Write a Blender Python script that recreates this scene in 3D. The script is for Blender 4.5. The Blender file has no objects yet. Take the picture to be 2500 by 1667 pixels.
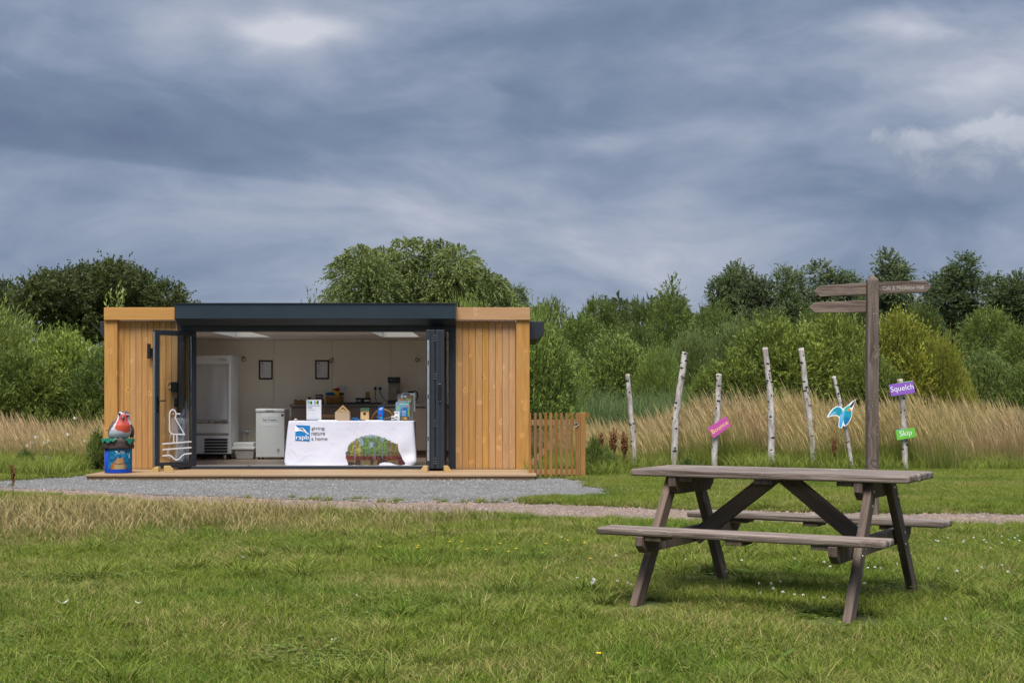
import bpy, bmesh, math, random
import numpy as np
from mathutils import Vector, Matrix, Euler

# ------------------------------------------------------------------ camera, sky, sun, exposure
scn = bpy.context.scene
COL = scn.collection
F = 3461.7                      # focal length in photograph pixels (2500 wide)
HZ = 971.0                      # horizon row
EYE = 1.216                     # eye height

cam = bpy.data.cameras.new('camera')
cam.sensor_width = 36.0
cam.lens = 36.0 * F / 2500.0
cam.shift_y = (HZ - 833.5) / 2500.0
cam.clip_start = 0.1
cam.clip_end = 3000.0
camo = bpy.data.objects.new('camera', cam)
camo.location = (0, 0, EYE)
camo.rotation_euler = (math.radians(90), 0, 0)
COL.objects.link(camo)
scn.camera = camo

SUN_EL, SUN_AZ = 64.0, 190.0    # degrees; azimuth from +Y clockwise, so the sun is behind the camera
SUN_POWER, SUN_ANGLE = 1.45, 32.0
SKY_STRENGTH = 0.05
EXPOSURE = 2.05

scn.view_settings.view_transform = 'Standard'
scn.view_settings.look = 'None'
scn.view_settings.gamma = 1.0
scn.view_settings.use_curve_mapping = False
scn.view_settings.exposure = EXPOSURE
scn.render.engine = 'CYCLES'
scn.cycles.max_bounces = 9
scn.cycles.diffuse_bounces = 7
scn.cycles.transparent_max_bounces = 12
scn.cycles.use_denoising = True

sun = bpy.data.lights.new('sun', 'SUN')
sun.energy = SUN_POWER
sun.angle = math.radians(SUN_ANGLE)
sun.color = (1.0, 0.95, 0.87)
suno = bpy.data.objects.new('sun', sun)
ds = Vector((math.sin(math.radians(SUN_AZ)) * math.cos(math.radians(SUN_EL)),
             math.cos(math.radians(SUN_AZ)) * math.cos(math.radians(SUN_EL)),
             math.sin(math.radians(SUN_EL))))
suno.rotation_euler = ds.to_track_quat('Z', 'Y').to_euler()
suno.location = ds * 60
COL.objects.link(suno)


class NT:
    """small helper to wire nodes"""
    def __init__(s, tree):
        s.t = tree
        s.t.nodes.clear()

    def n(s, typ, **kw):
        nd = s.t.nodes.new(typ)
        ins = kw.pop('ins', {})
        for k, v in kw.items():
            setattr(nd, k, v)
        for k, v in ins.items():
            s.set(nd.inputs[k], v)
        return nd

    def set(s, sock, v):
        if hasattr(v, 'links') and hasattr(v, 'node'):
            s.t.links.new(v, sock)
        else:
            if isinstance(v, (tuple, list)) and len(v) == 3 and sock.type == 'RGBA':
                v = (*v, 1.0)
            sock.default_value = v

    def math(s, op, a, b=None, c=None, clamp=False):
        nd = s.n('ShaderNodeMath', operation=op, use_clamp=clamp)
        s.set(nd.inputs[0], a)
        if b is not None: s.set(nd.inputs[1], b)
        if c is not None: s.set(nd.inputs[2], c)
        return nd.outputs[0]

    def vmath(s, op, a, b=None):
        nd = s.n('ShaderNodeVectorMath', operation=op)
        s.set(nd.inputs[0], a)
        if b is not None: s.set(nd.inputs[1], b)
        return nd.outputs[0]

    def noise(s, vec, scale=1.0, detail=4.0, rough=0.55, dist=0.0):
        nd = s.n('ShaderNodeTexNoise', ins={'Scale': scale, 'Detail': detail, 'Roughness': rough, 'Distortion': dist})
        if vec is not None: s.set(nd.inputs['Vector'], vec)
        return nd.outputs[0]

    def mapr(s, v, a, b, c=0.0, d=1.0, smooth=False):
        nd = s.n('ShaderNodeMapRange', interpolation_type='SMOOTHSTEP' if smooth else 'LINEAR')
        for k, x in zip((0, 1, 2, 3, 4), (v, a, b, c, d)): s.set(nd.inputs[k], x)
        return nd.outputs[0]

    def mix(s, f, a, b, blend='MIX'):
        nd = s.n('ShaderNodeMix', data_type='RGBA', blend_type=blend)
        s.set(nd.inputs[0], f); s.set(nd.inputs[6], a); s.set(nd.inputs[7], b)
        return nd.outputs[2]

    def ramp(s, f, stops, interp='LINEAR'):
        nd = s.n('ShaderNodeValToRGB')
        cr = nd.color_ramp
        cr.interpolation = interp
        while len(cr.elements) < len(stops): cr.elements.new(0.5)
        for e, (p, c) in zip(cr.elements, stops):
            e.position = p
            e.color = (*c, 1.0)
        s.set(nd.inputs[0], f)
        return nd.outputs[0]

    def comb(s, x, y, z):
        nd = s.n('ShaderNodeCombineXYZ')
        for i, v in enumerate((x, y, z)): s.set(nd.inputs[i], v)
        return nd.outputs[0]

    def sep(s, v):
        nd = s.n('ShaderNodeSeparateXYZ')
        s.set(nd.inputs[0], v)
        return nd.outputs


def lin(r, g, b):
    """sRGB 0-255 to linear"""
    f = lambda c: (c / 255 / 12.92) if c / 255 <= 0.04045 else ((c / 255 + 0.055) / 1.055) ** 2.4
    return (f(r), f(g), f(b))


# ---- world: an overcast evening sky, cloud layers over a Nishita sky
world = bpy.data.worlds.new('World')
scn.world = world
world.use_nodes = True
w = NT(world.node_tree)
sky = w.n('ShaderNodeTexSky', sky_type='NISHITA', sun_disc=False)
sky.sun_elevation = math.radians(SUN_EL)
sky.sun_rotation = math.radians(SUN_AZ)
tc = w.n('ShaderNodeTexCoord').outputs['Generated']
dx, dy, dz = w.sep(tc)
az = w.math('ARCTAN2', dx, dy)
el = w.math('ARCSINE', dz)
flat = w.comb(w.math('MULTIPLY', dx, 1.0), w.math('MULTIPLY', dy, 1.0), w.math('MULTIPLY', w.math('ADD', dz, w.math('MULTIPLY', dx, 0.06)), 2.7))
warp = w.noise(flat, 3.0, 3.0, 0.5)
flat2 = w.vmath('ADD', flat, w.comb(w.math('MULTIPLY', warp, 0.15), w.math('MULTIPLY', warp, 0.1), w.math('MULTIPLY', warp, 0.22)))
big = w.noise(flat2, 3.1, 3.0, 0.5, 0.15)
mid = w.noise(flat2, 7.0, 8.0, 0.55, 0.25)
fine = w.noise(flat2, 24.0, 6.0, 0.55, 0.2)


def ae(u, v):
    a = math.atan((u - 1250) / F)
    return a, math.atan((HZ - v) / F * math.cos(a))


def blob(u, v, su, sv, amp, tilt=0.0):
    a, e = ae(u, v)
    X = w.math('SUBTRACT', az, a)
    Y = w.math('SUBTRACT', w.math('SUBTRACT', el, e), w.math('MULTIPLY', X, tilt))
    X = w.math('DIVIDE', X, su / F)
    Y = w.math('DIVIDE', Y, sv / F)
    q = w.math('ADD', w.math('MULTIPLY', X, X), w.math('MULTIPLY', Y, Y))
    return w.math('MULTIPLY', w.math('EXPONENT', w.math('MULTIPLY', q, -1.0)), amp)


val = w.math('ADD', w.math('MULTIPLY', w.math('SUBTRACT', big, 0.5), 0.95), w.math('MULTIPLY', w.math('SUBTRACT', mid, 0.5), 0.80))
val = w.math('ADD', val, w.math('MULTIPLY', w.math('SUBTRACT', fine, 0.5), 0.20))
val = w.math('MULTIPLY', val, 1.12)
nz = w.math('ADD', 0.45, w.math('MULTIPLY', mid, 1.1))
bl = None
for b in ((735, 72, 125, 36, 0.55, 0.0), (735, 80, 260, 80, 0.14, 0.0), (470, 90, 420, 60, 0.06, -.05), (1120, 200, 260, 90, 0.13, 0.0), (2120, 55, 190, 30, 0.25, 0.08),
          (2280, 75, 110, 22, 0.2, -.1), (2250, 90, 420, 110, 0.14, 0.0), (1500, 345, 110, 24, 0.19, 0.0), (1800, 318, 330, 34, 0.12, 0.1),
          (620, 290, 640, 120, -0.20, -.06), (1500, 240, 500, 90, -0.15, 0.0), (2150, 480, 330, 60, -0.14, -.05),
          (60, 420, 300, 40, 0.09, -.03), (60, 520, 260, 45, 0.08, 0.0), (250, 30, 260, 40, .05, 0), (900, 15, 300, 30, .07, 0), (1700, 190, 420, 40, .10, .12), (2400, 200, 200, 60, .08, .2), (640, 545, 420, 50, 0.07, 0.0), (1580, 500, 110, 22, 0.08, 0.0), (1450, 80, 130, 50, -.1, 0), (1800, 75, 210, 45, -.1, 0),
          (0, 300, 250, 150, -0.07, 0.0), (1700, 590, 700, 90, 0.06, 0.0)):
    g = blob(*b)
    bl = g if bl is None else w.math('ADD', bl, g)
val = w.math('ADD', val, w.math('MULTIPLY', bl, nz))
# crisp under-edge of the dark cloud bank at the left
a0_, e0_ = ae(0, 352)
tl_ = w.math('SUBTRACT', el, w.math('ADD', e0_ - 0.004, w.math('MULTIPLY', w.math('SUBTRACT', az, a0_), -0.085)))
tl_ = w.math('ADD', tl_, w.math('MULTIPLY', w.math('SUBTRACT', mid, 0.5), 0.006))
edge_ = w.math('MULTIPLY', w.mapr(tl_, 0.0, 0.006, 0, 1, True), w.math('EXPONENT', w.math('MULTIPLY', w.math('POWER', w.math('DIVIDE', tl_, 0.05), 2.0), -1.0)))
edge_ = w.math('MULTIPLY', edge_, w.mapr(az, -0.20, -0.02, 1, 0, True))
val = w.math('SUBTRACT', val, w.math('MULTIPLY', edge_, 0.15))
hor = w.mapr(el, 0.0, 0.17, 0.20, 0.0, True)             # thinner, paler towards the horizon
val = w.math('ADD', w.math('ADD', val, hor), 0.45)
cloud = w.ramp(val, [(0.05, lin(102, 118, 146)), (0.30, lin(119, 136, 162)), (0.50, lin(144, 157, 180)), (0.70, lin(169, 177, 195)),
                     (1.0, lin(205, 208, 219))])
# the cumulus low on the right
a, e = ae(2460, 372)
cn = w.noise(w.comb(w.math('MULTIPLY', az, 26.0), w.math('MULTIPLY', el, 34.0), 0.7), 1.0, 6.0, 0.6, 0.3)
cq = w.math('ADD', blob(2450, 375, 200, 104, 1.15), blob(2230, 380, 120, 66, 0.70, -0.3))
cq = w.math('ADD', cq, w.math('MULTIPLY', w.math('SUBTRACT', cn, 0.5), 1.1))
cm = w.mapr(cq, 0.40, 0.70, 0.0, 0.85, True)
ccol = w.mix(w.mapr(w.math('ADD', el, w.math('MULTIPLY', w.math('SUBTRACT', cn, 0.5), 0.08)), ae(2460, 450)[1], ae(2460, 290)[1], 0, 1, True), lin(134, 147, 170), lin(196, 201, 212))
cloud = w.mix(cm, cloud, ccol)
# an overcast sky is brighter overhead than along the horizon
zen = w.math('ADD', 1.0, w.math('MULTIPLY', w.mapr(dz, 0.25, 1.0, 0.0, 1.0, True), 2.0))
gain = 1.0 / (SKY_STRENGTH * 2 ** EXPOSURE)
cl = w.vmath('SCALE', cloud)
w.set(cl.node.inputs['Scale'], w.math('MULTIPLY', zen, gain))
mixed = w.mix(0.985, sky.outputs[0], cl)
bg = w.n('ShaderNodeBackground', ins={'Color': mixed, 'Strength': SKY_STRENGTH})
wo = w.n('ShaderNodeOutputWorld', ins={'Surface': bg.outputs[0]})


# ------------------------------------------------------------------ geometry helpers
def P(u, v, d):
    """point of the place seen at photograph pixel (u, v) at distance d"""
    return Vector(((u - 1250) / F * d, d, EYE + (HZ - v) / F * d))


def G(u, v):
    """ground point seen at (u, v)"""
    d = EYE * F / (v - HZ)
    return Vector(((u - 1250) / F * d, d, 0.0))


def PX(u, d): return (u - 1250) / F * d
def PZ(v, d): return EYE + (HZ - v) / F * d


def tag(o, label=None, cat=None, group=None, kind=None):
    if label: o['label'] = label
    if cat: o['category'] = cat
    if group: o['group'] = group
    if kind: o['kind'] = kind
    return o


def empty(name, loc, label, cat, group=None, rz=0.0):
    o = bpy.data.objects.new(name, None)
    o.empty_display_size = 0.2
    o.location = loc
    o.rotation_euler = (0, 0, rz)
    COL.objects.link(o)
    return tag(o, label, cat, group)


def link(name, me, parent=None, loc=None, rot=None, scale=None):
    o = bpy.data.objects.new(name, me)
    COL.objects.link(o)
    if parent is not None: o.parent = parent
    if loc is not None: o.location = loc
    if rot is not None: o.rotation_euler = rot
    if scale is not None: o.scale = scale
    return o


class MB:
    """collects simple solids and links them as ONE mesh object"""
    def __init__(s):
        s.v, s.f, s.m, s.sm = [], [], [], []

    def add(s, vs, fs, mat=0, smooth=False, M=None):
        k = len(s.v)
        for p in vs:
            p = Vector(p)
            s.v.append(tuple(M @ p) if M is not None else tuple(p))
        for f in fs:
            s.f.append(tuple(i + k for i in f)); s.m.append(mat); s.sm.append(smooth)
        return s

    def box(s, c, size, mat=0, rot=None):
        x, y, z = (h / 2 for h in size)
        vs = [(-x, -y, -z), (x, -y, -z), (x, y, -z), (-x, y, -z), (-x, -y, z), (x, -y, z), (x, y, z), (-x, y, z)]
        fs = [(3, 2, 1, 0), (4, 5, 6, 7), (0, 1, 5, 4), (1, 2, 6, 5), (2, 3, 7, 6), (3, 0, 4, 7)]
        M = Matrix.Translation(c)
        if rot is not None: M = M @ (rot if isinstance(rot, Matrix) else Euler(rot).to_matrix().to_4x4())
        return s.add(vs, fs, mat, False, M)

    def lohi(s, a, b, mat=0):
        a, b = Vector(a), Vector(b)
        return s.box((a + b) / 2, [abs(b[i] - a[i]) for i in range(3)], mat)

    def cyl(s, a, b, r0, r1=None, n=16, mat=0, smooth=True, caps=True):
        return s.tube([a, b], [r0, r0 if r1 is None else r1], n, mat, smooth, caps)

    def tube(s, path, rad, n=8, mat=0, smooth=True, caps=True):
        path = [Vector(p) for p in path]
        k = len(path)
        vs, fs = [], []
        up = None
        for i, p in enumerate(path):
            t = (path[min(i + 1, k - 1)] - path[max(i - 1, 0)]).normalized()
            if up is None: up = Vector((0, 0, 1)) if abs(t.z) < 0.9 else Vector((0, 1, 0))
            x = t.cross(up).normalized(); y = x.cross(t).normalized()
            up = y
            r = rad[i] if hasattr(rad, '__len__') else rad
            for j in range(n):
                a = 2 * math.pi * j / n
                vs.append(p + x * (r * math.cos(a)) + y * (r * math.sin(a)))
        for i in range(k - 1):
            for j in range(n):
                fs.append((i * n + j, i * n + (j + 1) % n, (i + 1) * n + (j + 1) % n, (i + 1) * n + j))
        s.add(vs, fs, mat, smooth)
        if caps:
            s.add(vs[:n], [tuple(range(n))[::-1]], mat, False)
            s.add(vs[-n:], [tuple(range(n))], mat, False)
        return s

    def lathe(s, prof, n=24, mat=0, c=(0, 0, 0), smooth=True, sx=1.0, sy=1.0):
        vs, fs = [], []
        for r, z in prof:
            for j in range(n):
                a = 2 * math.pi * j / n
                vs.append((c[0] + r * math.cos(a) * sx, c[1] + r * math.sin(a) * sy, c[2] + z))
        for i in range(len(prof) - 1):
            for j in range(n):
                fs.append((i * n + j, i * n + (j + 1) % n, (i + 1) * n + (j + 1) % n, (i + 1) * n + j))
        fs.append(tuple(range(n))[::-1])
        fs.append(tuple(range((len(prof) - 1) * n, len(prof) * n)))
        return s.add(vs, fs, mat, smooth)

    def prism(s, poly, y0, y1, mat=0, plane='XZ', M=None):
        """extrude a 2-D outline: XZ outlines are extruded along y, XY along z, YZ along x"""
        n = len(poly)
        def pt(p, t):
            if plane == 'XZ': return (p[0], t, p[1])
            if plane == 'XY': return (p[0], p[1], t)
            return (t, p[0], p[1])
        vs = [pt(p, y0) for p in poly] + [pt(p, y1) for p in poly]
        fs = [tuple(range(n)), tuple(range(2 * n - 1, n - 1, -1))]
        fs += [(i, i + n, (i + 1) % n + n, (i + 1) % n) for i in range(n)]
        return s.add(vs, fs, mat, False, M)

    def sphere(s, c, r, n=16, m=10, mat=0, M=None):
        r = r if hasattr(r, '__len__') else (r, r, r)
        vs, fs = [], []
        for i in range(m + 1):
            t = math.pi * i / m
            for j in range(n):
                a = 2 * math.pi * j / n
                vs.append((c[0] + r[0] * math.sin(t) * math.cos(a), c[1] + r[1] * math.sin(t) * math.sin(a), c[2] + r[2] * math.cos(t)))
        for i in range(m):
            for j in range(n):
                fs.append((i * n + j, (i + 1) * n + j, (i + 1) * n + (j + 1) % n, i * n + (j + 1) % n))
        return s.add(vs, fs, mat, True, M)

    def mesh(s, name, mats):
        me = bpy.data.meshes.new(name)
        me.from_pydata(s.v, [], s.f)
        mats = mats if isinstance(mats, (list, tuple)) else [mats]
        for m in mats: me.materials.append(m)
        me.polygons.foreach_set('material_index', s.m)
        me.polygons.foreach_set('use_smooth', s.sm)
        bm = bmesh.new(); bm.from_mesh(me)
        bmesh.ops.remove_doubles(bm, verts=bm.verts, dist=1e-6)
        bmesh.ops.recalc_face_normals(bm, faces=bm.faces)
        bm.to_mesh(me); bm.free()
        me.update()
        return me

    def build(s, name, mats, parent=None, loc=None, rot=None, bevel=0.0, seg=2):
        o = link(name, s.mesh(name, mats), parent, loc, rot)
        if bevel: bev(o, bevel, seg)
        return o


def bev(o, wd, seg=2):
    m = o.modifiers.new('bevel', 'BEVEL')
    m.width = wd; m.segments = seg; m.limit_method = 'ANGLE'; m.angle_limit = math.radians(40)
    return o


def board(name, size, mat, parent, loc, rot=None, bevel=0.004, seg=2):
    return MB().box((0, 0, 0), size).build(name, mat, parent, loc, rot, bevel, seg)


def text(name, body, cx, cz, wd, mat, parent, y, rot=0.0, ht=None, depth=0.001, align_tilt=None, wire=False):
    """flat lettering facing the camera side (-y), fitted to width wd, centred on (cx, cz)"""
    cu = bpy.data.curves.new(name, 'FONT')
    cu.body = body
    cu.size = 1.0
    cu.extrude = 0.0
    cu.resolution_u = 4
    if wire: cu.offset = 0.012
    tmp = bpy.data.objects.new('lettering', cu)
    COL.objects.link(tmp)
    dg = bpy.context.evaluated_depsgraph_get()
    me = bpy.data.meshes.new_from_object(tmp.evaluated_get(dg))
    bpy.data.objects.remove(tmp)
    n = len(me.vertices)
    co = np.zeros(n * 3); me.vertices.foreach_get('co', co); co = co.reshape(-1, 3)
    lo, hi = co.min(0), co.max(0)
    sx = wd / (hi[0] - lo[0])
    sz = sx if ht is None else ht / (hi[1] - lo[1])
    x = (co[:, 0] - (lo[0] + hi[0]) / 2) * sx
    z = (co[:, 1] - (lo[1] + hi[1]) / 2) * sz
    c, s_ = math.cos(rot), math.sin(rot)
    out = np.stack([cx + x * c - z * s_, np.full(n, y), cz + x * s_ + z * c], 1)
    me.vertices.foreach_set('co', out.ravel())
    me.materials.clear(); me.materials.append(mat)
    me.update()
    return link(name, me, parent)


def from_arrays(name, verts, quads, mats, attrs=None, smooth=False):
    """verts (n,3), quads (m,k) numpy -> mesh, with float point attributes"""
    me = bpy.data.meshes.new(name)
    n, (m, k) = len(verts), quads.shape
    me.vertices.add(n); me.vertices.foreach_set('co', np.ascontiguousarray(verts, np.float32).ravel())
    me.loops.add(m * k); me.loops.foreach_set('vertex_index', np.ascontiguousarray(quads, np.int32).ravel())
    me.polygons.add(m); me.polygons.foreach_set('loop_start', np.arange(0, m * k, k, dtype=np.int32))
    me.polygons.foreach_set('loop_total', np.full(m, k, np.int32))
    me.update(calc_edges=True)
    for key, arr in (attrs or {}).items():
        at = me.attributes.new(key, 'FLOAT', 'POINT')
        at.data.foreach_set('value', np.ascontiguousarray(arr, np.float32))
    for mt in (mats if isinstance(mats, (list, tuple)) else [mats]): me.materials.append(mt)
    return me


# ------------------------------------------------------------------ materials
MAT = {}


def pbsdf(nt, color, rough=0.6, metal=0.0, normal=None, spec=0.4, **kw):
    b = nt.n('ShaderNodeBsdfPrincipled')
    nt.set(b.inputs['Base Color'], color); nt.set(b.inputs['Roughness'], rough); nt.set(b.inputs['Metallic'], metal)
    b.inputs['Specular IOR Level'].default_value = spec
    if normal is not None: nt.set(b.inputs['Normal'], normal)
    for k, v in kw.items(): nt.set(b.inputs[k.replace('_', ' ')], v)
    nt.n('ShaderNodeOutputMaterial', ins={'Surface': b.outputs[0]})
    return b


def new_mat(name):
    m = bpy.data.materials.new(name)
    m.use_nodes = True
    MAT[name] = m
    return m, NT(m.node_tree)


def plain(name, col, rough=0.5, metal=0.0, var=0.08, scale=14.0, bump=0.0, spec=0.4, **kw):
    """a painted or moulded surface with slight uneven wear"""
    m, t = new_mat(name)
    co = t.n('ShaderNodeTexCoord').outputs['Object']
    n1 = t.noise(co, scale, 4.0, 0.6)
    n2 = t.noise(co, scale * 0.2, 2.0)
    f = t.math('ADD', t.math('MULTIPLY', n1, 0.5), t.math('MULTIPLY', n2, 0.5))
    c = t.mix(f, tuple(x * (1 - var * 1.6) for x in col), tuple(min(1, x * (1 + var * 1.6)) for x in col))
    r = t.mapr(n1, 0.3, 0.7, max(0.02, rough - 0.06), min(1, rough + 0.06))
    nrm = None
    if bump:
        nrm = t.n('ShaderNodeBump', ins={'Height': n1, 'Strength': bump, 'Distance': 0.01}).outputs[0]
    pbsdf(t, c, r, metal, nrm, spec, **kw)
    return m


def wood(name, light, dark, axis='Z', knots=0.8, rough=0.62, rnd=0.22, grain=1.0, algae=0.0, bump=0.25, streak=24.0, lichen=0.0):
    m, t = new_mat(name)
    co = t.n('ShaderNodeTexCoord').outputs['Object']
    r = t.n('ShaderNodeObjectInfo').outputs['Random']
    x, y, z = t.sep(t.vmath('ADD', co, t.comb(t.math('MULTIPLY', r, 13.0), t.math('MULTIPLY', r, 7.0), t.math('MULTIPLY', r, 29.0))))
    if axis == 'X': a, b, c = y, z, x
    elif axis == 'Y': a, b, c = x, z, y
    else: a, b, c = x, y, z
    kw = t.math('SUBTRACT', t.noise(t.comb(t.math('MULTIPLY', a, 14.0), t.math('MULTIPLY', b, 14.0), t.math('MULTIPLY', c, 9.0)), 1.0, 3.0, 0.6), 0.5)
    kv = t.n('ShaderNodeTexVoronoi', feature='F1', ins={'Randomness': 1.0, 'Scale': 1.0,
             'Vector': t.comb(t.math('ADD', t.math('MULTIPLY', a, 4.6), t.math('MULTIPLY', kw, 0.5)), t.math('MULTIPLY', b, 0.0), t.math('ADD', t.math('MULTIPLY', c, 5.4), t.math('MULTIPLY', kw, 0.9)))})
    kpick = t.mapr(t.sep(kv.outputs['Color'])[0], 0.50, 0.52, 1.0, 0.0)
    kd = t.math('ADD', kv.outputs['Distance'], kpick)
    near = t.mapr(kd, 0.0, 0.45, 1.0, 0.0, True)
    gv = t.comb(t.math('ADD', t.math('MULTIPLY', a, streak), t.math('MULTIPLY', near, 1.6)), t.math('MULTIPLY', b, streak), t.math('MULTIPLY', c, 1.5))
    g = t.noise(gv, 1.0, 5.0, 0.62, 0.5)
    g2 = t.noise(t.comb(t.math('MULTIPLY', a, streak * 5), t.math('MULTIPLY', b, streak * 5), t.math('MULTIPLY', c, 5.0)), 1.0, 3.0, 0.6)
    f = t.math('ADD', t.math('MULTIPLY', g, 0.75), t.math('MULTIPLY', g2, 0.25))
    f = t.mapr(f, 0.5 - 0.22 / grain, 0.5 + 0.22 / grain, 0, 1)
    col = t.mix(f, dark, light)
    # knots: a pale flare with a dark brown eye
    if knots:
        halo = t.mapr(kd, 0.13, 0.32, 0.45 * knots, 0.0, True)
        col = t.mix(halo, col, tuple(min(1, x_ * 1.35) for x_ in light))
        eye = t.mapr(t.math('ADD', kd, t.math('MULTIPLY', g2, 0.08)), 0.09, 0.165, 0.85 * knots, 0.0, True)
        col = t.mix(eye, col, tuple(x_ * 0.33 for x_ in dark))
    if lichen:
        lm = t.mapr(t.noise(co, 55.0, 4.0, 0.65), 0.60, 0.68, 0.0, lichen, True)
        lm = t.math('MULTIPLY', lm, t.mapr(t.noise(co, 4.0, 2.0), 0.42, 0.62, 0, 1, True))
        col = t.mix(lm, col, (0.34, 0.33, 0.28))
    if algae:
        am = t.mapr(t.noise(co, 3.2, 4.0, 0.6), 0.55, 0.72, 0.0, algae, True)
        col = t.mix(am, col, (0.085, 0.09, 0.022))
    hv = t.n('ShaderNodeHueSaturation', ins={'Color': col, 'Value': t.mapr(r, 0, 1, 1 - rnd, 1 + rnd * 0.7),
             'Hue': t.mapr(t.math('FRACT', t.math('MULTIPLY', r, 7.31)), 0, 1, 0.497, 0.503), 'Saturation': t.mapr(t.math('FRACT', t.math('MULTIPLY', r, 3.7)), 0, 1, 0.88, 1.1)})
    nrm = t.n('ShaderNodeBump', ins={'Height': f, 'Strength': bump, 'Distance': 0.004}).outputs[0]
    pbsdf(t, hv.outputs[0], t.mapr(g, 0.3, 0.7, rough - 0.08, rough + 0.1), 0.0, nrm, 0.3)
    return m


wood('larch_upright', (0.51, 0.29, 0.115), (0.34, 0.165, 0.055), 'Z', 1.0, rnd=0.07)
wood('larch_level', (0.50, 0.285, 0.12), (0.40, 0.205, 0.078), 'X', 0.8, rnd=0.08)
wood('deck_wood', (0.34, 0.235, 0.14), (0.24, 0.155, 0.085), 'X', 0.25, rnd=0.12)
wood('gate_wood', (0.30, 0.150, 0.042), (0.18, 0.082, 0.022), 'Z', 0.35)
wood('gate_rail_wood', (0.38, 0.225, 0.09), (0.26, 0.14, 0.05), 'X', 0.3)
wood('weathered_plank', (0.275, 0.22, 0.188), (0.065, 0.045, 0.034), 'X', 0.4, 0.74, 0.16, 1.7, 0.10, 0.9, 24.0, 0.5)
wood('weathered_leg', (0.175, 0.125, 0.098), (0.055, 0.036, 0.027), 'Z', 0.35, 0.78, 0.12, 1.5, 0.45, 0.7, 22.0, 0.4)
wood('weathered_post', (0.205, 0.158, 0.13), (0.06, 0.042, 0.033), 'Z', 0.25, 0.8, 0.1, 1.7, 0.6, 0.9, 22.0, 0.9)
wood('weathered_arm', (0.20, 0.148, 0.122), (0.065, 0.043, 0.034), 'X', 0.2, 0.8, 0.15, 1.7, 0.65, 0.9, 26.0, 0.8)
wood('pale_pine', (0.72, 0.50, 0.26), (0.58, 0.36, 0.16), 'Z', 0.2, rnd=0.05)
wood('chair_beech', (0.66, 0.40, 0.21), (0.54, 0.30, 0.14), 'X', 0.0, 0.4, 0.05)
wood('wedge_wood', (0.52, 0.36, 0.13), (0.40, 0.26, 0.09), 'X', 0.0, rnd=0.1)
wood('brown_wood', (0.22, 0.115, 0.06), (0.13, 0.065, 0.035), 'X', 0.0, 0.5)

plain('dim_panel_grey', (0.36, 0.34, 0.33), 0.8)
plain('sawn_grey', (0.36, 0.29, 0.22), 0.8, 0, 0.2)
plain('sign_letter', (0.42, 0.38, 0.36), 0.8, 0, 0.3, 50)
plain('anthracite', (0.021, 0.026, 0.034), 0.45, 0.0, 0.1)
plain('anthracite_fascia', (0.017, 0.029, 0.041), 0.42, 0.0, 0.1, 4.0)
plain('black_plastic', (0.012, 0.012, 0.014), 0.4)
plain('dark_gap', (0.01, 0.009, 0.008), 0.9)
plain('cream_wall', (0.87, 0.80, 0.70), 0.7, 0, 0.03)
plain('ceiling_white', (0.82, 0.79, 0.76), 0.75, 0, 0.02)
plain('white_enamel', (0.70, 0.71, 0.74), 0.32, 0, 0.02)
plain('white_plastic', (0.74, 0.74, 0.75), 0.4, 0, 0.03)
plain('white_vinyl', (0.86, 0.86, 0.9), 0.4, 0, 0.01)
plain('white_print', (0.85, 0.86, 0.88), 0.6, 0, 0.01)
plain('paper', (0.76, 0.77, 0.82), 0.7, 0, 0.02)
plain('steel', (0.62, 0.62, 0.62), 0.28, 1.0, 0.06)
plain('galvanised', (0.55, 0.57, 0.57), 0.38, 0.9, 0.15, 30)
plain('brass', (0.42, 0.36, 0.22), 0.25, 1.0)
plain('vinyl_floor', (0.30, 0.22, 0.17), 0.35, 0, 0.15, 5)
plain('cabinet_taupe', (0.235, 0.175, 0.145), 0.45, 0, 0.04)
plain('worktop_grey', (0.16, 0.14, 0.125), 0.35, 0, 0.2, 60)
plain('mahogany', (0.055, 0.012, 0.008), 0.35, 0, 0.15)
plain('print_grey', (0.22, 0.24, 0.28), 0.7)
plain('print_black', (0.02, 0.022, 0.03), 0.7)
plain('print_navy', (0.02, 0.03, 0.10), 0.6)
plain('logo_blue', (0.0, 0.16, 0.46), 0.65, 0, 0.03)
plain('cardboard', (0.46, 0.33, 0.215), 0.8, 0, 0.06)
plain('bin_blue', (0.0, 0.05, 0.42), 0.4, 0, 0.05)
plain('log_brown', (0.045, 0.028, 0.022), 0.7, 0, 0.35, 18, 0.6)
plain('leaf_paint', (0.01, 0.16, 0.10), 0.45, 0, 0.15)
plain('gloss_black', (0.008, 0.008, 0.009), 0.12)
plain('beak_grey', (0.16, 0.13, 0.11), 0.4)
plain('roof_green', (0.05, 0.12, 0.075), 0.75, 0, 0.15, 30)
plain('bag_blue', (0.0, 0.14, 0.62), 0.35, 0, 0.2, 20)
plain('sky_blue', (0.05, 0.38, 0.72), 0.5, 0, 0.1)
plain('pink_sign', (0.52, 0.085, 0.36), 0.45, 0, 0.03)
plain('purple_sign', (0.26, 0.11, 0.50), 0.45, 0, 0.03)
plain('green_sign', (0.15, 0.50, 0.06), 0.45, 0, 0.03)
plain('yellow_print', (0.88, 0.66, 0.13), 0.6)
plain('teal_print', (0.01, 0.30, 0.42), 0.5, 0, 0.1)
plain('turquoise_print', (0.03, 0.45, 0.36), 0.5, 0, 0.1)
plain('blue_print', (0.01, 0.16, 0.40), 0.5, 0, 0.15)
plain('pale_blue_print', (0.20, 0.45, 0.68), 0.5, 0, 0.12)
plain('orange_print', (0.75, 0.26, 0.03), 0.5, 0, 0.1)
plain('lime_print', (0.33, 0.55, 0.12), 0.5, 0, 0.1)
plain('olive_print', (0.18, 0.17, 0.08), 0.5, 0, 0.1)
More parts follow.
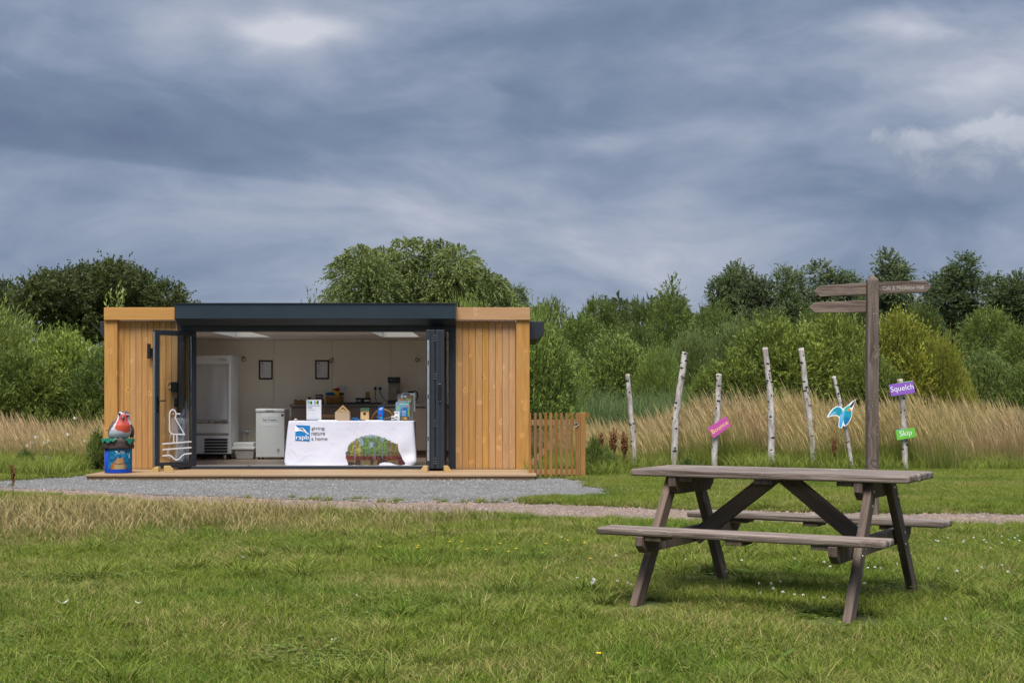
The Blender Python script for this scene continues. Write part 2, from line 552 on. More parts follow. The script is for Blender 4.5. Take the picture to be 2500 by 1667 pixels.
plain('wicker', (0.22, 0.115, 0.04), 0.7, 0, 0.4, 60, 0.6)
plain('wicker_pale', (0.42, 0.24, 0.08), 0.7, 0, 0.4, 60, 0.6)
plain('felt_blue', (0.01, 0.12, 0.30), 0.9, 0, 0.1)
plain('felt_yellow', (0.62, 0.40, 0.03), 0.9, 0, 0.1)
plain('felt_red', (0.30, 0.015, 0.015), 0.9, 0, 0.1)
plain('felt_dark', (0.03, 0.032, 0.03), 0.9, 0, 0.1)
plain('machine_cream', (0.30, 0.255, 0.20), 0.5, 0, 0.04)
plain('paper_cup', (0.30, 0.19, 0.09), 0.75)
plain('pebble_pink', (0.6, 0.45, 0.40), 0.7)
plain('bark', (0.05, 0.04, 0.032), 0.9, 0, 0.5, 12, 0.7)
plain('rust_seed', (0.16, 0.06, 0.022), 0.85, 0, 0.35, 30)
plain('buttercup_yellow', (0.80, 0.55, 0.02), 0.5)
plain('petal_white', (0.78, 0.76, 0.72), 0.7)
plain('stem_green', (0.08, 0.13, 0.03), 0.7)
plain('tub_clear', (0.50, 0.47, 0.44), 0.35, 0, 0.25, 9, Transmission_Weight=0.25)
plain('night_blind', (0.60, 0.61, 0.63), 0.45, 0.25, 0.10, 8)
plain('vent_mesh', (0.05, 0.05, 0.055), 0.6, 0.3, 0.5, 220)

# clear glass that lets light straight through, with a faint reflection
m, t = new_mat('glass_pane')
fr = t.n('ShaderNodeFresnel', ins={'IOR': 1.45})
tr = t.n('ShaderNodeBsdfTransparent', ins={'Color': (0.90, 0.93, 0.92)})
gl = t.n('ShaderNodeBsdfGlossy', ins={'Color': (1, 1, 1), 'Roughness': 0.02})
mx = t.n('ShaderNodeMixShader', ins={0: fr.outputs[0], 1: tr.outputs[0], 2: gl.outputs[0]})
t.n('ShaderNodeOutputMaterial', ins={'Surface': mx.outputs[0]})
m, t = new_mat('clear_acrylic')
tr = t.n('ShaderNodeBsdfTransparent', ins={'Color': (0.95, 0.96, 0.97)})
gl = t.n('ShaderNodeBsdfGlossy', ins={'Color': (1, 1, 1), 'Roughness': 0.08})
mx = t.n('ShaderNodeMixShader', ins={0: 0.06, 1: tr.outputs[0], 2: gl.outputs[0]})
t.n('ShaderNodeOutputMaterial', ins={'Surface': mx.outputs[0]})

m, t = new_mat('opal_glazing')
tl = t.n('ShaderNodeBsdfTranslucent', ins={'Color': (0.85, 0.87, 0.88)})
gl = t.n('ShaderNodeBsdfGlossy', ins={'Color': (1, 1, 1), 'Roughness': 0.1})
mx = t.n('ShaderNodeMixShader', ins={0: 0.06, 1: tl.outputs[0], 2: gl.outputs[0]})
t.n('ShaderNodeOutputMaterial', ins={'Surface': mx.outputs[0]})

# cloth
m, t = new_mat('white_cloth')
co = t.n('ShaderNodeTexCoord').outputs['Object']
wv = t.noise(co, 3.0, 3.0, 0.5, 0.6)
wf = t.noise(co, 180.0, 2.0)
bp = t.n('ShaderNodeBump', ins={'Height': t.math('ADD', t.math('MULTIPLY', wv, 1.0), t.math('MULTIPLY', wf, 0.06)), 'Strength': 0.40, 'Distance': 0.05})
pbsdf(t, (0.60, 0.61, 0.71), 0.85, 0, bp.outputs[0], 0.1)

# things painted by a colour attribute (printed pictures, painted ornaments)
for nm, rg in (('printed_picture', 0.75), ('painted_ornament', 0.4)):
    m, t = new_mat(nm)
    ca = t.n('ShaderNodeAttribute', attribute_name='paint', attribute_type='GEOMETRY')
    cn_ = t.noise(t.n('ShaderNodeTexCoord').outputs['Object'], 60.0, 3.0)
    pbsdf(t, t.mix(0.25, ca.outputs['Color'], t.mix(cn_, (0, 0, 0), ca.outputs['Color'])), rg, 0, None, 0.3)

# birch bark: chalky white with dark lenticels and black eyes
m, t = new_mat('birch_bark')
co = t.n('ShaderNodeTexCoord').outputs['Object']
r = t.n('ShaderNodeObjectInfo').outputs['Random']
x, y, z = t.sep(t.vmath('ADD', co, t.comb(0.0, 0.0, t.math('MULTIPLY', r, 31.0))))
base = t.noise(t.comb(t.math('MULTIPLY', x, 14.0), t.math('MULTIPLY', y, 14.0), t.math('MULTIPLY', z, 5.0)), 1.0, 5.0, 0.6)
c1 = t.mix(t.mapr(base, 0.35, 0.65), (0.27, 0.235, 0.215), (0.58, 0.54, 0.51))
len_ = t.noise(t.comb(t.math('MULTIPLY', x, 18.0), t.math('MULTIPLY', y, 18.0), t.math('MULTIPLY', z, 120.0)), 1.0, 2.0, 0.5)
c2 = t.mix(t.mapr(len_, 0.60, 0.68, 0.0, 0.5, True), c1, (0.17, 0.14, 0.12))
ev = t.n('ShaderNodeTexVoronoi', feature='F1', ins={'Scale': 1.0, 'Vector': t.comb(t.math('MULTIPLY', x, 6.5), t.math('MULTIPLY', y, 6.5), t.math('MULTIPLY', z, 13.0))})
en = t.math('ADD', ev.outputs['Distance'], t.math('MULTIPLY', t.math('SUBTRACT', base, 0.5), 0.35))
c3 = t.mix(t.mapr(en, 0.21, 0.27, 1.0, 0.0, True), c2, (0.035, 0.03, 0.026))
bp = t.n('ShaderNodeBump', ins={'Height': t.math('SUBTRACT', base, t.mapr(en, 0.17, 0.25, 0.6, 0.0)), 'Strength': 0.5, 'Distance': 0.01})
pbsdf(t, c3, 0.75, 0, bp.outputs[0], 0.2)

# foliage: hue from the object's own colour, each leaf and spray a little different
m, t = new_mat('foliage')
oi = t.n('ShaderNodeObjectInfo')
tt = t.n('ShaderNodeAttribute', attribute_name='tint', attribute_type='GEOMETRY').outputs['Fac']
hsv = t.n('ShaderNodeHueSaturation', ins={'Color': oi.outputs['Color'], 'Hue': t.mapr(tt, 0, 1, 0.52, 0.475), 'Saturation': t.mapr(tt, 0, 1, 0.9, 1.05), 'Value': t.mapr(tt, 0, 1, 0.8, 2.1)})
pb = t.n('ShaderNodeBsdfPrincipled', ins={'Base Color': hsv.outputs[0], 'Roughness': 0.5})
pb.inputs['Specular IOR Level'].default_value = 0.16
tl = t.n('ShaderNodeBsdfTranslucent', ins={'Color': t.mix(0.4, hsv.outputs[0], (0.26, 0.30, 0.04))})
mx = t.n('ShaderNodeMixShader', ins={0: 0.28, 1: pb.outputs[0], 2: tl.outputs[0]})
t.n('ShaderNodeOutputMaterial', ins={'Surface': mx.outputs[0]})


# grasses: 'tint' differs per blade, 'up' runs from root to tip; patches of ground differ by place
def grass_mat(name, root, tip, dry, dry_lo, dry_hi, patch=0.8, transl=0.25, up_lo=0.0, up_hi=1.0, alt=None):
    m, t = new_mat(name)
    pos = t.n('ShaderNodeNewGeometry').outputs['Position']
    tt = t.n('ShaderNodeAttribute', attribute_name='tint', attribute_type='GEOMETRY').outputs['Fac']
    up = t.n('ShaderNodeAttribute', attribute_name='up', attribute_type='GEOMETRY').outputs['Fac']
    n1 = t.noise(pos, patch, 4.0, 0.6)
    n2 = t.noise(pos, patch * 4.5, 3.0, 0.6)
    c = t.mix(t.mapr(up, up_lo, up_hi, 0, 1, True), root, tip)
    d = t.math('ADD', t.math('ADD', t.math('MULTIPLY', n1, 0.55), t.math('MULTIPLY', n2, 0.3)), t.math('MULTIPLY', tt, 0.3))
    c = t.mix(t.mapr(d, dry_lo, dry_hi, 0, 1, True), c, dry)
    if alt is not None:
        c = t.mix(t.mapr(t.noise(pos, 0.45, 2.0), 0.48, 0.62, 0, 0.6, True), c, alt)
    hv = t.n('ShaderNodeHueSaturation', ins={'Color': c, 'Value': t.mapr(t.math('ADD', t.math('MULTIPLY', tt, 0.6), t.math('MULTIPLY', n2, 0.4)), 0.1, 0.9, 0.55, 1.4), 'Hue': t.mapr(tt, 0, 1, 0.512, 0.488)})
    pb = t.n('ShaderNodeBsdfPrincipled', ins={'Base Color': hv.outputs[0], 'Roughness': 0.6})
    pb.inputs['Specular IOR Level'].default_value = 0.14
    tl = t.n('ShaderNodeBsdfTranslucent', ins={'Color': hv.outputs[0]})
    mx = t.n('ShaderNodeMixShader', ins={0: transl, 1: pb.outputs[0], 2: tl.outputs[0]})
    t.n('ShaderNodeOutputMaterial', ins={'Surface': mx.outputs[0]})
    return m


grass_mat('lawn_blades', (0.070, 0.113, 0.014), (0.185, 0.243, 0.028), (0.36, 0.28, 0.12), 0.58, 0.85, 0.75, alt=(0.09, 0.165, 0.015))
grass_mat('straw_blades', (0.14, 0.135, 0.035), (0.37, 0.285, 0.125), (0.40, 0.32, 0.15), 0.55, 0.8, 0.8)
grass_mat('meadow_blades', (0.17, 0.215, 0.035), (0.62, 0.47, 0.23), (0.50, 0.34, 0.19), 0.62, 0.9, 0.35, 0.25, 0.42, 1.0, alt=(0.47, 0.32, 0.20))
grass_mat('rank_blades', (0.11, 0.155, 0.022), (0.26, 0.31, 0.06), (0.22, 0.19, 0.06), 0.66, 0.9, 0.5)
grass_mat('reed_blades', (0.06, 0.095, 0.03), (0.15, 0.21, 0.08), (0.20, 0.22, 0.09), 0.7, 0.9, 0.4)
grass_mat('weed_leaves', (0.07, 0.115, 0.02), (0.115, 0.17, 0.03), (0.14, 0.18, 0.04), 0.6, 0.8, 0.8)


def ground_mat(name, cols, scales, bump=0.5, dist=0.02, speck=None, rough=0.9):
    m, t = new_mat(name)
    pos = t.n('ShaderNodeNewGeometry').outputs['Position']
    n1 = t.noise(pos, scales[0], 4.0, 0.6)
    n2 = t.noise(pos, scales[1], 5.0, 0.7)
    c = t.mix(t.mapr(n1, 0.35, 0.65), cols[0], cols[1])
    c = t.mix(t.mapr(n2, 0.35, 0.7, 0, 0.75), c, cols[2])
    if speck is not None:
        vo = t.n('ShaderNodeTexVoronoi', feature='F1', ins={'Scale': speck[0], 'Vector': pos})
        sc = t.sep(vo.outputs['Color'])
        c = t.mix(t.mapr(sc[0], 0.0, 1.0, 0.0, 0.55), c, t.mix(sc[1], speck[1], speck[2]))
        c = t.mix(t.mapr(sc[2], 0.95, 0.97, 0, 0.85), c, (0.5, 0.47, 0.44))
        h = t.math('ADD', n2, t.math('MULTIPLY', t.math('SUBTRACT', 1.0, vo.outputs['Distance']), 0.6))
    else:
        h = n2
    bp = t.n('ShaderNodeBump', ins={'Height': h, 'Strength': bump, 'Distance': dist})
    pbsdf(t, c, rough, 0, bp.outputs[0], 0.2)
    return m


ground_mat('soil_turf', [(0.07, 0.095, 0.02), (0.09, 0.115, 0.025), (0.13, 0.125, 0.045)], (0.8, 14.0))
ground_mat('grey_gravel', [(0.125, 0.122, 0.118), (0.16, 0.157, 0.152), (0.125, 0.122, 0.118)], (0.7, 40.0), 0.9, 0.03, (38.0, (0.06, 0.06, 0.06), (0.29, 0.285, 0.28)))
ground_mat('red_gravel', [(0.20, 0.145, 0.115), (0.24, 0.18, 0.145), (0.185, 0.135, 0.108)], (0.7, 36.0), 0.9, 0.03, (34.0, (0.09, 0.065, 0.055), (0.33, 0.27, 0.24)))
plain('stone_grey', (0.165, 0.162, 0.158), 0.85, 0, 0.45, 9)
plain('stone_red', (0.24, 0.175, 0.14), 0.85, 0, 0.45, 9)
plain('stone_pale', (0.36, 0.34, 0.32), 0.8, 0, 0.2, 9)
plain('pale_leaf', (0.50, 0.54, 0.46), 0.7, 0, 0.1, 40)


# ------------------------------------------------------------------ ground, gravel, path
def poly_sheet(name, pts, z, mat, label=None):
    bm = bmesh.new()
    f = bm.faces.new([bm.verts.new((p[0], p[1], z)) for p in pts])
    bmesh.ops.triangulate(bm, faces=[f])
    me = bpy.data.meshes.new(name)
    bm.normal_update()
    for f in bm.faces:
        if f.normal.z < 0: f.normal_flip()
    bm.to_mesh(me); bm.free()
    me.materials.append(mat)
    o = link(name, me)
    return tag(o, label, None, None, 'structure')


def jag(pts, amp, step, seed):
    """roughen an outline so that turf edges wander"""
    r = random.Random(seed)
    out = []
    n = len(pts)
    for i in range(n):
        a, b = Vector(pts[i]), Vector(pts[(i + 1) % n])
        k = max(1, int((b - a).length / step))
        for j in range(k):
            q = a.lerp(b, j / k)
            out.append((q.x + r.uniform(-amp, amp) * 1.5, q.y + r.uniform(-amp, amp)))
    return out


gm = bpy.data.meshes.new('ground')
gm.from_pydata([(-600, -40, 0), (600, -40, 0), (600, 1200, 0), (-600, 1200, 0)], [], [(0, 1, 2, 3)])
gm.materials.append(MAT['soil_turf'])
tag(link('ground', gm), 'turf ground running from the lawn to the trees', None, None, 'structure')

g2 = lambda u, v: G(u, v).xy
RED_TOP = [g2(-260, 1181), g2(0, 1188), g2(200, 1197), g2(400, 1208), g2(700, 1217), g2(950, 1223), g2(1150, 1226), g2(1320, 1226), g2(1418, 1231), g2(1560, 1237), g2(1700, 1242), g2(2000, 1247), g2(2500, 1253), g2(2900, 1257)]
RED_LOW = [g2(2900, 1290), g2(2500, 1285), g2(1800, 1277), g2(1500, 1270), g2(1250, 1260), g2(1000, 1257), g2(700, 1247), g2(400, 1236), g2(200, 1220), g2(0, 1205), g2(-260, 1194)]
RED = jag(RED_TOP + RED_LOW, 0.05, 0.35, 1)
GREY = jag([g2(-60, 1178), g2(126, 1167), (-6.75, 21.3), (-6.75, 22.4), (0.34, 22.4), (0.34, 21.9)] + [g2(1296, 1167), g2(1416, 1170), g2(1447, 1190), g2(1474, 1192), g2(1529, 1204), g2(1551, 1212), g2(1500, 1213), g2(1400, 1212), g2(1320, 1220), g2(1329, 1226), g2(1150, 1228), g2(950, 1226), g2(700, 1219), g2(400, 1210), g2(200, 1199), g2(0, 1190)], 0.045, 0.3, 2)
poly_sheet('gravel_forecourt', GREY, 0.010, MAT['grey_gravel'], 'grey crushed stone forecourt in front of the timber deck')
poly_sheet('gravel_path', RED, 0.005, MAT['red_gravel'], 'pinkish gravel path crossing between lawn and forecourt')

# ------------------------------------------------------------------ the cabin
YF = 22.5
DECK = 0.085
cab = empty('timber_cabin', (-3.1, YF, 0), 'low larch clad cabin with open folding doors and grey shutter box', 'cabin')


def rel(o, base):
    return Vector(o) - Vector(base.location)


def cb(name, lo, hi, mat, parent=None, bevel=0.004):
    """box part of the cabin given by world corners; the mesh is centred on itself so that its grain is its own"""
    lo, hi = Vector(lo), Vector(hi)
    return board(name, [abs(hi[i] - lo[i]) for i in range(3)], MAT[mat], parent or cab, rel((lo + hi) / 2, cab), None, bevel)


XL, XR = PX(254.5, YF), PX(1293, YF)
ztop_b = PZ(781, 22.47)
# corner posts and parapet boards
cb('corner_post', (XL, YF, DECK), (PX(286.5, YF), YF + 0.16, ztop_b), 'larch_upright')
cb('corner_post', (PX(1260, YF), YF, DECK), (XR, YF + 0.16, ztop_b), 'larch_upright')
cb('parapet_board', (PX(253.5, 22.46), 22.46, ztop_b), (PX(426, 22.46), 22.60, PZ(750.5, 22.46)), 'larch_level')
cb('parapet_board', (PX(1112.5, 22.46), 22.46, ztop_b), (PX(1294, 22.46), 22.60, PZ(750.5, 22.46)), 'larch_level')


# vertical cladding boards, tongue and groove with rounded arrises
def clad(u0, u1, n, seed):
    r = random.Random(seed)
    x0, x1 = PX(u0, 22.57), PX(u1, 22.57)
    wd = (x1 - x0) / n
    for i in range(n):
        h = ztop_b - 0.004 - DECK
        o = board('cladding_board', (wd - 0.0035, 0.03, h), MAT['larch_upright'], cab,
                  rel((x0 + wd * (i + 0.5), 22.585 + r.uniform(-.002, .002), DECK + h / 2), cab), None, 0.007, 3)


clad(288, 434, 10, 1)
clad(1112, 1259, 9, 2)
# backing behind the boards, side and rear walls
cb('front_wall', (PX(288, 22.6), 22.602, DECK), (PX(436, 22.6), 22.72, 2.44), 'dark_gap', None, 0)
cb('front_wall', (PX(1110, 22.6), 22.602, DECK), (PX(1259, 22.6), 22.72, 2.44), 'dark_gap', None, 0)
for x0, x1 in ((XL + 0.01, XL + 0.12), (XR - 0.12, XR - 0.01)):
    o = cb('side_wall', (x0, YF + 0.162, 0.02), (x1, 26.75, 2.44), 'larch_upright')
    cb('side_parapet', (x0, 22.602, 2.443), (x1, 26.75, PZ(751, 22.46)), 'larch_level')
cb('rear_wall', (XL + 0.12, 26.66, 0.02), (XR - 0.12, 26.75, 2.62), 'larch_upright')
# roof and ceiling in strips round two roof lights
holes = [(PX(574, 25.35), PX(662, 25.35)), (PX(934, 25.4), PX(1026, 25.4))]
xs = [XL + 0.12, holes[0][0], holes[0][1], holes[1][0], holes[1][1], XR - 0.12]
for i in range(5):
    if i % 2 == 0:
        cb('ceiling_panel', (xs[i], 22.72, 2.30), (xs[i + 1], 26.66, 2.50), 'ceiling_white', None, 0)
    else:
        cb('ceiling_panel', (xs[i], 22.72, 2.30), (xs[i + 1], 22.98, 2.50), 'ceiling_white', None, 0)
        cb('ceiling_panel', (xs[i], 25.35, 2.30), (xs[i + 1], 26.66, 2.50), 'ceiling_white', None, 0)
        cb('added_dim_panel', (xs[i] + .002, 25.336, 2.302), (xs[i + 1] - .002, 25.349, 2.50), 'dim_panel_grey', None, 0)  # grey sheet added to tone down the sunlit far side of the well
        cb('roof_light', (xs[i] - .05, 22.93, 2.585), (xs[i + 1] + .05, 25.40, 2.60), 'glass_pane', None, 0)  # openings lengthened forward out of view to brighten the room
for i in range(5):
    if i % 2 == 0:
        cb('roof', (xs[i], 22.72, 2.503), (xs[i + 1], 26.66, 2.58), 'anthracite', None, 0)
    else:
        cb('roof', (xs[i], 22.72, 2.503), (xs[i + 1], 22.98, 2.58), 'anthracite', None, 0)
        cb('roof', (xs[i], 25.35, 2.503), (xs[i + 1], 26.66, 2.58), 'anthracite', None, 0)
# inner lining
edges = [XL + 0.12] + [PX(u, 26.6) for u in (527, 669, 811.5, 953)] + [XR - 0.12]
for a, b in zip(edges[:-1], edges[1:]):
    cb('wall_panel', (a + 0.002, 26.60, 0.12), (b - 0.002, 26.655, 2.297), 'cream_wall', None, 0.003)
cb('inner_wall', (XL + 0.122, 22.725, 0.12), (XL + 0.16, 26.598, 2.297), 'cream_wall', None, 0)
cb('inner_wall', (XR - 0.16, 22.725, 0.12), (XR - 0.122, 26.598, 2.297), 'cream_wall', None, 0)
cb('inner_wall', (XL + 0.162, 22.723, 0.12), (PX(433, 22.7), 22.74, 2.297), 'cream_wall', None, 0)
cb('inner_wall', (PX(1113, 22.7), 22.723, 0.12), (XR - 0.162, 22.74, 2.297), 'cream_wall', None, 0)
cb('floor', (XL + 0.12, 22.72, 0.0), (XR - 0.12, 26.66, 0.118), 'vinyl_floor', None, 0)
# door frame, lintel, track
cb('door_jamb', (PX(434.5, YF), 22.53, DECK), (PX(449, YF), 22.80, 2.273), 'anthracite')
cb('jamb_lining', (PX(449.3, YF), 22.64, DECK), (PX(454.5, YF), 22.78, 2.27), 'pale_pine', None, 0.002)
cb('door_reveal', (PX(455.5, 22.75), 22.70, DECK), (PX(476, 22.75), 22.86, 2.273), 'anthracite')
cb('door_jamb', (PX(1095, YF), 22.53, DECK), (PX(1111, YF), 22.80, 2.273), 'anthracite')
cb('lintel', (PX(434.5, YF), 22.53, 2.275), (PX(1111, YF), 22.86, 2.50), 'anthracite', None, 0)
tr = cb('door_track', (PX(454.7, YF), 22.50, DECK), (PX(1094.8, YF), 22.72, 0.135), 'anthracite')
for a, b in ((478, 605), (610, 1038)):
    lo, hi = Vector((PX(a, 22.5), 22.515, 0.1352)), Vector((PX(b, 22.5), 22.55, 0.146))
    o = board('track_strip', hi - lo, MAT['galvanised'], tr, (lo + hi) / 2 - Vector(tr.location) - Vector(cab.location), None, 0)
# roller shutter housing: upright face, sloping underside
zb = [PZ(741.5, 22.12), PZ(778, 22.12), PZ(793, 22.26)]
prof = [(22.12, zb[0]), (22.12, zb[1]), (22.15, zb[1] - .012), (22.27, zb[2]), (22.44, zb[2] + 0.0), (22.455, zb[2] + .01), (22.455, zb[0] - 0.0), (22.44, zb[0] + .004)]
sb = MB().prism([(p[0] - YF, p[1]) for p in prof], PX(426.5, 22.12) + 3.1, PX(1112, 22.12) + 3.1, 0, 'YZ').build('shutter_box', MAT['anthracite_fascia'], cab)
bev(sb, 0.004)
c = MB().lohi((PX(425.8, 22.1) + 3.1, -0.395, zb[0] - .001), (PX(1112.8, 22.1) + 3.1, -0.05, zb[0] + 0.012)).build('top_trim', MAT['anthracite'], sb)
cb('shutter_soffit', (PX(434.5, 22.4), 22.456, 2.38), (PX(1111, 22.4), 22.528, 2.50), 'dark_gap', None, 0)
cb('shutter_back', (PX(426.5, 22.4), 22.457, 2.502), (PX(1112, 22.4), 22.60, zb[0] - .01), 'anthracite', None, 0)
# shutter housings over the side windows, seen end on
for sgn, x in ((-1, XL), (1, XR)):
    wq = 0.13 if sgn < 0 else 0.235
    zt, zl = PZ(786, 22.9), PZ(829, 22.9)
    poly = [(x, zt), (x + sgn * wq, zt), (x + sgn * wq, zt - (zt - zl) * 0.66), (x + sgn * wq * 0.55, zl), (x, zl)]
    MB().prism([(p[0] + 3.1, p[1]) for p in poly], 0.22, 2.6, 0, 'XZ').build('shutter_housing', MAT['anthracite'], cab, bevel=0.004)


# folding doors
def door_leaf(loc, ang, length=0.83, face_strip=False):
    """leaf runs along local +x from its hinge; local -y is the side with the handle"""
    th, z0, z1, st = 0.068, 0.122, 2.268, 0.078
    d = MB()
    d.lohi((0, -th / 2, z0), (st, th / 2, z1)).lohi((length - st, -th / 2, z0), (length, th / 2, z1))
    d.lohi((st, -th / 2, z1 - st), (length - st, th / 2, z1)).lohi((st, -th / 2, z0), (length - st, th / 2, z0 + st * 1.15))
    o = d.build('glazed_door', MAT['anthracite'], cab, rel(loc, cab), (0, 0, ang), 0.004)
    MB().lohi((st, -0.006, z0 + st * 1.15), (length - st, 0.006, z1 - st)).build('pane', MAT['glass_pane'], o)
    return o, th, z0, z1, st, length


lf, th, z0, z1, st, L = door_leaf((-5.055, 22.60, 0), math.atan2(-0.68, -0.48))
# the leaf's camera side is local +y after this turn
hd = MB()
hd.lohi((L - 0.055, th / 2, 1.00), (L - 0.022, th / 2 + 0.012, 1.24))
hd.tube([(L - 0.04, th / 2 + 0.01, 1.17), (L - 0.04, th / 2 + 0.05, 1.17), (L - 0.16, th / 2 + 0.05, 1.172)], [0.011, 0.011, 0.009], 8)
hd.build('handle', MAT['gloss_black'], lf)
es = MB().lohi((L, -0.012, z0 + 0.03), (L + 0.003, 0.012, z1 - 0.03)).build('lock_strip', MAT['galvanised'], lf)
sc_ = MB()
for k in range(6): sc_.cyl((L, 0.026, 0.3 + k * 0.36), (L + 0.003, 0.026, 0.3 + k * 0.36), 0.006, None, 8)
sc_.build('screw', MAT['steel'], lf)['kind'] = 'stuff'


def ribbon(mb, pts, wd, y, closed=False, th=0.0015):
    """a flat band of width wd following 2-D points in the xz plane"""
    n = len(pts)
    P2 = [Vector((p[0], p[1])) for p in pts]
    L_, R_ = [], []
    for i in range(n):
        a = P2[(i - 1) % n] if (closed or i) else P2[i]
        b = P2[(i + 1) % n] if (closed or i < n - 1) else P2[i]
        d1 = (P2[i] - a); d2 = (b - P2[i])
        if d1.length < 1e-9: d1 = d2
        if d2.length < 1e-9: d2 = d1
        d1.normalize(); d2.normalize()
        tq = (d1 + d2).normalized()
        nr = Vector((-tq.y, tq.x)) * (wd / 2 / max(0.35, tq.dot(d1)))
        L_.append(P2[i] + nr); R_.append(P2[i] - nr)
    rng = range(n) if closed else range(n - 1)
    vs = [(p.x, y, p.y) for p in L_] + [(p.x, y, p.y) for p in R_]
    fs = [(i, (i + 1) % n, n + (i + 1) % n, n + i) for i in rng]
    mb.add(vs, fs)
    return mb


# bird on a post and wave lines on the left leaf's glass, traced as white vinyl
def leafpt(u, v):
    """image position on the left leaf plane -> local (x, z)"""
    A = Vector((-5.055, 22.60)); D = Vector((-0.48, -0.68)).normalized()
    k = (u - 1250) / F
    s = (k * A.y - A.x) / (D.x - k * D.y)
    yy = A.y + D.y * s
    return (s, EYE + (HZ - v) / F * yy)


cq = lambda a, b: leafpt(180 + a / 3.015, 700 + b / 3.015)
vin = MB()
yv = 0.0085
bird = [(702, 1060), (702, 940), (708, 915), (724, 902), (740, 908), (748, 925), (750, 950), (742, 962), (812, 1085), (735, 1084), (714, 1078)]
ribbon(vin, [cq(*p) for p in bird], 0.021, yv, True)
ribbon(vin, [cq(748, 934), cq(781, 934)], 0.022, yv)
ribbon(vin, [cq(733, 1086), cq(733, 1142)], 0.02, yv)
ribbon(vin, [cq(757, 1086), cq(757, 1142)], 0.02, yv)
ribbon(vin, [cq(650, 1155), cq(866, 1138)], 0.022, yv)
ribbon(vin, [cq(650, 1197), cq(866, 1181)], 0.022, yv)
wave = [(650, 1243), (702, 1238), (718, 1245), (735, 1264), (752, 1273), (772, 1266), (796, 1240), (812, 1230), (866, 1224)]
ribbon(vin, [cq(*p) for p in wave], 0.022, yv)
vo = vin.build('bird_outline', MAT['white_vinyl'], lf)
so = vo.modifiers.new('thickness', 'SOLIDIFY'); so.thickness = 0.001
e_ = cq(729, 935)
MB().cyl((e_[0], yv - .001, e_[1]), (e_[0], yv + 0.001, e_[1]), 0.011, None, 12).build('bird_eye', MAT['white_vinyl'], lf)

# four leaves folded into a stack at the right
for i in range(4):
    x = PX(1045, 21.95) + i * 0.0725
    o, th, z0, z1, st, L = door_leaf((x + random.Random(i).uniform(-.004, .004), 22.76 + 0.012 * (i % 2), 0), math.radians(-90), 0.81 if i < 2 else 0.80)
    if i == 0:
        b = MB().lohi((L, -0.016, z0 + 0.12), (L + 0.003, 0.016, z1 - 0.16))
        b.build('lock_strip', MAT['galvanised'], o)
        k_ = MB()
        for zz in (0.55, 1.2, 1.72): k_.lohi((L + 0.003, -0.008, zz), (L + 0.006, 0.008, zz + 0.07))
        k_.build('keep', MAT['black_plastic'], o)['kind'] = 'stuff'
    if i == 1:
        for zz in (0.24, 0.82, 1.55, 2.14):
            hb = MB().lohi((L, 0.012, zz - 0.06), (L + 0.004, 0.062, zz + 0.06))
            hg = hb.build('hinge', MAT['black_plastic'], o, bevel=0.002)
            dt = MB()
            for a in (0.022, 0.052):
                for q in (-0.038, 0.0, 0.038): dt.cyl((L + 0.004, a, zz + q), (L + 0.006, a, zz + q), 0.0065, None, 8)
            d_ = dt.build('hinge_screw', MAT['steel'], o); d_['kind'] = 'stuff'
    if i == 2:
        hb = MB().lohi((L, 0.008, 1.16), (L + 0.02, 0.05, 1.43))
        hb.build('handle', MAT['gloss_black'], o, bevel=0.005)
        dt = MB().lohi((L + 0.02, 0.01, 1.425), (L + 0.024, 0.048, 1.435)).lohi((L + 0.02, 0.01, 1.155), (L + 0.024, 0.02, 1.165)).lohi((L + 0.02, 0.04, 1.155), (L + 0.024, 0.05, 1.165))
        dt.build('handle_trim', MAT['steel'], o)['kind'] = 'stuff'

# fittings on the front wall
wl = empty('wall_lamp', P(366, 858, 22.55), 'slim black up and down wall lamp on the left cladding', 'lamp')
MB().lohi((-0.025, -0.085, -0.115), (0.025, -0.03, 0.125)).build('lamp_body', MAT['black_plastic'], wl, bevel=0.006)
MB().lohi((-0.01, -0.03, -0.07), (0.048, 0.012, 0.055)).build('back_plate', MAT['black_plastic'], wl, bevel=0.004)
MB().cyl((0.0, -0.058, -0.117), (0.0, -0.058, -0.112), 0.017, None, 14).build('lens', MAT['steel'], wl)
for (a, b, c, d, lb, pad) in ((418, 434, 932, 957, 'black hasp box with a hanging padlock behind the open door', True), (426, 435, 970, 993, 'black rounded key safe low behind the open door glass', False)):
    ks = empty('key_safe', P((a + b) / 2, (c + d) / 2, 22.555), lb, 'key safe')
    hw, hh = (b - a) / 2 / 154, (d - c) / 2 / 154
    MB().lohi((-hw, -0.05, -hh), (hw, 0.01, hh)).build('case', MAT['black_plastic'], ks, bevel=0.014 if not pad else 0.004)
    if pad:
        pk = MB().lohi((-hw - .035, -0.05, -0.055), (-hw + 0.005, -0.03, -0.015)).build('padlock', MAT['brass'], ks, bevel=0.004)
        MB().tube([(-hw - .024, -0.04, -0.015), (-hw - .02, -0.04, 0.015), (-hw - 0.006, -0.04, 0.018), (-hw + 0.0, -0.04, -0.015)], 0.004, 6).build('shackle', MAT['steel'], pk)

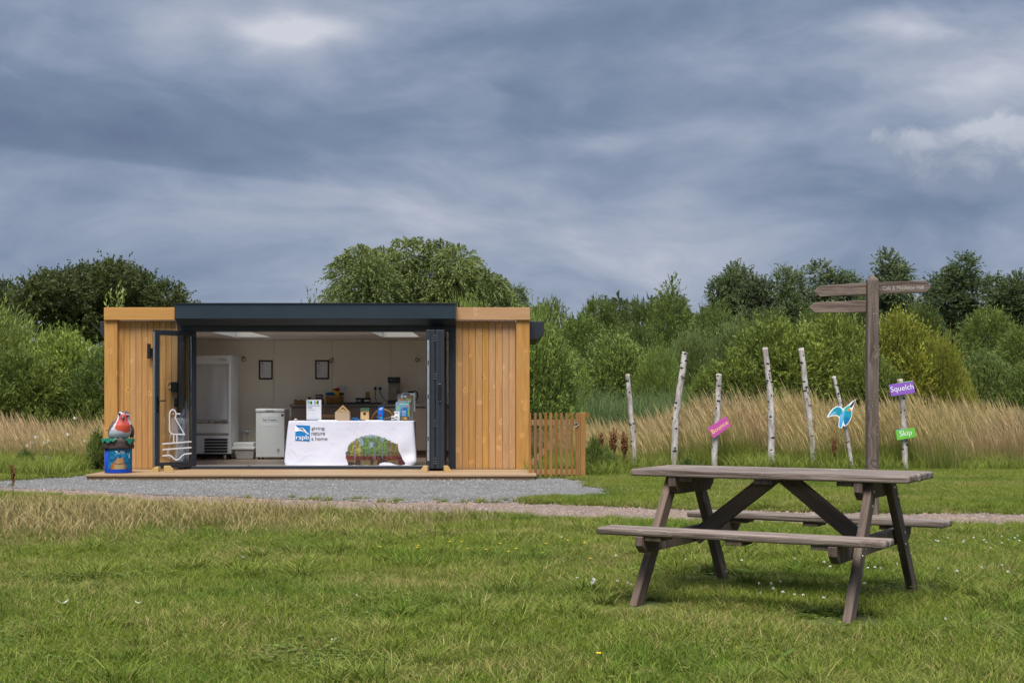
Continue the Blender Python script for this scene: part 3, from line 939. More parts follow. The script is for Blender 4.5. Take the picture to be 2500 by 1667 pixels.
# ------------------------------------------------------------------ deck in front of it
D0 = 20.85
deck = empty('timber_deck', (-3.1, 21.7, 0), 'low timber deck along the front of the cabin with grooved edge', 'deck')
dxl, dxr = PX(206, D0), PX(1310, D0)
nb = 11
bw = (YF + 0.03 - D0) / nb
for i in range(nb):
    yc = D0 + bw * (i + 0.5)
    # boards butt at staggered joints
    r = random.Random(40 + i)
    cuts = [dxl, dxl + (dxr - dxl) * r.uniform(0.25, 0.45), dxl + (dxr - dxl) * r.uniform(0.6, 0.8), dxr]
    for a, b in zip(cuts[:-1], cuts[1:]):
        board('deck_board', (b - a - 0.003, bw - 0.005, 0.027), MAT['deck_wood'], deck, ((a + b) / 2 + 3.1, yc - 21.7, DECK - 0.0135), None, 0.003, 2)
xj = [dxl + 0.025, dxl + 2.2, dxl + 4.7, dxr - 0.025]
for a, b in zip(xj[:-1], xj[1:]):
    pr = [(0, 0.004), (0, 0.056)]
    o = MB()
    o.lohi((-(b - a) / 2 + .001, 0.006, -0.028), ((b - a) / 2 - .001, 0.028, 0.028))
    for k in range(4):
        o.lohi((-(b - a) / 2 + .001, 0.0, -0.028 + k * 0.0145), ((b - a) / 2 - .001, 0.006, -0.028 + k * 0.0145 + 0.0105))
    o.build('fascia_board', MAT['deck_wood'], deck, ((a + b) / 2 + 3.1, D0 + 0.022 - 21.7, 0.029))
for x in (dxl + 0.025, dxr - 0.025 - 0.028):
    MB().lohi((x + 3.1, 0.042 + D0 - 21.7, 0.001), (x + 0.028 + 3.1, YF - 21.7, 0.057)).build('side_fascia', MAT['deck_wood'], deck)
MB().lohi((dxl + 3.2, D0 + 0.06 - 21.7, 0.0), (dxr + 3.0, YF - 0.05 - 21.7, 0.052)).build('joist_frame', MAT['dark_gap'], deck)


# wedges that hold the doors open
def wedge(u0, u1, v0, v1, flip, label, d):
    base = P((u0 + u1) / 2, v1, d); base.z = DECK
    wd, h = (u1 - u0) / F * d, (v1 - v0) / F * d
    s = -1 if flip else 1
    poly = [(-s * wd / 2, 0), (s * wd / 2, 0), (s * wd / 2, h * 0.36), (s * wd * 0.1, h), (-s * wd / 2, h)]
    o = MB().prism(poly, -0.045, 0.045).build('door_wedge', MAT['wedge_wood'], None, base, (0, 0, 0.15 * s), 0.004)
    return tag(o, label, 'door wedge', 'wooden wedges holding the doors')


wedge(401, 424, 1134.5, 1150, False, 'angled wooden block right of the free edge of the left glass door', 21.62)
wedge(372, 390, 1139, 1151, True, 'small wooden block tucked under the free corner of the left glass door', 21.78)
wedge(1028.5, 1045, 1136, 1151, True, 'wooden wedge on the left of the folded door stack', 21.72)
wedge(1083.5, 1100, 1136, 1151, False, 'wooden wedge on the right of the folded door stack', 21.72)

# ------------------------------------------------------------------ inside the cabin
FLOOR = 0.118
# display fridge
DFR = 25.3
fx0, fx1 = PX(463, DFR), PX(563.5, DFR)
fz0, fz1 = FLOOR, PZ(868, DFR)
fr = empty('display_fridge', ((fx0 + fx1) / 2, DFR, FLOOR), 'tall white display fridge with a silver pull-down blind', 'fridge')
W2 = (fx1 - fx0) / 2
H = fz1 - FLOOR
fxu = lambda u: PX(u, DFR) - (fx0 + fx1) / 2
fzv = lambda v: PZ(v, DFR) - FLOOR
cs = MB()
cs.lohi((-W2, 0.0, 0.10), (-W2 + 0.035, 0.74, H)).lohi((W2 - 0.045, 0.0, 0.10), (W2, 0.74, H + 0.008))
cs.lohi((-W2 + .035, 0.3, 0.10), (W2 - 0.045, 0.74, H))
cs.lohi((-W2 + .035, 0.0, fzv(889)), (W2 - 0.045, 0.3, H))
cs.lohi((-W2 + .035, 0.03, 0.10), (W2 - 0.045, 0.3, fzv(1055)))
cs.build('cabinet', MAT['white_enamel'], fr, bevel=0.006)
# blind with soft folds
nx, nz = 26, 2
x0, x1 = -W2 + 0.037, W2 - 0.052
vs, fs = [], []
for j in range(13):
    z = fzv(889) + (fzv(1025) - fzv(889)) * j / 12
    for i in range(nx + 1):
        q = i / nx
        y = 0.05 + 0.006 * math.sin(q * 8 + 0.6) + 0.002 * math.sin(q * 19 + j * 0.15) + 0.03 * (q ** 6) * (j / 12)
        vs.append((x0 + (x1 - x0) * q - 0.012 * (q > .9) * (j / 12) * (1 - j / 12) * 4, y, z))
for j in range(12):
    for i in range(nx):
        a = j * (nx + 1) + i
        fs.append((a, a + 1, a + nx + 2, a + nx + 1))
MB().add(vs, fs, 0, True).build('night_blind', MAT['night_blind'], fr)
rl = MB().lohi((x0, -0.012, fzv(1032)), (x1, 0.03, fzv(1025))).build('blind_rail', MAT['steel'], fr, bevel=0.004)
MB().lohi((fxu(487), -0.03, fzv(1033)), (fxu(500), -0.012, fzv(1026))).build('rail_handle', MAT['galvanised'], rl, bevel=0.005)
MB().lohi((x0, 0.0, fzv(1057)), (x1 + .006, 0.029, fzv(1033))).build('lower_panel', MAT['white_plastic'], fr, bevel=0.004)
MB().lohi((x0, -0.006, fzv(1061.5)), (x1 + .006, 0.029, fzv(1057.5))).build('trim_rail', MAT['galvanised'], fr)
gp = MB().lohi((x0, 0.0, fzv(1107)), (x1 + .006, 0.029, fzv(1062))).build('grille_panel', MAT['white_enamel'], fr, bevel=0.004)
for k in range(5):
    va, vb = 1070 + k * 7.22, 1076 + k * 7.22
    MB().prism([(fxu(497.5), fzv(vb)), (fxu(554.5), fzv(vb)), (fxu(556.7), fzv(va)), (fxu(500), fzv(va))], -0.003, 0.001).build('vent_slot', MAT['vent_mesh'], gp)
MB().lohi((-W2 + .01, 0.01, 0.085), (W2 - .005, 0.7, 0.10)).lohi((-W2 + .02, 0.15, 0.03), (W2 - .03, 0.7, 0.085)).build('plinth', MAT['black_plastic'], fr)
for x in (fxu(548), -W2 + 0.08):
    ca_ = MB().cyl((x - 0.018, 0.06, 0.036), (x + 0.018, 0.06, 0.036), 0.036, None, 16).build('caster', MAT['galvanised'], fr)
    MB().lohi((x - 0.026, 0.03, 0.04), (x + 0.026, 0.09, 0.086)).build('caster_fork', MAT['steel'], ca_, bevel=0.006)
sw = MB()
ribbon(sw, [(fxu(535) + .006 * 0, fzv(879)), (fxu(537), fzv(877)), (fxu(541), fzv(876.2)), (fxu(546), fzv(876.6)), (fxu(550), fzv(878))], 0.008, -0.002)
sw.build('swoosh_mark', MAT['print_black'], fr)
text('maker_name', 'williams', fxu(545), fzv(879.4), 0.085, MAT['print_black'], fr, -0.0025)
MB().sphere((fxu(552), -0.001, fzv(878.8)), 0.007, 8, 6).build('red_dot', MAT['print_black'], fr)

# chest freezer
DZ = 25.37
fz = empty('chest_freezer', (PX(659.5, DZ), DZ, FLOOR), 'small white chest freezer with an ice cream notice', 'freezer')
hw = PX(695.2, DZ) - PX(659.5, DZ)
q = lambda v: PZ(v, DZ) - FLOOR
qx = lambda u: PX(u, DZ) - PX(659.5, DZ)
MB().lohi((-hw + .004, 0.0, 0.035), (hw - .004, 0.54, q(1005.5))).build('cabinet', MAT['white_enamel'], fz, bevel=0.012)
ld = MB().lohi((-hw, -0.012, q(1005)), (hw, 0.55, q(997.6))).build('lid', MAT['white_enamel'], fz, bevel=0.010)
MB().lohi((qx(648.5), -0.016, q(1003)), (qx(670), -0.012, q(1001))).build('lid_grip', MAT['print_grey'], ld)
for x in (-hw + 0.05, hw - 0.05):
    for y in (0.05, 0.48): MB().cyl((x, y, 0.0), (x, y, 0.036), 0.02).build('foot', MAT['black_plastic'], fz)
MB().cyl((qx(678.7), -0.016, q(1095.3)), (qx(678.7), 0.002, q(1095.3)), 0.023, 0.026, 18).build('thermostat_knob', MAT['white_plastic'], fz)
MB().cyl((qx(678.7), -0.0162, q(1095.3)), (qx(678.7), -0.0155, q(1095.3)), 0.016, None, 18).build('knob_face', MAT['galvanised'], fz)
MB().cyl((qx(679), -0.003, q(1104)), (qx(679), 0.002, q(1104)), 0.007, None, 10).build('warning_light', MAT['print_black'], fz)
MB().lohi((qx(686.5), -0.002, q(1016)), (qx(692.5), 0.001, q(1010.5))).build('energy_sticker', MAT['mahogany'], fz)
MB().lohi((qx(638), -0.0025, q(1040)), (qx(680.8), 0.001, q(1009))).build('notice', MAT['paper'], fz)
bo = MB()
for a, b, c, d in ((640, 680, 1018.5, 1019), (640, 680, 1029.3, 1029.8), (640, 640.5, 1018.5, 1029.8), (679.5, 680, 1018.5, 1029.8)):
    bo.lohi((qx(a), -0.0035, q(d)), (qx(b), -0.0025, q(c)))
bo.build('notice_border', MAT['print_grey'], fz)
text('notice_lettering', 'Ice Creams', qx(659.6), q(1024.2), 33.5 / F * DZ, MAT['print_navy'], fz, -0.004, wire=True)

# storage tub
DT = 25.42
tb = empty('storage_tub', (PX(594, DT), DT, FLOOR), 'translucent lidded plastic tub beside the chest freezer', 'storage tub')
tx = lambda u: PX(u, DT) - PX(594, DT)
tz = lambda v: PZ(v, DT) - FLOOR
prof_t = [(tx(576.5), 0.003), (tx(617), 0.003), (tx(621), tz(1097)), (tx(572), tz(1097))]
MB().prism(prof_t, 0.0, 0.30).build('tub', MAT['tub_clear'], tb, bevel=0.012)
MB().lohi((tx(566.3), -0.02, tz(1097)), (tx(622), 0.32, tz(1091))).lohi((tx(569), -0.006, tz(1091)), (tx(619), 0.30, tz(1080))).build('lid', MAT['white_plastic'], tb, bevel=0.010)

# kitchen counter
DC = 26.0
cx0, cx1 = PX(708, DC), XR - 0.165
ct = empty('kitchen_counter', ((cx0 + cx1) / 2, DC, FLOOR), 'taupe kitchen counter with grey worktop along the back wall', 'counter')
mid_ = (cx0 + cx1) / 2
kz = lambda v: PZ(v, DC) - FLOOR
ku = lambda u: PX(u, DC) - mid_
WT = kz(986.5)
MB().lohi((cx0 - mid_, -0.02, kz(993)), (cx1 - mid_, 0.597, WT)).build('worktop', MAT['worktop_grey'], ct, bevel=0.004)
MB().lohi((ku(711), 0.02, 0.13), (cx1 - mid_, 0.597, kz(993.2))).build('carcass', MAT['cabinet_taupe'], ct)
MB().lohi((ku(708.3), 0.0, 0.0), (ku(711), 0.597, kz(993.2))).build('end_panel', MAT['white_enamel'], ct)
MB().lohi((ku(711.2), 0.06, 0.0), (cx1 - mid_, 0.5, 0.13)).build('plinth', MAT['brown_wood'], ct)
dc = [711.5, 797.5, 883, 969, 1055, 1141]
for a, b in zip(dc[:-1], dc[1:]):
    MB().lohi((ku(a) + 0.002, 0.0, 0.135), (min(ku(b), cx1 - mid_) - 0.002, 0.019, kz(994.5))).build('cupboard_door', MAT['cabinet_taupe'], ct, bevel=0.003)
WTZ = WT + FLOOR
CW = DC + 0.25          # where things on the worktop stand
cz = lambda v: PZ(v, CW)
cu_ = lambda u: PX(u, CW)

# wicker basket with folded fabric in it
bk = empty('wicker_basket', (cu_(817.5), CW, WTZ), 'round wicker basket of coloured felt pieces on the worktop', 'basket')
rb = (cu_(838.5) - cu_(796)) / 2
hb_ = cz(965.5) - WTZ
bs = MB()
prf = []
for k in range(13):
    z = hb_ * k / 12
    prf.append((rb * (0.90 + 0.10 * k / 12) * (1.015 if k % 2 else 0.985), z))
bs.lathe(prf, 40)
bs.build('basket_body', MAT['wicker'], bk)
MB().lathe([(rb * 0.99, hb_ * 0.8), (rb * 1.03, hb_ * 0.83), (rb * 1.04, hb_ * 0.97), (rb * 1.0, hb_)], 40).build('basket_rim', MAT['wicker_pale'], bk)
st_ = MB()
for k in range(26):
    a = 2 * math.pi * k / 26
    st_.cyl((rb * 0.93 * math.cos(a), rb * 0.93 * math.sin(a), 0.0), (rb * 1.01 * math.cos(a), rb * 1.01 * math.sin(a), hb_ * 0.8), 0.006, None, 5)
st_.build('stake', MAT['wicker_pale'], bk)


def felt(name, pts, d0, d1, mat, label, cat='felt piece'):
    o = MB().prism([(PX(700 + a / 5.6, CW), PZ(790 + b / 5.6, CW)) for a, b in pts], CW + d0, CW + d1).build(name, MAT[mat], None, bevel=0.008)
    return tag(o, label, cat, 'felt pieces in the basket')


felt('felt_piece', [(530, 965), (545, 945), (600, 935), (660, 937), (692, 955), (690, 985), (550, 985)], -0.06, 0.02, 'felt_blue', 'blue rounded felt piece at the left of the basket')
felt('felt_piece', [(636, 905), (650, 900), (738, 940), (715, 975), (690, 985), (670, 965), (640, 940)], -0.09, -0.065, 'felt_yellow', 'yellow folded felt piece in front of the basket heap')
felt('felt_piece', [(617, 895), (718, 872), (720, 925), (640, 925)], 0.025, 0.05, 'felt_red', 'red felt piece sticking up at the top of the basket')
felt('felt_piece', [(735, 940), (782, 945), (775, 975), (740, 985), (715, 980)], -0.055, 0.03, 'felt_dark', 'dark felt piece at the right of the basket')

# wooden tray of brown trinkets, framed card on a box
ty = empty('wooden_tray', (cu_(735), CW, WTZ), 'shallow wooden tray of dark trinkets at the left of the worktop', 'tray')
trw = (cu_(750) - cu_(720)) / 2
MB().lohi((-trw, -0.12, 0.0), (trw, 0.12, 0.012)).build('tray_base', MAT['brown_wood'], ty)
sd = MB().lohi((-trw, -0.12, 0.012), (trw, -0.108, 0.055)).lohi((-trw, 0.108, 0.012), (trw, 0.12, 0.055)).lohi((-trw, -0.108, 0.012), (-trw + .012, 0.108, 0.055)).lohi((trw - .012, -0.108, 0.012), (trw, 0.108, 0.055))
sd.build('tray_side', MAT['gate_rail_wood'], ty)
rr = random.Random(8)
for k in range(9):
    o = MB().sphere((cu_(722 + k * 2.6), CW + rr.uniform(-0.06, 0.06), WTZ + 0.05 + rr.uniform(0, .012)), (0.024, 0.024, 0.022), 10, 7).build('trinket', MAT['brown_wood' if k % 3 else 'print_black'])
    tag(o, 'small dark rounded trinket heaped in the wooden tray on the worktop', 'trinket', 'trinkets in the wooden tray')
bx = tag(MB().lohi((cu_(771), CW - 0.08, WTZ), (cu_(789.5), CW + 0.08, cz(973.5))).build('brown_box', MAT['mahogany'], None, bevel=0.003), 'dark brown box carrying a small black sign on the worktop', 'box')
sg = empty('counter_sign', (cu_(780), CW - 0.03, cz(973.3)), 'small black sign with white writing on the brown box', 'sign')
MB().lohi((-0.066, -0.012, 0.0), (0.066, 0.012, 0.078)).build('sign_panel', MAT['mahogany'], sg, bevel=0.003)
MB().lohi((-0.058, -0.0135, 0.008), (0.058, -0.0118, 0.070)).build('sign_face', MAT['print_black'], sg)
sq = MB()
ribbon(sq, [(-0.048, 0.03), (-0.04, 0.048), (-0.03, 0.03), (-0.018, 0.048), (-0.008, 0.032), (0.01, 0.046), (0.02, 0.03), (0.034, 0.046), (0.046, 0.032)], 0.008, -0.0142)
sq.build('sign_scrawl', MAT['white_print'], sg)
cp0 = tag(MB().lohi((cu_(752), CW - .02, WTZ), (cu_(759), CW + .05, cz(969))).build('dark_tub', MAT['print_black'], None, bevel=0.006), 'small dark tub half hidden behind the clipboard sign', 'tub')

# drip tray, printed box, stacked cups, drinks machine, kettle
dtv = empty('serving_tray', (cu_(887), CW - .05, WTZ), 'long flat black serving tray on the worktop', 'tray')
MB().lohi((cu_(844) - cu_(887), -0.14, 0.0), (cu_(931) - cu_(887), 0.14, 0.012)).build('tray_base', MAT['black_plastic'], dtv, bevel=0.003)
e1 = cu_(931) - cu_(887); e0 = -e1
MB().lohi((e0, -0.15, 0.0), (e1, -0.14, 0.034)).lohi((e0, 0.14, 0.0), (e1, 0.15, 0.034)).lohi((e0 - .01, -.15, 0), (e0, .15, .034)).lohi((e1, -.15, 0), (e1 + .01, .15, .034)).build('tray_rim', MAT['black_plastic'], dtv, bevel=0.003)
pb_ = empty('printed_box', (cu_(887.5), CW - 0.05, WTZ + 0.0125), 'low black box with white drawings standing in the black tray', 'box')
hx = (cu_(905) - cu_(870)) / 2
hz_ = cz(971) - WTZ - 0.0125
MB().lohi((-hx, -0.07, 0), (hx, 0.07, hz_)).build('box_body', MAT['print_black'], pb_, bevel=0.003)
dr = MB()
for cx_, r_ in ((-hx * .82, .016), (-hx * .45, .018), (hx * .35, .02), (hx * .6, .018), (hx * .82, .017)):
    dr.sphere((cx_, -0.0705, hz_ * 0.5), (r_, 0.001, r_ * 0.75), 10, 6)
dr.build('drawing', MAT['white_print'], pb_)
cups = empty('paper_cup', (cu_(898), CW - 0.05, WTZ + 0.0125 + hz_ + .001), 'stack of brown paper cups upside down on the black printed box', 'paper cup')
cpb = MB()
hc = cz(956) - (WTZ + 0.0125 + hz_)
for k in range(3):
    zz = hc * k * 0.1
    cpb.lathe([(0.044 - .001 * k, zz), (0.045, zz + .004), (0.043, zz + .008), (0.034, zz + hc * 0.78)], 20)
cpb.build('cup', MAT['paper_cup'], cups)
dm = empty('drinks_machine', (cu_(962), CW, WTZ), 'cream hot drinks machine with black top and black base', 'drinks machine')
hx = (cu_(976.5) - cu_(948.5)) / 2
MB().lohi((-hx, -0.1, 0.0), (hx * 0.75, 0.14, 0.075)).build('machine_base', MAT['black_plastic'], dm, bevel=0.006)
MB().lohi((-hx * .98, 0.0, 0.076), (hx * .98, 0.14, cz(934) - WTZ)).build('machine_body', MAT['machine_cream'], dm, bevel=0.006)
MB().lohi((-hx * 1.03, -0.12, cz(934) - WTZ + .001), (hx * 1.05, 0.14, cz(920) - WTZ)).build('machine_top', MAT['black_plastic'], dm, bevel=0.012)
MB().lohi((hx * .42, -0.012, cz(962) - WTZ), (hx * .85, -0.001, cz(951) - WTZ)).build('slot', MAT['gloss_black'], dm, bevel=0.003)
MB().lohi((-hx * .72, -0.1215, cz(927.6) - WTZ), (-hx * .25, -0.119, cz(926.6) - WTZ)).build('badge', MAT['print_grey'], dm)
kt = empty('kettle', (cu_(1003), CW - .05, WTZ), 'black electric kettle at the right end of the worktop', 'kettle')
kh = cz(954) - WTZ
MB().lathe([(0.082, 0.0), (0.085, 0.02), (0.075, kh * 0.55), (0.064, kh * 0.88), (0.05, kh * 0.97), (0.012, kh)], 24).build('body', MAT['gloss_black'], kt)
MB().tube([(0.04, 0, kh * 0.93), (0.09, 0, kh * 1.0), (0.125, 0, kh * 0.86), (0.13, 0, kh * 0.6), (0.115, 0, kh * 0.38), (0.078, 0, kh * 0.26)], 0.013, 8).build('handle', MAT['black_plastic'], kt)
MB().prism([(-0.055, kh * 0.9), (-0.10, kh * 0.86), (-0.065, kh * 0.68)], -0.018, 0.018).build('spout', MAT['gloss_black'], kt)
MB().lathe([(0.09, 0.0), (0.09, 0.018), (0.0801, 0.0195)], 24).build('base', MAT['black_plastic'], kt)

# sockets and their plugs, framed notices, spot lamps on the back wall
YB = 26.6


def socket(u0, u1, v0, v1, label):
    s = empty('wall_socket', P((u0 + u1) / 2, (v0 + v1) / 2, YB), label, 'socket', 'double sockets on the back wall')
    a, b = (u1 - u0) / 2 / F * YB, (v1 - v0) / 2 / F * YB
    MB().lohi((-a, -0.012, -b), (a, -0.0005, b)).build('plate', MAT['white_plastic'], s, bevel=0.003)
    h_ = MB()
    for x in (-a * .5, a * .5):
        h_.lohi((x - .004, -0.0128, 0.002), (x + .004, -0.0118, 0.018)).lohi((x - .018, -0.0128, -0.018), (x - .008, -0.0118, -0.012)).lohi((x + .008, -0.0128, -0.018), (x + .018, -0.0118, -0.012))
    h_.build('pin_hole', MAT['print_black'], s)
    return s


socket(587.2, 609, 1046, 1060, 'double white socket above the plastic tub')
socket(826.8, 847.3, 940.5, 952.5, 'double white socket behind the wicker basket')
socket(912.2, 933.2, 940.5, 952.5, 'double white socket with two black plugs')


def plug(u, v, mat, path, label):
    s = empty('plug', P(u, v, YB - 0.012), label, 'plug', 'plugs in the wall sockets')
    MB().lathe([(0.026, 0), (0.027, 0.02), (0.021, 0.042), (0.008, 0.046)], 14).build('plug_body', MAT[mat], s, None, (math.radians(90), 0, 0))
    MB().tube([Vector((0, -0.03, -0.01))] + [P(a, b, dd) - s.location for a, b, dd in path], 0.006 if mat == 'black_plastic' else 0.005, 6).build('flex', MAT[mat], s)


b5 = lambda a, b: (700 + a / 5.6, 790 + b / 5.6)
plug(*b5(1212, 884), 'black_plastic', [(*b5(1213, 960), 26.52), (*b5(1212, 1010), 26.5), (*b5(1232, 1062), 26.48)], 'left black plug above the serving tray')
plug(*b5(1275, 884), 'black_plastic', [(*b5(1280, 950), 26.52), (*b5(1310, 1000), 26.5), (*b5(1352, 1050), 26.45), (*b5(1385, 1085), 26.4)], 'right black plug beside the drinks machine')
b7 = lambda a, b: (370 + a / 7.127, 960 + b / 7.127)
plug(*b7(1583, 675), 'white_plastic', [(*b7(1580, 720), 26.55), (*b7(1588, 800), 26.55), (*b7(1590, 870), 26.5)], 'left white plug above the plastic tub')
plug(*b7(1662, 672), 'white_plastic', [(*b7(1664, 720), 26.55), (*b7(1680, 800), 26.55), (*b7(1682, 870), 26.5)], 'right white plug above the plastic tub')


def notice(u0, u1, v0, v1, label, seed):
    s = empty('picture_frame', P((u0 + u1) / 2, (v0 + v1) / 2, YB - 0.001), label, 'picture frame', 'framed notices on the back wall')
    a, b = (u1 - u0) / 2 / F * YB, (v1 - v0) / 2 / F * YB
    t_ = 0.028
    MB().lohi((-a, -0.02, -b), (-a + t_, 0, b)).lohi((a - t_, -0.02, -b), (a, 0, b)).lohi((-a + t_, -0.02, -b), (a - t_, 0, -b + t_)).lohi((-a + t_, -0.02, b - t_), (a - t_, 0, b)).build('moulding', MAT['mahogany'], s, bevel=0.003)
    MB().lohi((-a + t_, -0.008, -b + t_), (a - t_, -0.002, b - t_)).build('certificate', MAT['paper'], s)
    ln = MB()
    r = random.Random(seed)
    ln.lohi((-a + .045, -0.0095, b - 0.075), (-a + 0.085, -0.0082, b - 0.05))
    for k in range(11):
        z = b - 0.10 - k * 0.017
        ln.lohi((-a + 0.045, -0.0095, z), (-a + 0.045 + r.uniform(0.03, 0.08), -0.0082, z + 0.003))
    ln.build('small_print', MAT['print_grey'], s)


notice(632.2, 666.2, 879.4, 926, 'brown framed notice between the fridge and the counter', 1)
notice(769.6, 803.6, 879, 925.5, 'brown framed notice above the worktop, beside a spot lamp', 2)


def spot(u, v, turn, label):
    s = empty('spot_lamp', P(u, v, YB), label, 'spot lamp', 'small brass spot lamps')
    MB().cyl((0, -0.0005, 0.02), (0, -0.018, 0.02), 0.036, 0.03, 18).build('rose', MAT['brass'], s)
    MB().cyl((0, -0.018, 0.02), (turn * .3, -0.05, 0.0), 0.008, None, 8).build('arm', MAT['brass'], s)
    M = Matrix.Translation((turn * 0.3, -0.055, -0.005)) @ Euler((0.5, 0, turn * 9)).to_matrix().to_4x4()
    hd_ = MB().lathe([(0.014, -0.045), (0.03, -0.03), (0.037, 0.0), (0.038, 0.03)], 18)
    me = hd_.mesh('lamp_head', MAT['brass'])
    o = link('lamp_head', me, s); o.matrix_local = M @ Matrix.Rotation(math.radians(90), 4, 'X')
    k = MB().sphere((0, 0, 0.03), (0.03, 0.03, 0.008), 14, 8).build('bulb', MAT['steel'], o)


spot(594.6, 877, 0.04, 'brass spot lamp between the fridge and the left notice')
spot(809.7, 879, 0.0, 'brass spot lamp touching the corner of the right notice')
spot(1021, 877, -0.03, 'brass spot lamp near the folded doors')

# ------------------------------------------------------------------ cloth-covered table in the doorway
TY = 22.86
tt_ = empty('folding_table', (PX(857, 22.9), TY + 0.2, DECK), 'trestle table standing in the cabin doorway under a white printed cloth', 'table')
TT = PZ(1027.2, 22.62)
tl = 0.98
MB().lohi((-tl, -0.28, TT - DECK - 0.035), (tl, 0.40, TT - DECK - 0.006)).build('table_top', MAT['white_plastic'], tt_)
for x in (-0.8, 0.8):
    for y in (-0.2, 0.32):
        MB().cyl((x, y, 0.052 if y > 0 else 0.0), (x, y, TT - DECK - 0.036), 0.014, None, 8).build('leg', MAT['galvanised'], tt_)

xc = PX(857, 22.62)


def cloth_front(x, k):
    """y of the cloth's front at offset x from its middle, k from 0 (top) to 1 (hem)"""
    y = 22.60 - 0.05 * k
    y += 0.010 * k * math.sin(x * 5.1 + 0.7) + 0.006 * k * math.sin(x * 11.3 + 2.0 * k) + 0.004 * math.sin(x * 3.0 + k * 5)
    y += 0.02 * k * math.exp(-((x - 0.82) / 0.16) ** 2) * math.sin(k * 7 + x * 10)
    y -= 0.035 * math.exp(-((k - 0.86) / 0.12) ** 2) * math.exp(-((x - 0.98) / 0.16) ** 2)
    return y


NK, NXC, NS = 44, 150, 16
zt_, zb_ = TT, DECK + 0.006
hl = lambda k: 0.995 + (0.050 * min(1, k * 1.15) if True else 0)
vs, fs = [], []
row = NXC + 1 + 2 * NS
for j in range(NK + 1):
    k = j / NK
    left = -(0.993 + 0.075 * k ** 0.8 - 0.03 * max(0, k - .86) / .14)
    right = 0.998 + 0.055 * k - 0.10 * max(0, k - .88) / .12
    z0_ = zt_ + (zb_ - zt_) * k
    hem = 0.012 * k ** 6
    for i in range(NS):
        q_ = i / NS
        y = 23.22 + (cloth_front(left, k) + 0.02 - 23.22) * q_
        vs.append((xc + left + 0.012 * k * math.sin(q_ * 14) - 0.018 * (1 - q_) * k, y, z0_))
    for i in range(NXC + 1):
        q_ = i / NXC
        x = left + (right - left) * q_
        e = min(1, min(q_, 1 - q_) * NXC / 3.0)
        y = cloth_front(x, k) + 0.02 * (1 - e) ** 2
        vs.append((xc + x, y, z0_ + hem * (math.sin(x * 7.0) * 0.5 + 0.5) * (1 if abs(x) < .9 else 2.5)))
    for i in range(NS):
        q_ = (i + 1) / NS
        y = cloth_front(right, k) + 0.02 + (23.22 - cloth_front(right, k) - 0.02) * q_
        vs.append((xc + right + 0.016 * k * math.sin(q_ * 15 + 1) - 0.06 * q_ * k, y, z0_ + 0.02 * k ** 8))
for j in range(NK):
    for i in range(row - 1):
        a = j * row + i
        fs.append((a, a + 1, a + row + 1, a + row))
top0 = len(vs)
fs.append(tuple(range(row)))
cl_me = MB().add(vs, fs, 0, True)
tc_ = cl_me.build('tablecloth', MAT['white_cloth'])
tag(tc_, 'white cloth with a hedgehog picture covering the table in the doorway', 'tablecloth')


def onc(a, b):
    """crop pixel on the cloth picture -> (x offset, k, world x, world z)"""
    u, v = 700 + a / 7.127, 1000 + b / 7.127
    X = PX(u, 22.57) - xc
    Z = PZ(v, 22.57)
    k = (zt_ - Z) / (zt_ - zb_)
    return X, min(max(k, 0), 1), X + xc, Z


def on_cloth(mb_pts, off):
    out = []
    for a, b in mb_pts:
        X, k, wx, wz = onc(a, b)
        out.append((wx, cloth_front(X, k) - off, wz))
    return out


# hedgehog silhouette filled with a woodland scene
outline = [(1050, 1025), (1062, 985), (1075, 930), (1046, 890), (1036, 830), (1034, 760), (1050, 690), (1082, 612), (1130, 568), (1190, 515), (1290, 475), (1410, 440), (1500, 438), (1560, 450),
           (1690, 490), (1810, 550), (1880, 590), (1935, 598), (1945, 700), (1985, 780), (2020, 860), (2065, 925), (2055, 950), (1985, 962), (1900, 950), (1800, 915), (1700, 908), (1620, 930), (1598, 960),
           (1612, 992), (1700, 1018), (1690, 1027), (1560, 1025), (1518, 995), (1470, 1000), (1465, 965), (1390, 958), (1330, 965), (1338, 1000), (1290, 1002), (1262, 965), (1180, 955), (1122, 965), (1116, 1024)]
rs = random.Random(5)
spiky = []
cxo, cyo = 1500, 800
for i, p in enumerate(outline):
    p2 = outline[(i + 1) % len(outline)]
    n_ = max(1, int(math.hypot(p2[0] - p[0], p2[1] - p[1]) / 9))
    for j in range(n_):
        a = p[0] + (p2[0] - p[0]) * j / n_; b = p[1] + (p2[1] - p[1]) * j / n_
        if 2 <= i <= 16:
            dl = math.hypot(a - cxo, b - cyo); s_ = 1 + (rs.uniform(-14, 16)) / dl
            a, b = cxo + (a - cxo) * s_, cyo + (b - cyo) * s_
        elif i < 2 or i >= 30:
            a += rs.uniform(-4, 4); b += rs.uniform(-4, 4)
        spiky.append((a, min(b, 1027)))


def inside(px, py, poly):
    """vectorised point in polygon"""
    r = np.zeros(px.shape, bool)
    n = len(poly)
    j = n - 1
    for i in range(n):
        xi, yi = poly[i]; xj, yj = poly[j]
        c = ((yi > py) != (yj > py)) & (px < (xj - xi) * (py - yi) / (yj - yi + 1e-12) + xi)
        r ^= c
        j = i
    return r


cell = 4.6
A_, B_ = np.meshgrid(np.arange(1015, 2085, cell), np.arange(415, 1032, cell))
ins = inside(A_.ravel() + cell / 2, B_.ravel() + cell / 2, spiky)
rng = np.random.default_rng(3)
sm_noise = rng.random((20, 34))


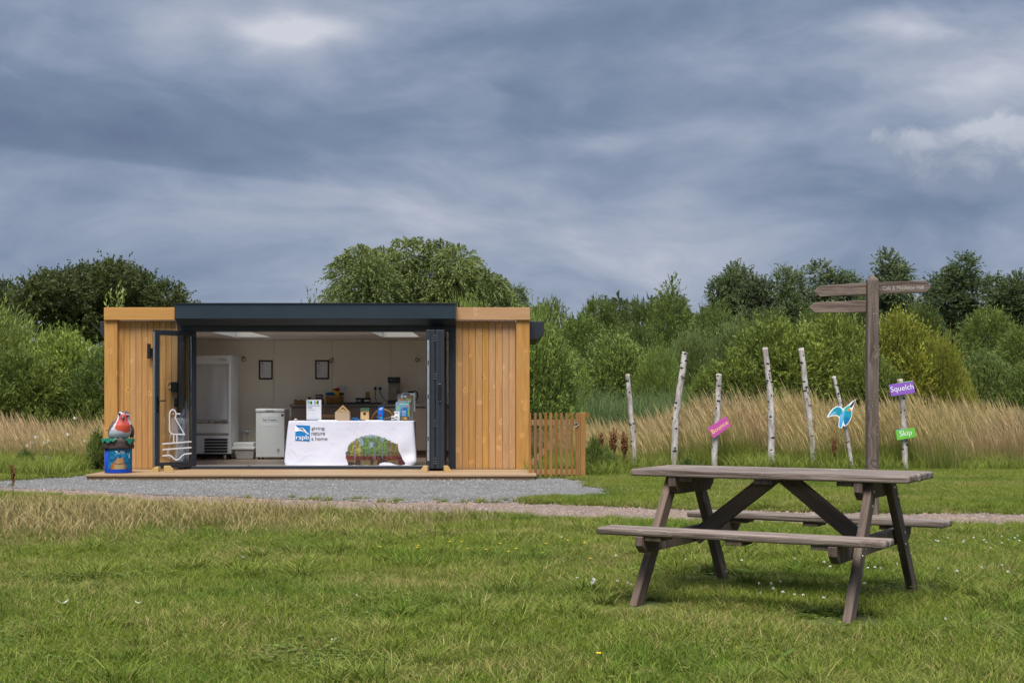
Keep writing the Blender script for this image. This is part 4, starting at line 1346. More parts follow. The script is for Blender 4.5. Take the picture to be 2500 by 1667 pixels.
def vnoise(a, b, s):
    x = (a - 1000) / s; y = (b - 400) / s
    xi = np.floor(x).astype(int); yi = np.floor(y).astype(int)
    fx_, fy_ = x - xi, y - yi
    g_ = lambda i, j: sm_noise[j % 20, i % 34]
    return (g_(xi, yi) * (1 - fx_) + g_(xi + 1, yi) * fx_) * (1 - fy_) + (g_(xi, yi + 1) * (1 - fx_) + g_(xi + 1, yi + 1) * fx_) * fy_


ga, gb = A_.ravel()[ins], B_.ravel()[ins]
n1, n2, n3 = vnoise(ga, gb, 60), vnoise(ga + 333, gb + 77, 22), rng.random(len(ga))
colr = np.zeros((len(ga), 3))
yel, grn, dgr, brn, blu, red_, olv, dk = (np.array(lin(*c)) for c in ((168, 160, 72), (98, 128, 66), (44, 66, 40), (96, 78, 48), (140, 162, 186), (118, 50, 40), (112, 98, 66), (50, 36, 34)))
for i in range(len(ga)):
    a, b = ga[i], gb[i]
    if b < 800:
        f_ = n2[i] * .6 + n3[i] * .4
        base_ = yel * .8 if a < 1290 else (grn if a < 1760 else brn * 1.1 + yel * .15)
        c_ = base_ * (0.45 + f_) if f_ > 0.38 else dgr * (0.7 + n1[i])
        if n1[i] > 0.52 and 1220 < a < 1700 and b < 660 - abs(a - 1450) * .25: c_ = c_ * 0.35 + blu * 0.65
        if a < 1090: c_ = c_ * .5 + np.array((.05, .05, .14)) * .6
        if b > 735: c_ = c_ * .6 + dk * .5
    elif b < 872:
        c_ = red_ * (0.3 + n3[i]) if n2[i] > .45 else dk * (0.6 + n3[i])
    else:
        c_ = olv * (0.5 + n3[i] * .6) if n1[i] > .42 else dk * (0.7 + n3[i])
        if a > 1940 or b > 960: c_ = np.array(lin(74, 34, 44)) * (0.7 + .6 * n3[i])
    for tx_, w_, y1_ in ((1180, 8, 870), (1365, 4, 815), (1430, 4.5, 800), (1513, 8, 860), (1538, 4, 860), (1660, 6, 850), (1810, 4, 840), (1290, 2.5, 800), (1600, 2.5, 800), (1240, 2.5, 790), (1735, 2.5, 800)):
        if abs(a + cell / 2 - tx_ - (b - 650) * .03) < w_ and 470 < b < y1_: c_ = np.array(lin(128, 124, 146)) * (0.45 + .6 * n3[i])
    colr[i] = np.clip(c_, 0, 1)
vs = []
for a, b in zip(ga, gb):
    vs += on_cloth([(a, b), (a + cell, b), (a + cell, b + cell), (a, b + cell)], 0.003)
me = from_arrays('hedgehog_picture', np.array(vs), np.arange(len(vs)).reshape(-1, 4), MAT['printed_picture'])
at = me.attributes.new('paint', 'FLOAT_COLOR', 'POINT')
at.data.foreach_set('color', np.repeat(np.concatenate([colr, np.ones((len(colr), 1))], 1), 4, 0).astype(np.float32).ravel())
link('hedgehog_picture', me, tc_)


def print_poly(name, pts, mat, off, parent=tc_):
    me = bpy.data.meshes.new(name)
    bm = bmesh.new()
    f = bm.faces.new([bm.verts.new(p) for p in on_cloth(pts, off)])
    bmesh.ops.triangulate(bm, faces=[f])
    bm.to_mesh(me); bm.free()
    me.materials.append(MAT[mat])
    return link(name, me, parent)


print_poly('logo_square', [(152, 265), (404, 278), (398, 547), (146, 535)], 'logo_blue', 0.006)
print_poly('logo_wing', [(148, 267), (172, 296), (200, 316), (232, 318), (262, 312), (288, 322), (312, 345), (338, 378), (362, 402), (388, 418), (382, 428), (352, 422), (318, 402), (280, 378), (236, 366), (190, 372), (144, 382)], 'white_print', 0.008)
print_poly('logo_head', [(200, 338), (206, 328), (240, 322), (268, 322), (286, 338), (290, 352), (282, 356), (262, 352), (244, 336), (222, 334)], 'print_black', 0.010)
print_poly('logo_bill', [(286, 344), (306, 376), (340, 402), (372, 420), (338, 408), (300, 384), (280, 356)], 'print_black', 0.010)


def cloth_text(name, body, a0, a1, b0, b1, mat, off):
    X0, k, wx0, wz0 = onc((a0 + a1) / 2, (b0 + b1) / 2)
    o = text(name, body, wx0, wz0, (a1 - a0) / 7.127 / F * 22.57, MAT[mat], tc_, 0.0, 0.0, (b1 - b0) / 7.127 / F * 22.57)
    for v_ in o.data.vertices:
        X = v_.co.x - xc
        v_.co.y = cloth_front(X, min(max((zt_ - v_.co.z) / (zt_ - zb_), 0), 1)) - off
    return o


cloth_text('logo_lettering', 'rspb', 162, 384, 438, 538, 'white_print', 0.010)
cloth_text('slogan', 'giving', 428, 656, 296, 362, 'print_black', 0.006)
cloth_text('slogan', 'nature', 430, 664, 386, 442, 'print_black', 0.006)
cloth_text('slogan', 'a home', 428, 706, 470, 532, 'print_black', 0.006)

# things on the cloth
DTB = 22.80
TZ = TT + 0.001
on = lambda u: PX(u, DTB)
c4 = lambda a: 660 + a / 4.356
d4 = lambda b: 840 + b / 4.356
hz = lambda v: PZ(v, DTB) - TZ

cbd = empty('clipboard_sign', (on(766), DTB, TZ), 'wooden clipboard sign listing family activity packs', 'sign')
a0, a1 = on(c4(378)) - on(766), on(c4(548)) - on(766)
MB().lohi((a0, 0.0, 0.0), (a1, 0.012, hz(d4(585)))).build('backboard', MAT['brown_wood'], cbd, bevel=0.002)
p0, p1 = on(c4(386)) - on(766), on(c4(541)) - on(766)
MB().lohi((p0, -0.004, 0.012), (p1, -0.001, hz(d4(592)))).build('sheet', MAT['paper'], cbd)
zz1, zz0 = hz(d4(600)), hz(d4(637))
pp = MB()
xs_ = np.linspace(p0 + .012, p1 - .012, 9)
for k in range(8):
    pp.lohi((xs_[k], -0.0055, zz0), (xs_[k + 1], -0.0042, zz1 - 0.006 * (k % 3)), k % 4)
pp.build('header_picture', [MAT['pale_blue_print'], MAT['lime_print'], MAT['print_navy'], MAT['white_print']], cbd)
text('heading', 'Family Activity', (p0 + p1) / 2 + .0, hz(d4(655)), (p1 - p0) * 0.82, MAT['blue_print'], cbd, -0.005, wire=True)
text('heading', 'Packs', p0 + (p1 - p0) * .24, hz(d4(673)), (p1 - p0) * 0.30, MAT['blue_print'], cbd, -0.005, wire=True)
text('price', '\u00a31.50 each', p0 + (p1 - p0) * .34, hz(d4(698)), (p1 - p0) * 0.50, MAT['print_grey'], cbd, -0.005)
MB().lohi((p0 + .01, -0.005, 0.03), (p1 - .01, -0.0042, 0.034)).build('rule', MAT['print_grey'], cbd)

bx = empty('cardboard_box', (on(c4(765)), DTB, TZ), 'plain cardboard box with a wooden insect house standing on it', 'cardboard box')
hw = (on(c4(843)) - on(c4(688))) / 2
MB().lohi((-hw, 0, 0), (hw, 0.16, hz(d4(719)))).build('carton', MAT['cardboard'], bx, bevel=0.003)
ih = empty('insect_house', (on(c4(768)), DTB + 0.05, TZ + hz(d4(719)) + .001), 'triangular wooden insect house on the cardboard box', 'insect house')
hh = hz(d4(650)) - hz(d4(719))
MB().prism([(-0.105, 0.0), (-0.09, -0.0), (0.012, hh - .018), (0.0, hh)], -0.05, 0.06).build('roof_board', MAT['pale_pine'], ih)
MB().prism([(0.105, 0.0), (0.0, hh), (-0.0, hh - .02), (0.085, 0.0)], -0.052, 0.062).build('roof_board', MAT['pale_pine'], ih)
MB().prism([(-0.088, 0.001), (0.083, 0.001), (0.0, hh - .03)], 0.02, 0.05).build('back_panel', MAT['dark_gap'], ih)  # near-black colour stands in for the shade inside the open cavity
MB().prism([(-0.045, hh * .46), (0.045, hh * .46), (0.04, hh * .52), (-0.04, hh * .52)], -0.045, 0.02).build('shelf', MAT['pale_pine'], ih)
cn = MB()
for k in range(3):
    cn.cyl((-0.038 + k * 0.0255, -0.045, hh * .30), (-0.038 + k * 0.0255, 0.02, hh * .30), 0.0115, None, 10)
for k in range(6):
    cn.cyl((-0.058 + k * 0.0232, -0.045, hh * .13), (-0.058 + k * 0.0232, 0.02, hh * .13), 0.0115, None, 10)
cn.build('bamboo_tube', MAT['pale_pine'], ih)

nbx = empty('nest_box', (on(c4(1003)), DTB, TZ), 'pale pine nest box with a green felt roof', 'nest box')
hw = (on(c4(1046)) - on(c4(959))) / 2
nh = hz(d4(705))
MB().lohi((-hw, 0, 0), (hw, 0.13, nh)).build('box_body', MAT['pale_pine'], nbx, bevel=0.002)
MB().prism([(-0.02, nh + .001), (0.15, nh + .02), (0.15, nh + .045), (-0.02, nh + .03)], -hw - 0.006, hw + 0.006, 0, 'YZ').build('roof', MAT['roof_green'], nbx)
MB().cyl((0, -0.002, hz(d4(740))), (0, 0.002, hz(d4(740))), 0.022, None, 20).build('entrance_hole', MAT['dark_gap'], nbx)

bg_ = empty('seed_bag', (on(c4(1175)), DTB, TZ), 'shiny blue seed bag with a red and green bird picture', 'bag')
hw = (on(c4(1208)) - on(c4(1142))) / 2
bh = hz(d4(668))
vs, fs = [], []
for j in range(13):
    k = j / 12
    dep = 0.05 * (1 - k ** 3) + 0.004
    for i in range(20):
        a = 2 * math.pi * i / 20
        vs.append((hw * math.copysign(abs(math.cos(a)) ** .6, math.cos(a)) * (1 - .04 * math.sin(k * 9)), 0.05 + dep * math.copysign(abs(math.sin(a)) ** .8, math.sin(a)), k * bh * (1 + .03 * math.cos(a) * (k > .9))))
for j in range(12):
    for i in range(20):
        fs.append((j * 20 + i, j * 20 + (i + 1) % 20, (j + 1) * 20 + (i + 1) % 20, (j + 1) * 20 + i))
fs.append(tuple(range(20))); fs.append(tuple(range(240, 260)))
MB().add(vs, fs, 0, True).build('bag', MAT['bag_blue'], bg_)
MB().lohi((-hw * .6, -0.008, bh * .80), (hw * .3, -0.002, bh * .84)).lohi((-hw * .1, -0.006, bh * .90), (hw * .6, .0, bh * .94)).build('label_line', MAT['white_print'], bg_)
MB().prism([(-hw * .7, bh * .38), (-hw * .1, bh * .28), (hw * .2, bh * .34), (-hw * .3, bh * .5)], -0.009, -0.002).build('bird_print', MAT['felt_red'], bg_)
MB().prism([(-hw * .6, bh * .22), (hw * .5, bh * .12), (hw * .6, bh * .2), (-hw * .1, bh * .27)], -0.009, -0.002).build('bird_print', MAT['turquoise_print'], bg_)

# two beech chairs behind the table
DCH = 23.75
for (ua, ub, va, vb, kind, lb) in ((c4(545), c4(700), d4(748), d4(785), 0, 'wooden chair with a straight top rail behind the cardboard box'), (c4(1072), c4(1322), d4(697), d4(812), 1, 'wooden chair with a round slatted back behind the seed bag')):
    xm = PX((ua + ub) / 2, DCH)
    ch = empty('wooden_chair', (xm, DCH, FLOOR), lb, 'chair', 'wooden chairs behind the table')
    hw = (PX(ub, DCH) - PX(ua, DCH)) / 2
    zt = PZ(va, DCH) - FLOOR; zl = PZ(vb, DCH) - FLOOR
    sw_ = min(hw, 0.24)
    MB().lohi((-0.2, 0.02, 0.42), (0.2, 0.42, 0.455)).build('seat', MAT['chair_beech'], ch, bevel=0.01)
    for sx in (-0.18, 0.18):
        MB().cyl((sx, 0.38, 0.0), (sx, 0.38, 0.42), 0.02, None, 8).build('leg', MAT['chair_beech'], ch)
        MB().cyl((sx, 0.05, 0.0), (sx * 1.05, 0.03, 0.42), 0.02, None, 8).build('leg', MAT['chair_beech'], ch)
    if kind == 0:
        MB().lohi((-hw, 0.0, zl), (hw, 0.025, zt)).build('top_rail', MAT['chair_beech'], ch, bevel=0.008)
        for sx in (-0.17, 0.17): MB().lohi((sx - .018, 0.003, 0.456), (sx + .018, 0.03, zl)).build('back_post', MAT['chair_beech'], ch)
    else:
        arc = [(hw * math.cos(math.radians(a)), 0.0, 0.60 + (zt - 0.60) * math.sin(math.radians(a)) ** .8) for a in range(8, 173, 8)]
        MB().tube(arc, 0.020, 8).build('back_hoop', MAT['chair_beech'], ch)
        x2 = hw * 0.62
        arc2 = [(x2 * math.cos(math.radians(a)) * 1.05 + .02, 0.004, zt - 0.155 + 0.055 * (1 - math.sin(math.radians(a)))) for a in range(8, 173, 12)]
        MB().tube(arc2, 0.017, 8).build('lower_rail', MAT['chair_beech'], ch)
        for k in range(7):
            x = -x2 * .75 + k * x2 * 0.25 + .02
            MB().lohi((x - .016, -0.004, 0.455), (x + .016, 0.012, zt - 0.145)).build('back_slat', MAT['chair_beech'], ch)
        for sx in (-1, 1):
            MB().tube([(sx * 0.19, 0.01, 0.455), (sx * hw * .99, 0.0, 0.62)], 0.018, 8).build('back_post', MAT['chair_beech'], ch)

# tiered leaflet stand with magazines
c15 = lambda a: 940 + a / 15.68
d15 = lambda b: 940 + b / 15.68
lsx = on(988)
ls = empty('leaflet_stand', (lsx, DTB, TZ), 'clear tiered leaflet stand on the right end of the cloth', 'leaflet stand')
X = lambda a: on(c15(a)) - lsx
Z = lambda b: hz(d15(b))
MB().lohi((X(560), 0.0, 0.0), (X(1050), 0.28, 0.006)).build('stand_base', MAT['clear_acrylic'], ls)
for k, (yy, b1_) in enumerate(((0.27, 330), (0.20, 440), (0.13, 600), (0.06, 760))):
    MB().lohi((X(430 + k * 0), yy, 0.006), (X(1050), yy + 0.003, Z(b1_))).build('divider', MAT['clear_acrylic'], ls)
MB().prism([(0.0, 0.006), (0.275, 0.006), (0.275, Z(300)), (0.25, Z(300)), (0.0, Z(1150))], X(1052), X(1058), 0, 'YZ').build('side_panel', MAT['clear_acrylic'], ls)


def magazine(a0, a1, b0, b1, y, mat, label, lean=0.0):
    m_ = empty('magazine', (lsx + X((a0 + a1) / 2), DTB + y, TZ + Z(b1)), label, 'magazine', 'magazines in the leaflet stand')
    w_, h_ = (X(a1) - X(a0)) / 2, Z(b0) - Z(b1)
    MB().lohi((-w_, 0, 0), (w_, 0.006, h_)).build('cover', MAT[mat], m_)
    return m_, w_, h_


m_, w_, h_ = magazine(595, 1110, 300, 1000, 0.255, 'white_print', 'white magazine headed Nature at the back of the leaflet stand')
MB().lohi((-w_ * .9, -0.002, h_ * .83), (w_ * .2, -0.0005, h_ * .96)).build('title_band', MAT['print_navy'], m_)
text('title', 'Nature', -w_ * .42, h_ * .885, w_ * 0.95, MAT['white_print'], m_, -0.003, wire=True)
m_, w_, h_ = magazine(550, 1050, 390, 1100, 0.185, 'olive_print', 'brown magazine with an orange picture in the second tier of the stand')
MB().lohi((-w_ * .95, -0.002, h_ * .90), (-w_ * .55, -0.0005, h_ * .985)).lohi((-w_ * .45, -0.002, h_ * .89), (0, -0.0005, h_ * .985)).build('cover_picture', MAT['white_print'], m_)
MB().sphere((w_ * .45, -0.001, h_ * .93), (w_ * .22, 0.002, h_ * .055), 12, 6).build('cover_picture', MAT['orange_print'], m_)
text('title', 'Woodland', -w_ * .08, h_ * .815, w_ * 1.75, MAT['white_print'], m_, -0.003, wire=True)
m_, w_, h_ = magazine(470, 1000, 530, 1200, 0.115, 'brown_wood', 'magazine headed Explorer in the third tier of the stand')
MB().lohi((-w_ * .85, -0.002, h_ * .93), (-w_ * .2, -0.0005, h_ * .995)).build('cover_picture', MAT['orange_print'], m_)
MB().lohi((w_ * .1, -0.002, h_ * .93), (w_ * .9, -0.0005, h_ * .99)).build('cover_picture', MAT['lime_print'], m_)
text('title', 'Explorer', 0, h_ * .86, w_ * 1.88, MAT['white_print'], m_, -0.003, wire=True)
m_, w_, h_ = magazine(400, 930, 645, 1200, 0.045, 'pale_blue_print', 'pale blue magazine headed Wildtimes at the front of the stand')
MB().lohi((-w_ * .45, -0.002, h_ * .80), (w_ * .98, -0.0005, h_ * .97)).build('title_band', MAT['turquoise_print'], m_)
text('title', 'W', -w_ * .72, h_ * .86, w_ * .42, MAT['orange_print'], m_, -0.003, wire=True)
text('title', 'ildtimes', w_ * .22, h_ * .87, w_ * 1.3, MAT['white_print'], m_, -0.003, wire=True)
MB().sphere((-w_ * .55, -0.001, h_ * .58), (w_ * .24, 0.002, w_ * .24), 14, 6).build('cover_picture', MAT['lime_print'], m_)
MB().sphere((w_ * .68, -0.001, h_ * .68), (w_ * .18, 0.002, w_ * .18), 14, 6).build('cover_picture', MAT['orange_print'], m_)
MB().lohi((-w_ * .98, -0.002, 0.01), (-w_ * .75, -0.0005, h_ * .42)).lohi((w_ * .7, -.002, .01), (w_ * .98, -0.0005, h_ * .5)).build('cover_picture', MAT['lime_print'], m_)
jl = empty('leaflet', (lsx + X(730), DTB + 0.01, TZ + 0.008), 'blue membership leaflet reading Join us now in front of the magazines', 'leaflet')
w_, h_ = (X(850) - X(600)) / 2, Z(860) - 0.008
MB().lohi((-w_, 0, 0), (w_, 0.004, h_)).build('cover', MAT['logo_blue'], jl)
text('title', 'Join', -w_ * .1, h_ * .70, w_ * 1.25, MAT['white_print'], jl, -0.002, wire=True)
text('title', 'us now', -w_ * .02, h_ * .585, w_ * 1.35, MAT['white_print'], jl, -0.002, wire=True)
MB().lohi((-w_ * .75, -0.0018, h_ * .45), (w_ * .6, -0.0005, h_ * .47)).lohi((-w_ * .75, -0.0018, h_ * .38), (w_ * .5, -0.0005, h_ * .40)).lohi((-w_ * .75, -0.0018, h_ * .9), (-w_ * .45, -0.0005, h_ * .95)).build('small_print', MAT['white_print'], jl)
MB().lohi((-w_, -0.0022, 0.0), (w_, -0.0005, h_ * .30)).build('cover_picture', MAT['olive_print'], jl)
MB().sphere((w_ * .35, -0.002, h_ * .13), (w_ * .6, 0.0015, h_ * .09), 12, 6).build('cover_picture', MAT['orange_print'], jl)
bb = empty('leaflet_box', (lsx + X(455), DTB - 0.02, TZ), 'white leaflet box with small pictures left of the magazine stand', 'box')
MB().lohi((X(350) - X(455), 0, 0), (X(560) - X(455), 0.05, Z(1005))).build('carton', MAT['white_print'], bb, bevel=0.002)
MB().lohi((-0.02, -0.0015, Z(1080)), (0.02, -0.0002, Z(1045))).lohi((-.045, -.0015, Z(1130)), (-.03, -.0002, Z(1060))).build('picture', MAT['print_grey'], bb)
b2 = empty('small_box', (lsx + X(375), DTB - 0.09, TZ), 'small grey and white patterned box at the front right of the cloth', 'box')
MB().lohi((X(255) - X(375), 0, 0), (X(495) - X(375), 0.06, Z(1180))).build('carton', MAT['white_plastic'], b2, bevel=0.002)
pt_ = MB()
for (a, b, c, d) in ((265, 375, 1240, 1280), (400, 425, 1205, 1235), (270, 295, 1320, 1345), (330, 375, 1305, 1345), (440, 480, 1190, 1230), (390, 470, 1290, 1340)):
    pt_.lohi((X(a) - X(375), -0.0015, Z(d)), (X(b) - X(375), -0.0002, Z(c)))
pt_.build('pattern', MAT['print_black'], b2)


# flat papers, spectacles and a pebble on the cloth
def paper(u0, u1, y, rot, mat, label, th=0.003):
    x = (PX(u0, y) + PX(u1, y)) / 2
    wq = PX(u1, y) - PX(u0, y)
    o = MB().lohi((-wq / 2, -0.07, 0), (wq / 2, 0.07, th)).build('paper_sheet', MAT[mat], None, (x, y, TZ + 0.0005), (0, 0, rot))
    return tag(o, label, 'paper', 'papers lying on the cloth')


paper(778, 822, 22.69, 0.05, 'white_print', 'white leaflet lying flat in front of the clipboard and cardboard box', 0.012)
paper(743, 786, 22.71, 0.02, 'print_grey', 'grey card lying under the foot of the clipboard sign', 0.004)
paper(895, 936, 22.69, -0.04, 'white_print', 'cream leaflet lying flat in front of the nest box', 0.010)
paper(938, 960, 22.70, 0.03, 'print_grey', 'dark folder lying flat in front of the round chair', 0.007)
ps = tag(MB().sphere((0, 0, 0.018), (0.026, 0.02, 0.018), 14, 9).build('pebble', MAT['pebble_pink'], None, (on(c4(277)), 22.72, TZ)), 'pinkish painted pebble at the left end of the cloth', 'pebble')
gs = empty('spectacles', (on(c4(930)), 22.72, TZ), 'blue rimmed spectacles lying folded open on the cloth', 'spectacles')
fmr = MB()
for x in (-0.062, -0.012):
    fmr.tube([(x + 0.024 * math.cos(2 * math.pi * k / 14), 0, 0.025 + 0.022 * math.sin(2 * math.pi * k / 14)) for k in range(15)], 0.005, 6)
fmr.build('frame', MAT['blue_print'], gs)
for yq in (0.0, 0.03):
    MB().tube([(-0.085 + yq, 0.0, 0.04), (-0.07 + yq, 0.02 + yq, 0.042), (0.06 + yq, 0.05 + yq, 0.008), (0.085 + yq, 0.05 + yq, 0.004)], 0.004, 6).build('temple', MAT['blue_print'], gs)

# ------------------------------------------------------------------ collecting bin and robin
DBN = 21.44
bn = empty('collection_bin', (PX(289, DBN), DBN, DECK), 'round blue collection bin with a frog picture and a log shaped lid', 'bin')
s = F / DBN
rb = 65.5 / 2 / s
hb2 = PZ(1094.5, DBN) - DECK
MB().lathe([(rb * .985, 0.0), (rb, 0.012), (rb * 1.0, hb2)], 48).build('body', MAT['bin_blue'], bn)


def bpt(a, b):
    """picture crop (8.25 px per pixel) -> angle on the drum and height"""
    x = (230 + a / 8.25 - 289) / s
    return math.asin(max(-0.999, min(0.999, x / rb))), PZ(980 + b / 8.25, DBN - rb * .8) - DECK


rows, cols_ = 46, 42
th0, th1 = bpt(352, 0)[0], math.radians(86)
zlo, zhi = bpt(0, 1362)[1], bpt(0, 950)[1]
vs, fs, pc = [], [], []
rg = np.random.default_rng(4)
ntex = rg.random((16, 16))
frog = [(400, 1362), (405, 1300), (425, 1250), (470, 1225), (500, 1180), (530, 1150), (530, 1128), (550, 1122), (570, 1145), (600, 1140), (615, 1118), (635, 1125), (640, 1160), (665, 1200), (660, 1240), (690, 1300), (700, 1345), (650, 1352), (600, 1362), (500, 1362)]
for j in range(rows + 1):
    for i in range(cols_ + 1):
        th_ = th0 + (th1 - th0) * i / cols_
        z = zlo + (zhi - zlo) * j / rows
        vs.append(((rb + 0.0015) * math.sin(th_), -(rb + 0.0015) * math.cos(th_), z))
        x_img = (math.sin(th_) * rb * s + 289 - 230) * 8.25
        v_ = HZ - (z + DECK - EYE) * F / (DBN - rb * .8)
        y_img = (v_ - 980) * 8.25
        nv = ntex[int(y_img / 55) % 16, int(x_img / 48) % 16]
        c_ = np.array(lin(12, 110, 150)) * (0.3 + 1.0 * nv) + np.array(lin(0, 40, 90)) * .3
        if inside(np.array([x_img]), np.array([y_img]), frog)[0]:
            c_ = np.array(lin(178, 138, 92)) * (0.7 + .35 * nv)
            if y_img > 1270 and 480 < x_img < 650: c_ = np.array(lin(160, 140, 104))
            if x_img < 480 or x_img > 650: c_ = np.array(lin(165, 102, 40)) * (0.6 + .5 * nv)
            if abs(y_img - 1262 + abs(x_img - 570) * .25) < 7 and 470 < x_img < 670: c_ = np.array(lin(70, 52, 40))
        pc.append((*c_, 1))
for j in range(rows):
    for i in range(cols_):
        a = j * (cols_ + 1) + i
        fs.append((a, a + 1, a + cols_ + 2, a + cols_ + 1))
me = from_arrays('frog_picture', np.array(vs), np.array(fs), MAT['printed_picture'], None)
at = me.attributes.new('paint', 'FLOAT_COLOR', 'POINT'); at.data.foreach_set('color', np.array(pc, np.float32).ravel())
fp = link('frog_picture', me, bn)


def drum_text(name, body, a0, a1, b0, b1, parent=bn):
    th_, z = bpt((a0 + a1) / 2, (b0 + b1) / 2)
    wd = (bpt(a1, 0)[0] - bpt(a0, 0)[0]) * rb
    o = text(name, body, 0, z, wd, MAT['white_print'], parent, 0, 0, abs(bpt(0, b0)[1] - bpt(0, b1)[1]))
    for v_ in o.data.vertices:
        a = th_ + v_.co.x / rb
        v_.co.x = (rb + 0.003) * math.sin(a); v_.co.y = -(rb + 0.003) * math.cos(a)
    return o


drum_text('logo_lettering', 'rspb', 515, 585, 1030, 1056)
for q_, bb_ in (('giving', 990), ('nature', 1015), ('a home', 1040)):
    drum_text('slogan', q_, 598, 668, bb_ - 8, bb_ + 9)
drum_text('lettering', 'T', 712, 752, 1040, 1138)
lm = MB()
for k, (a, b) in enumerate(((512, 985), (512, 1010), (550, 1002), (535, 990))):
    pass
th_, z_ = bpt(530, 998)
lm.add([((rb + .003) * math.sin(th_ + p[0]), -(rb + .003) * math.cos(th_ + p[0]), z_ + p[1]) for p in ((-0.1, 0.014), (-0.06, 0.004), (0.1, -0.008), (0.02, -0.012), (-0.1, -0.012))], [(0, 1, 2, 3, 4)])
lm.build('logo_mark', MAT['white_print'], bn)
# log lid: lumpy drum with painted leaves over its rim
lr = 75 / 2 / s
lz0, lz1 = hb2 + 0.001, PZ(1071, DBN) - DECK
vs, fs = [], []
NL = 48
for j in range(9):
    k = j / 8
    for i in range(NL):
        a = 2 * math.pi * i / NL
        r_ = lr * (0.97 + 0.03 * math.sin(a * 5 + 1) * math.sin(k * 5) + 0.022 * math.sin(a * 13 + k * 3) - 0.05 * max(0, k - .85) / .15 - .02 * (j == 4))
        vs.append((r_ * math.cos(a), r_ * math.sin(a), lz0 + (lz1 - lz0) * k))
for j in range(8):
    for i in range(NL):
        fs.append((j * NL + i, j * NL + (i + 1) % NL, (j + 1) * NL + (i + 1) % NL, (j + 1) * NL + i))
fs.append(tuple(range(NL))[::-1]); fs.append(tuple(range(8 * NL, 9 * NL)))
lid = MB().add(vs, fs, 0, True).build('log_lid', MAT['log_brown'], bn)
for a_c, wd_, drop in ((-2.45, 0.35, 0.055), (-1.98, 0.30, 0.065), (-1.62, 0.22, 0.04), (-0.55, 0.3, 0.085), (-2.9, .3, .05), (0.3, .4, .06), (1.6, .4, .06), (2.6, .4, .05)):
    lv = []
    for t_ in np.linspace(-1, 1, 9):
        a = a_c + wd_ * t_
        dz_ = drop * (1 - abs(t_) ** 1.3)
        lv += [(lr * .72 * math.cos(a_c + wd_ * t_ * .5), lr * .72 * math.sin(a_c + wd_ * t_ * .5), lz1 + 0.004), (lr * 1.0 * math.cos(a), lr * 1.0 * math.sin(a), lz1 + 0.005), (lr * 1.035 * math.cos(a), lr * 1.035 * math.sin(a), lz1 + 0.002 - dz_)]
    lf_ = []
    for k in range(8):
        lf_ += [(k * 3, k * 3 + 1, k * 3 + 4, k * 3 + 3), (k * 3 + 1, k * 3 + 2, k * 3 + 5, k * 3 + 4)]
    o = MB().add(lv, lf_, 0, False).build('leaf', MAT['leaf_paint'], lid)
    sl = o.modifiers.new('thickness', 'SOLIDIFY'); sl.thickness = 0.006; sl.offset = 1

# robin: rounded body leaning to the right, painted breast, white flanks, brown back
rx = PX(293, DBN)
rbn = empty('robin_statue', (rx, DBN, DECK + lz1 + 0.001), 'painted robin ornament with orange breast sitting on the log lid', 'ornament')
sp = [(-0.022, 0.010, 0.0, 0.125, 0.12), (-0.020, 0.005, 0.03, 0.152, 0.15), (-0.010, 0.0, 0.08, 0.170, 0.17), (0.0, -0.006, 0.14, 0.173, 0.168), (0.018, -0.012, 0.20, 0.164, 0.155), (0.032, -0.016, 0.245, 0.135, 0.132),
      (0.045, -0.02, 0.28, 0.108, 0.114), (0.060, -0.024, 0.32, 0.090, 0.106), (0.065, -0.026, 0.36, 0.090, 0.102), (0.063, -0.024, 0.395, 0.078, 0.084), (0.064, -0.02, 0.418, 0.048, 0.052), (0.064, -0.018, 0.426, 0.004, 0.005)]
NB = 56
dense = []
for i in range(len(sp) - 1):
    for k in range(5):
        f_ = k / 5
        dense.append([sp[i][q_] * (1 - f_) + sp[i + 1][q_] * f_ for q_ in range(5)])
dense.append(list(sp[-1]))
for _ in range(3):
    dense = [dense[0]] + [[(dense[i - 1][q_] + 2 * dense[i][q_] + dense[i + 1][q_]) / 4 for q_ in range(5)] for i in range(1, len(dense) - 1)] + [dense[-1]]
vs, fs, pc = [], [], []
breast = [(575, 268), (600, 246), (690, 264), (702, 300), (700, 345), (712, 400), (748, 480), (746, 580), (715, 622), (670, 636), (640, 612), (600, 600), (545, 596), (500, 570), (470, 525), (492, 450), (525, 385), (540, 335), (552, 290)]
brown_b = [(480, 180), (720, 180), (720, 250), (692, 262), (600, 242), (575, 216), (512, 218), (497, 280), (500, 380), (470, 440), (420, 520), (330, 640), (300, 740), (250, 760), (250, 500)]
org, rdd, wht, gry, brw = (np.array(lin(*c)) for c in ((192, 78, 54), (184, 82, 82), (205, 208, 214), (168, 174, 186), (98, 80, 78)))
ppm = 8.25 * s
for cx_, cy_, z, rx_, ry_ in dense:
    for i in range(NB):
        a = 2 * math.pi * i / NB
        x, y = cx_ + rx_ * math.cos(a), cy_ + ry_ * math.sin(a)
        vs.append((x, y, z))
        xi = (293 - 230) * 8.25 + x * ppm; yi = 752 - z * ppm * 0.985
        if y > cy_ + ry_ * 0.15: c_ = brw
        elif inside(np.array([xi]), np.array([yi]), breast)[0]: c_ = org if yi > 470 else (rdd if yi < 400 else (org + rdd) / 2)
        elif inside(np.array([xi]), np.array([yi]), brown_b)[0] or xi > 752: c_ = brw
        else:
            c_ = wht if yi < 560 else wht * .45 + gry * .45
        pc.append((*c_, 1))
nr = len(dense)
for j in range(nr - 1):
    for i in range(NB):
        fs.append((j * NB + i, j * NB + (i + 1) % NB, (j + 1) * NB + (i + 1) % NB, (j + 1) * NB + i))
me = from_arrays('body', np.array(vs), np.array(fs), MAT['painted_ornament'])
me.polygons.foreach_set('use_smooth', [True] * len(me.polygons))
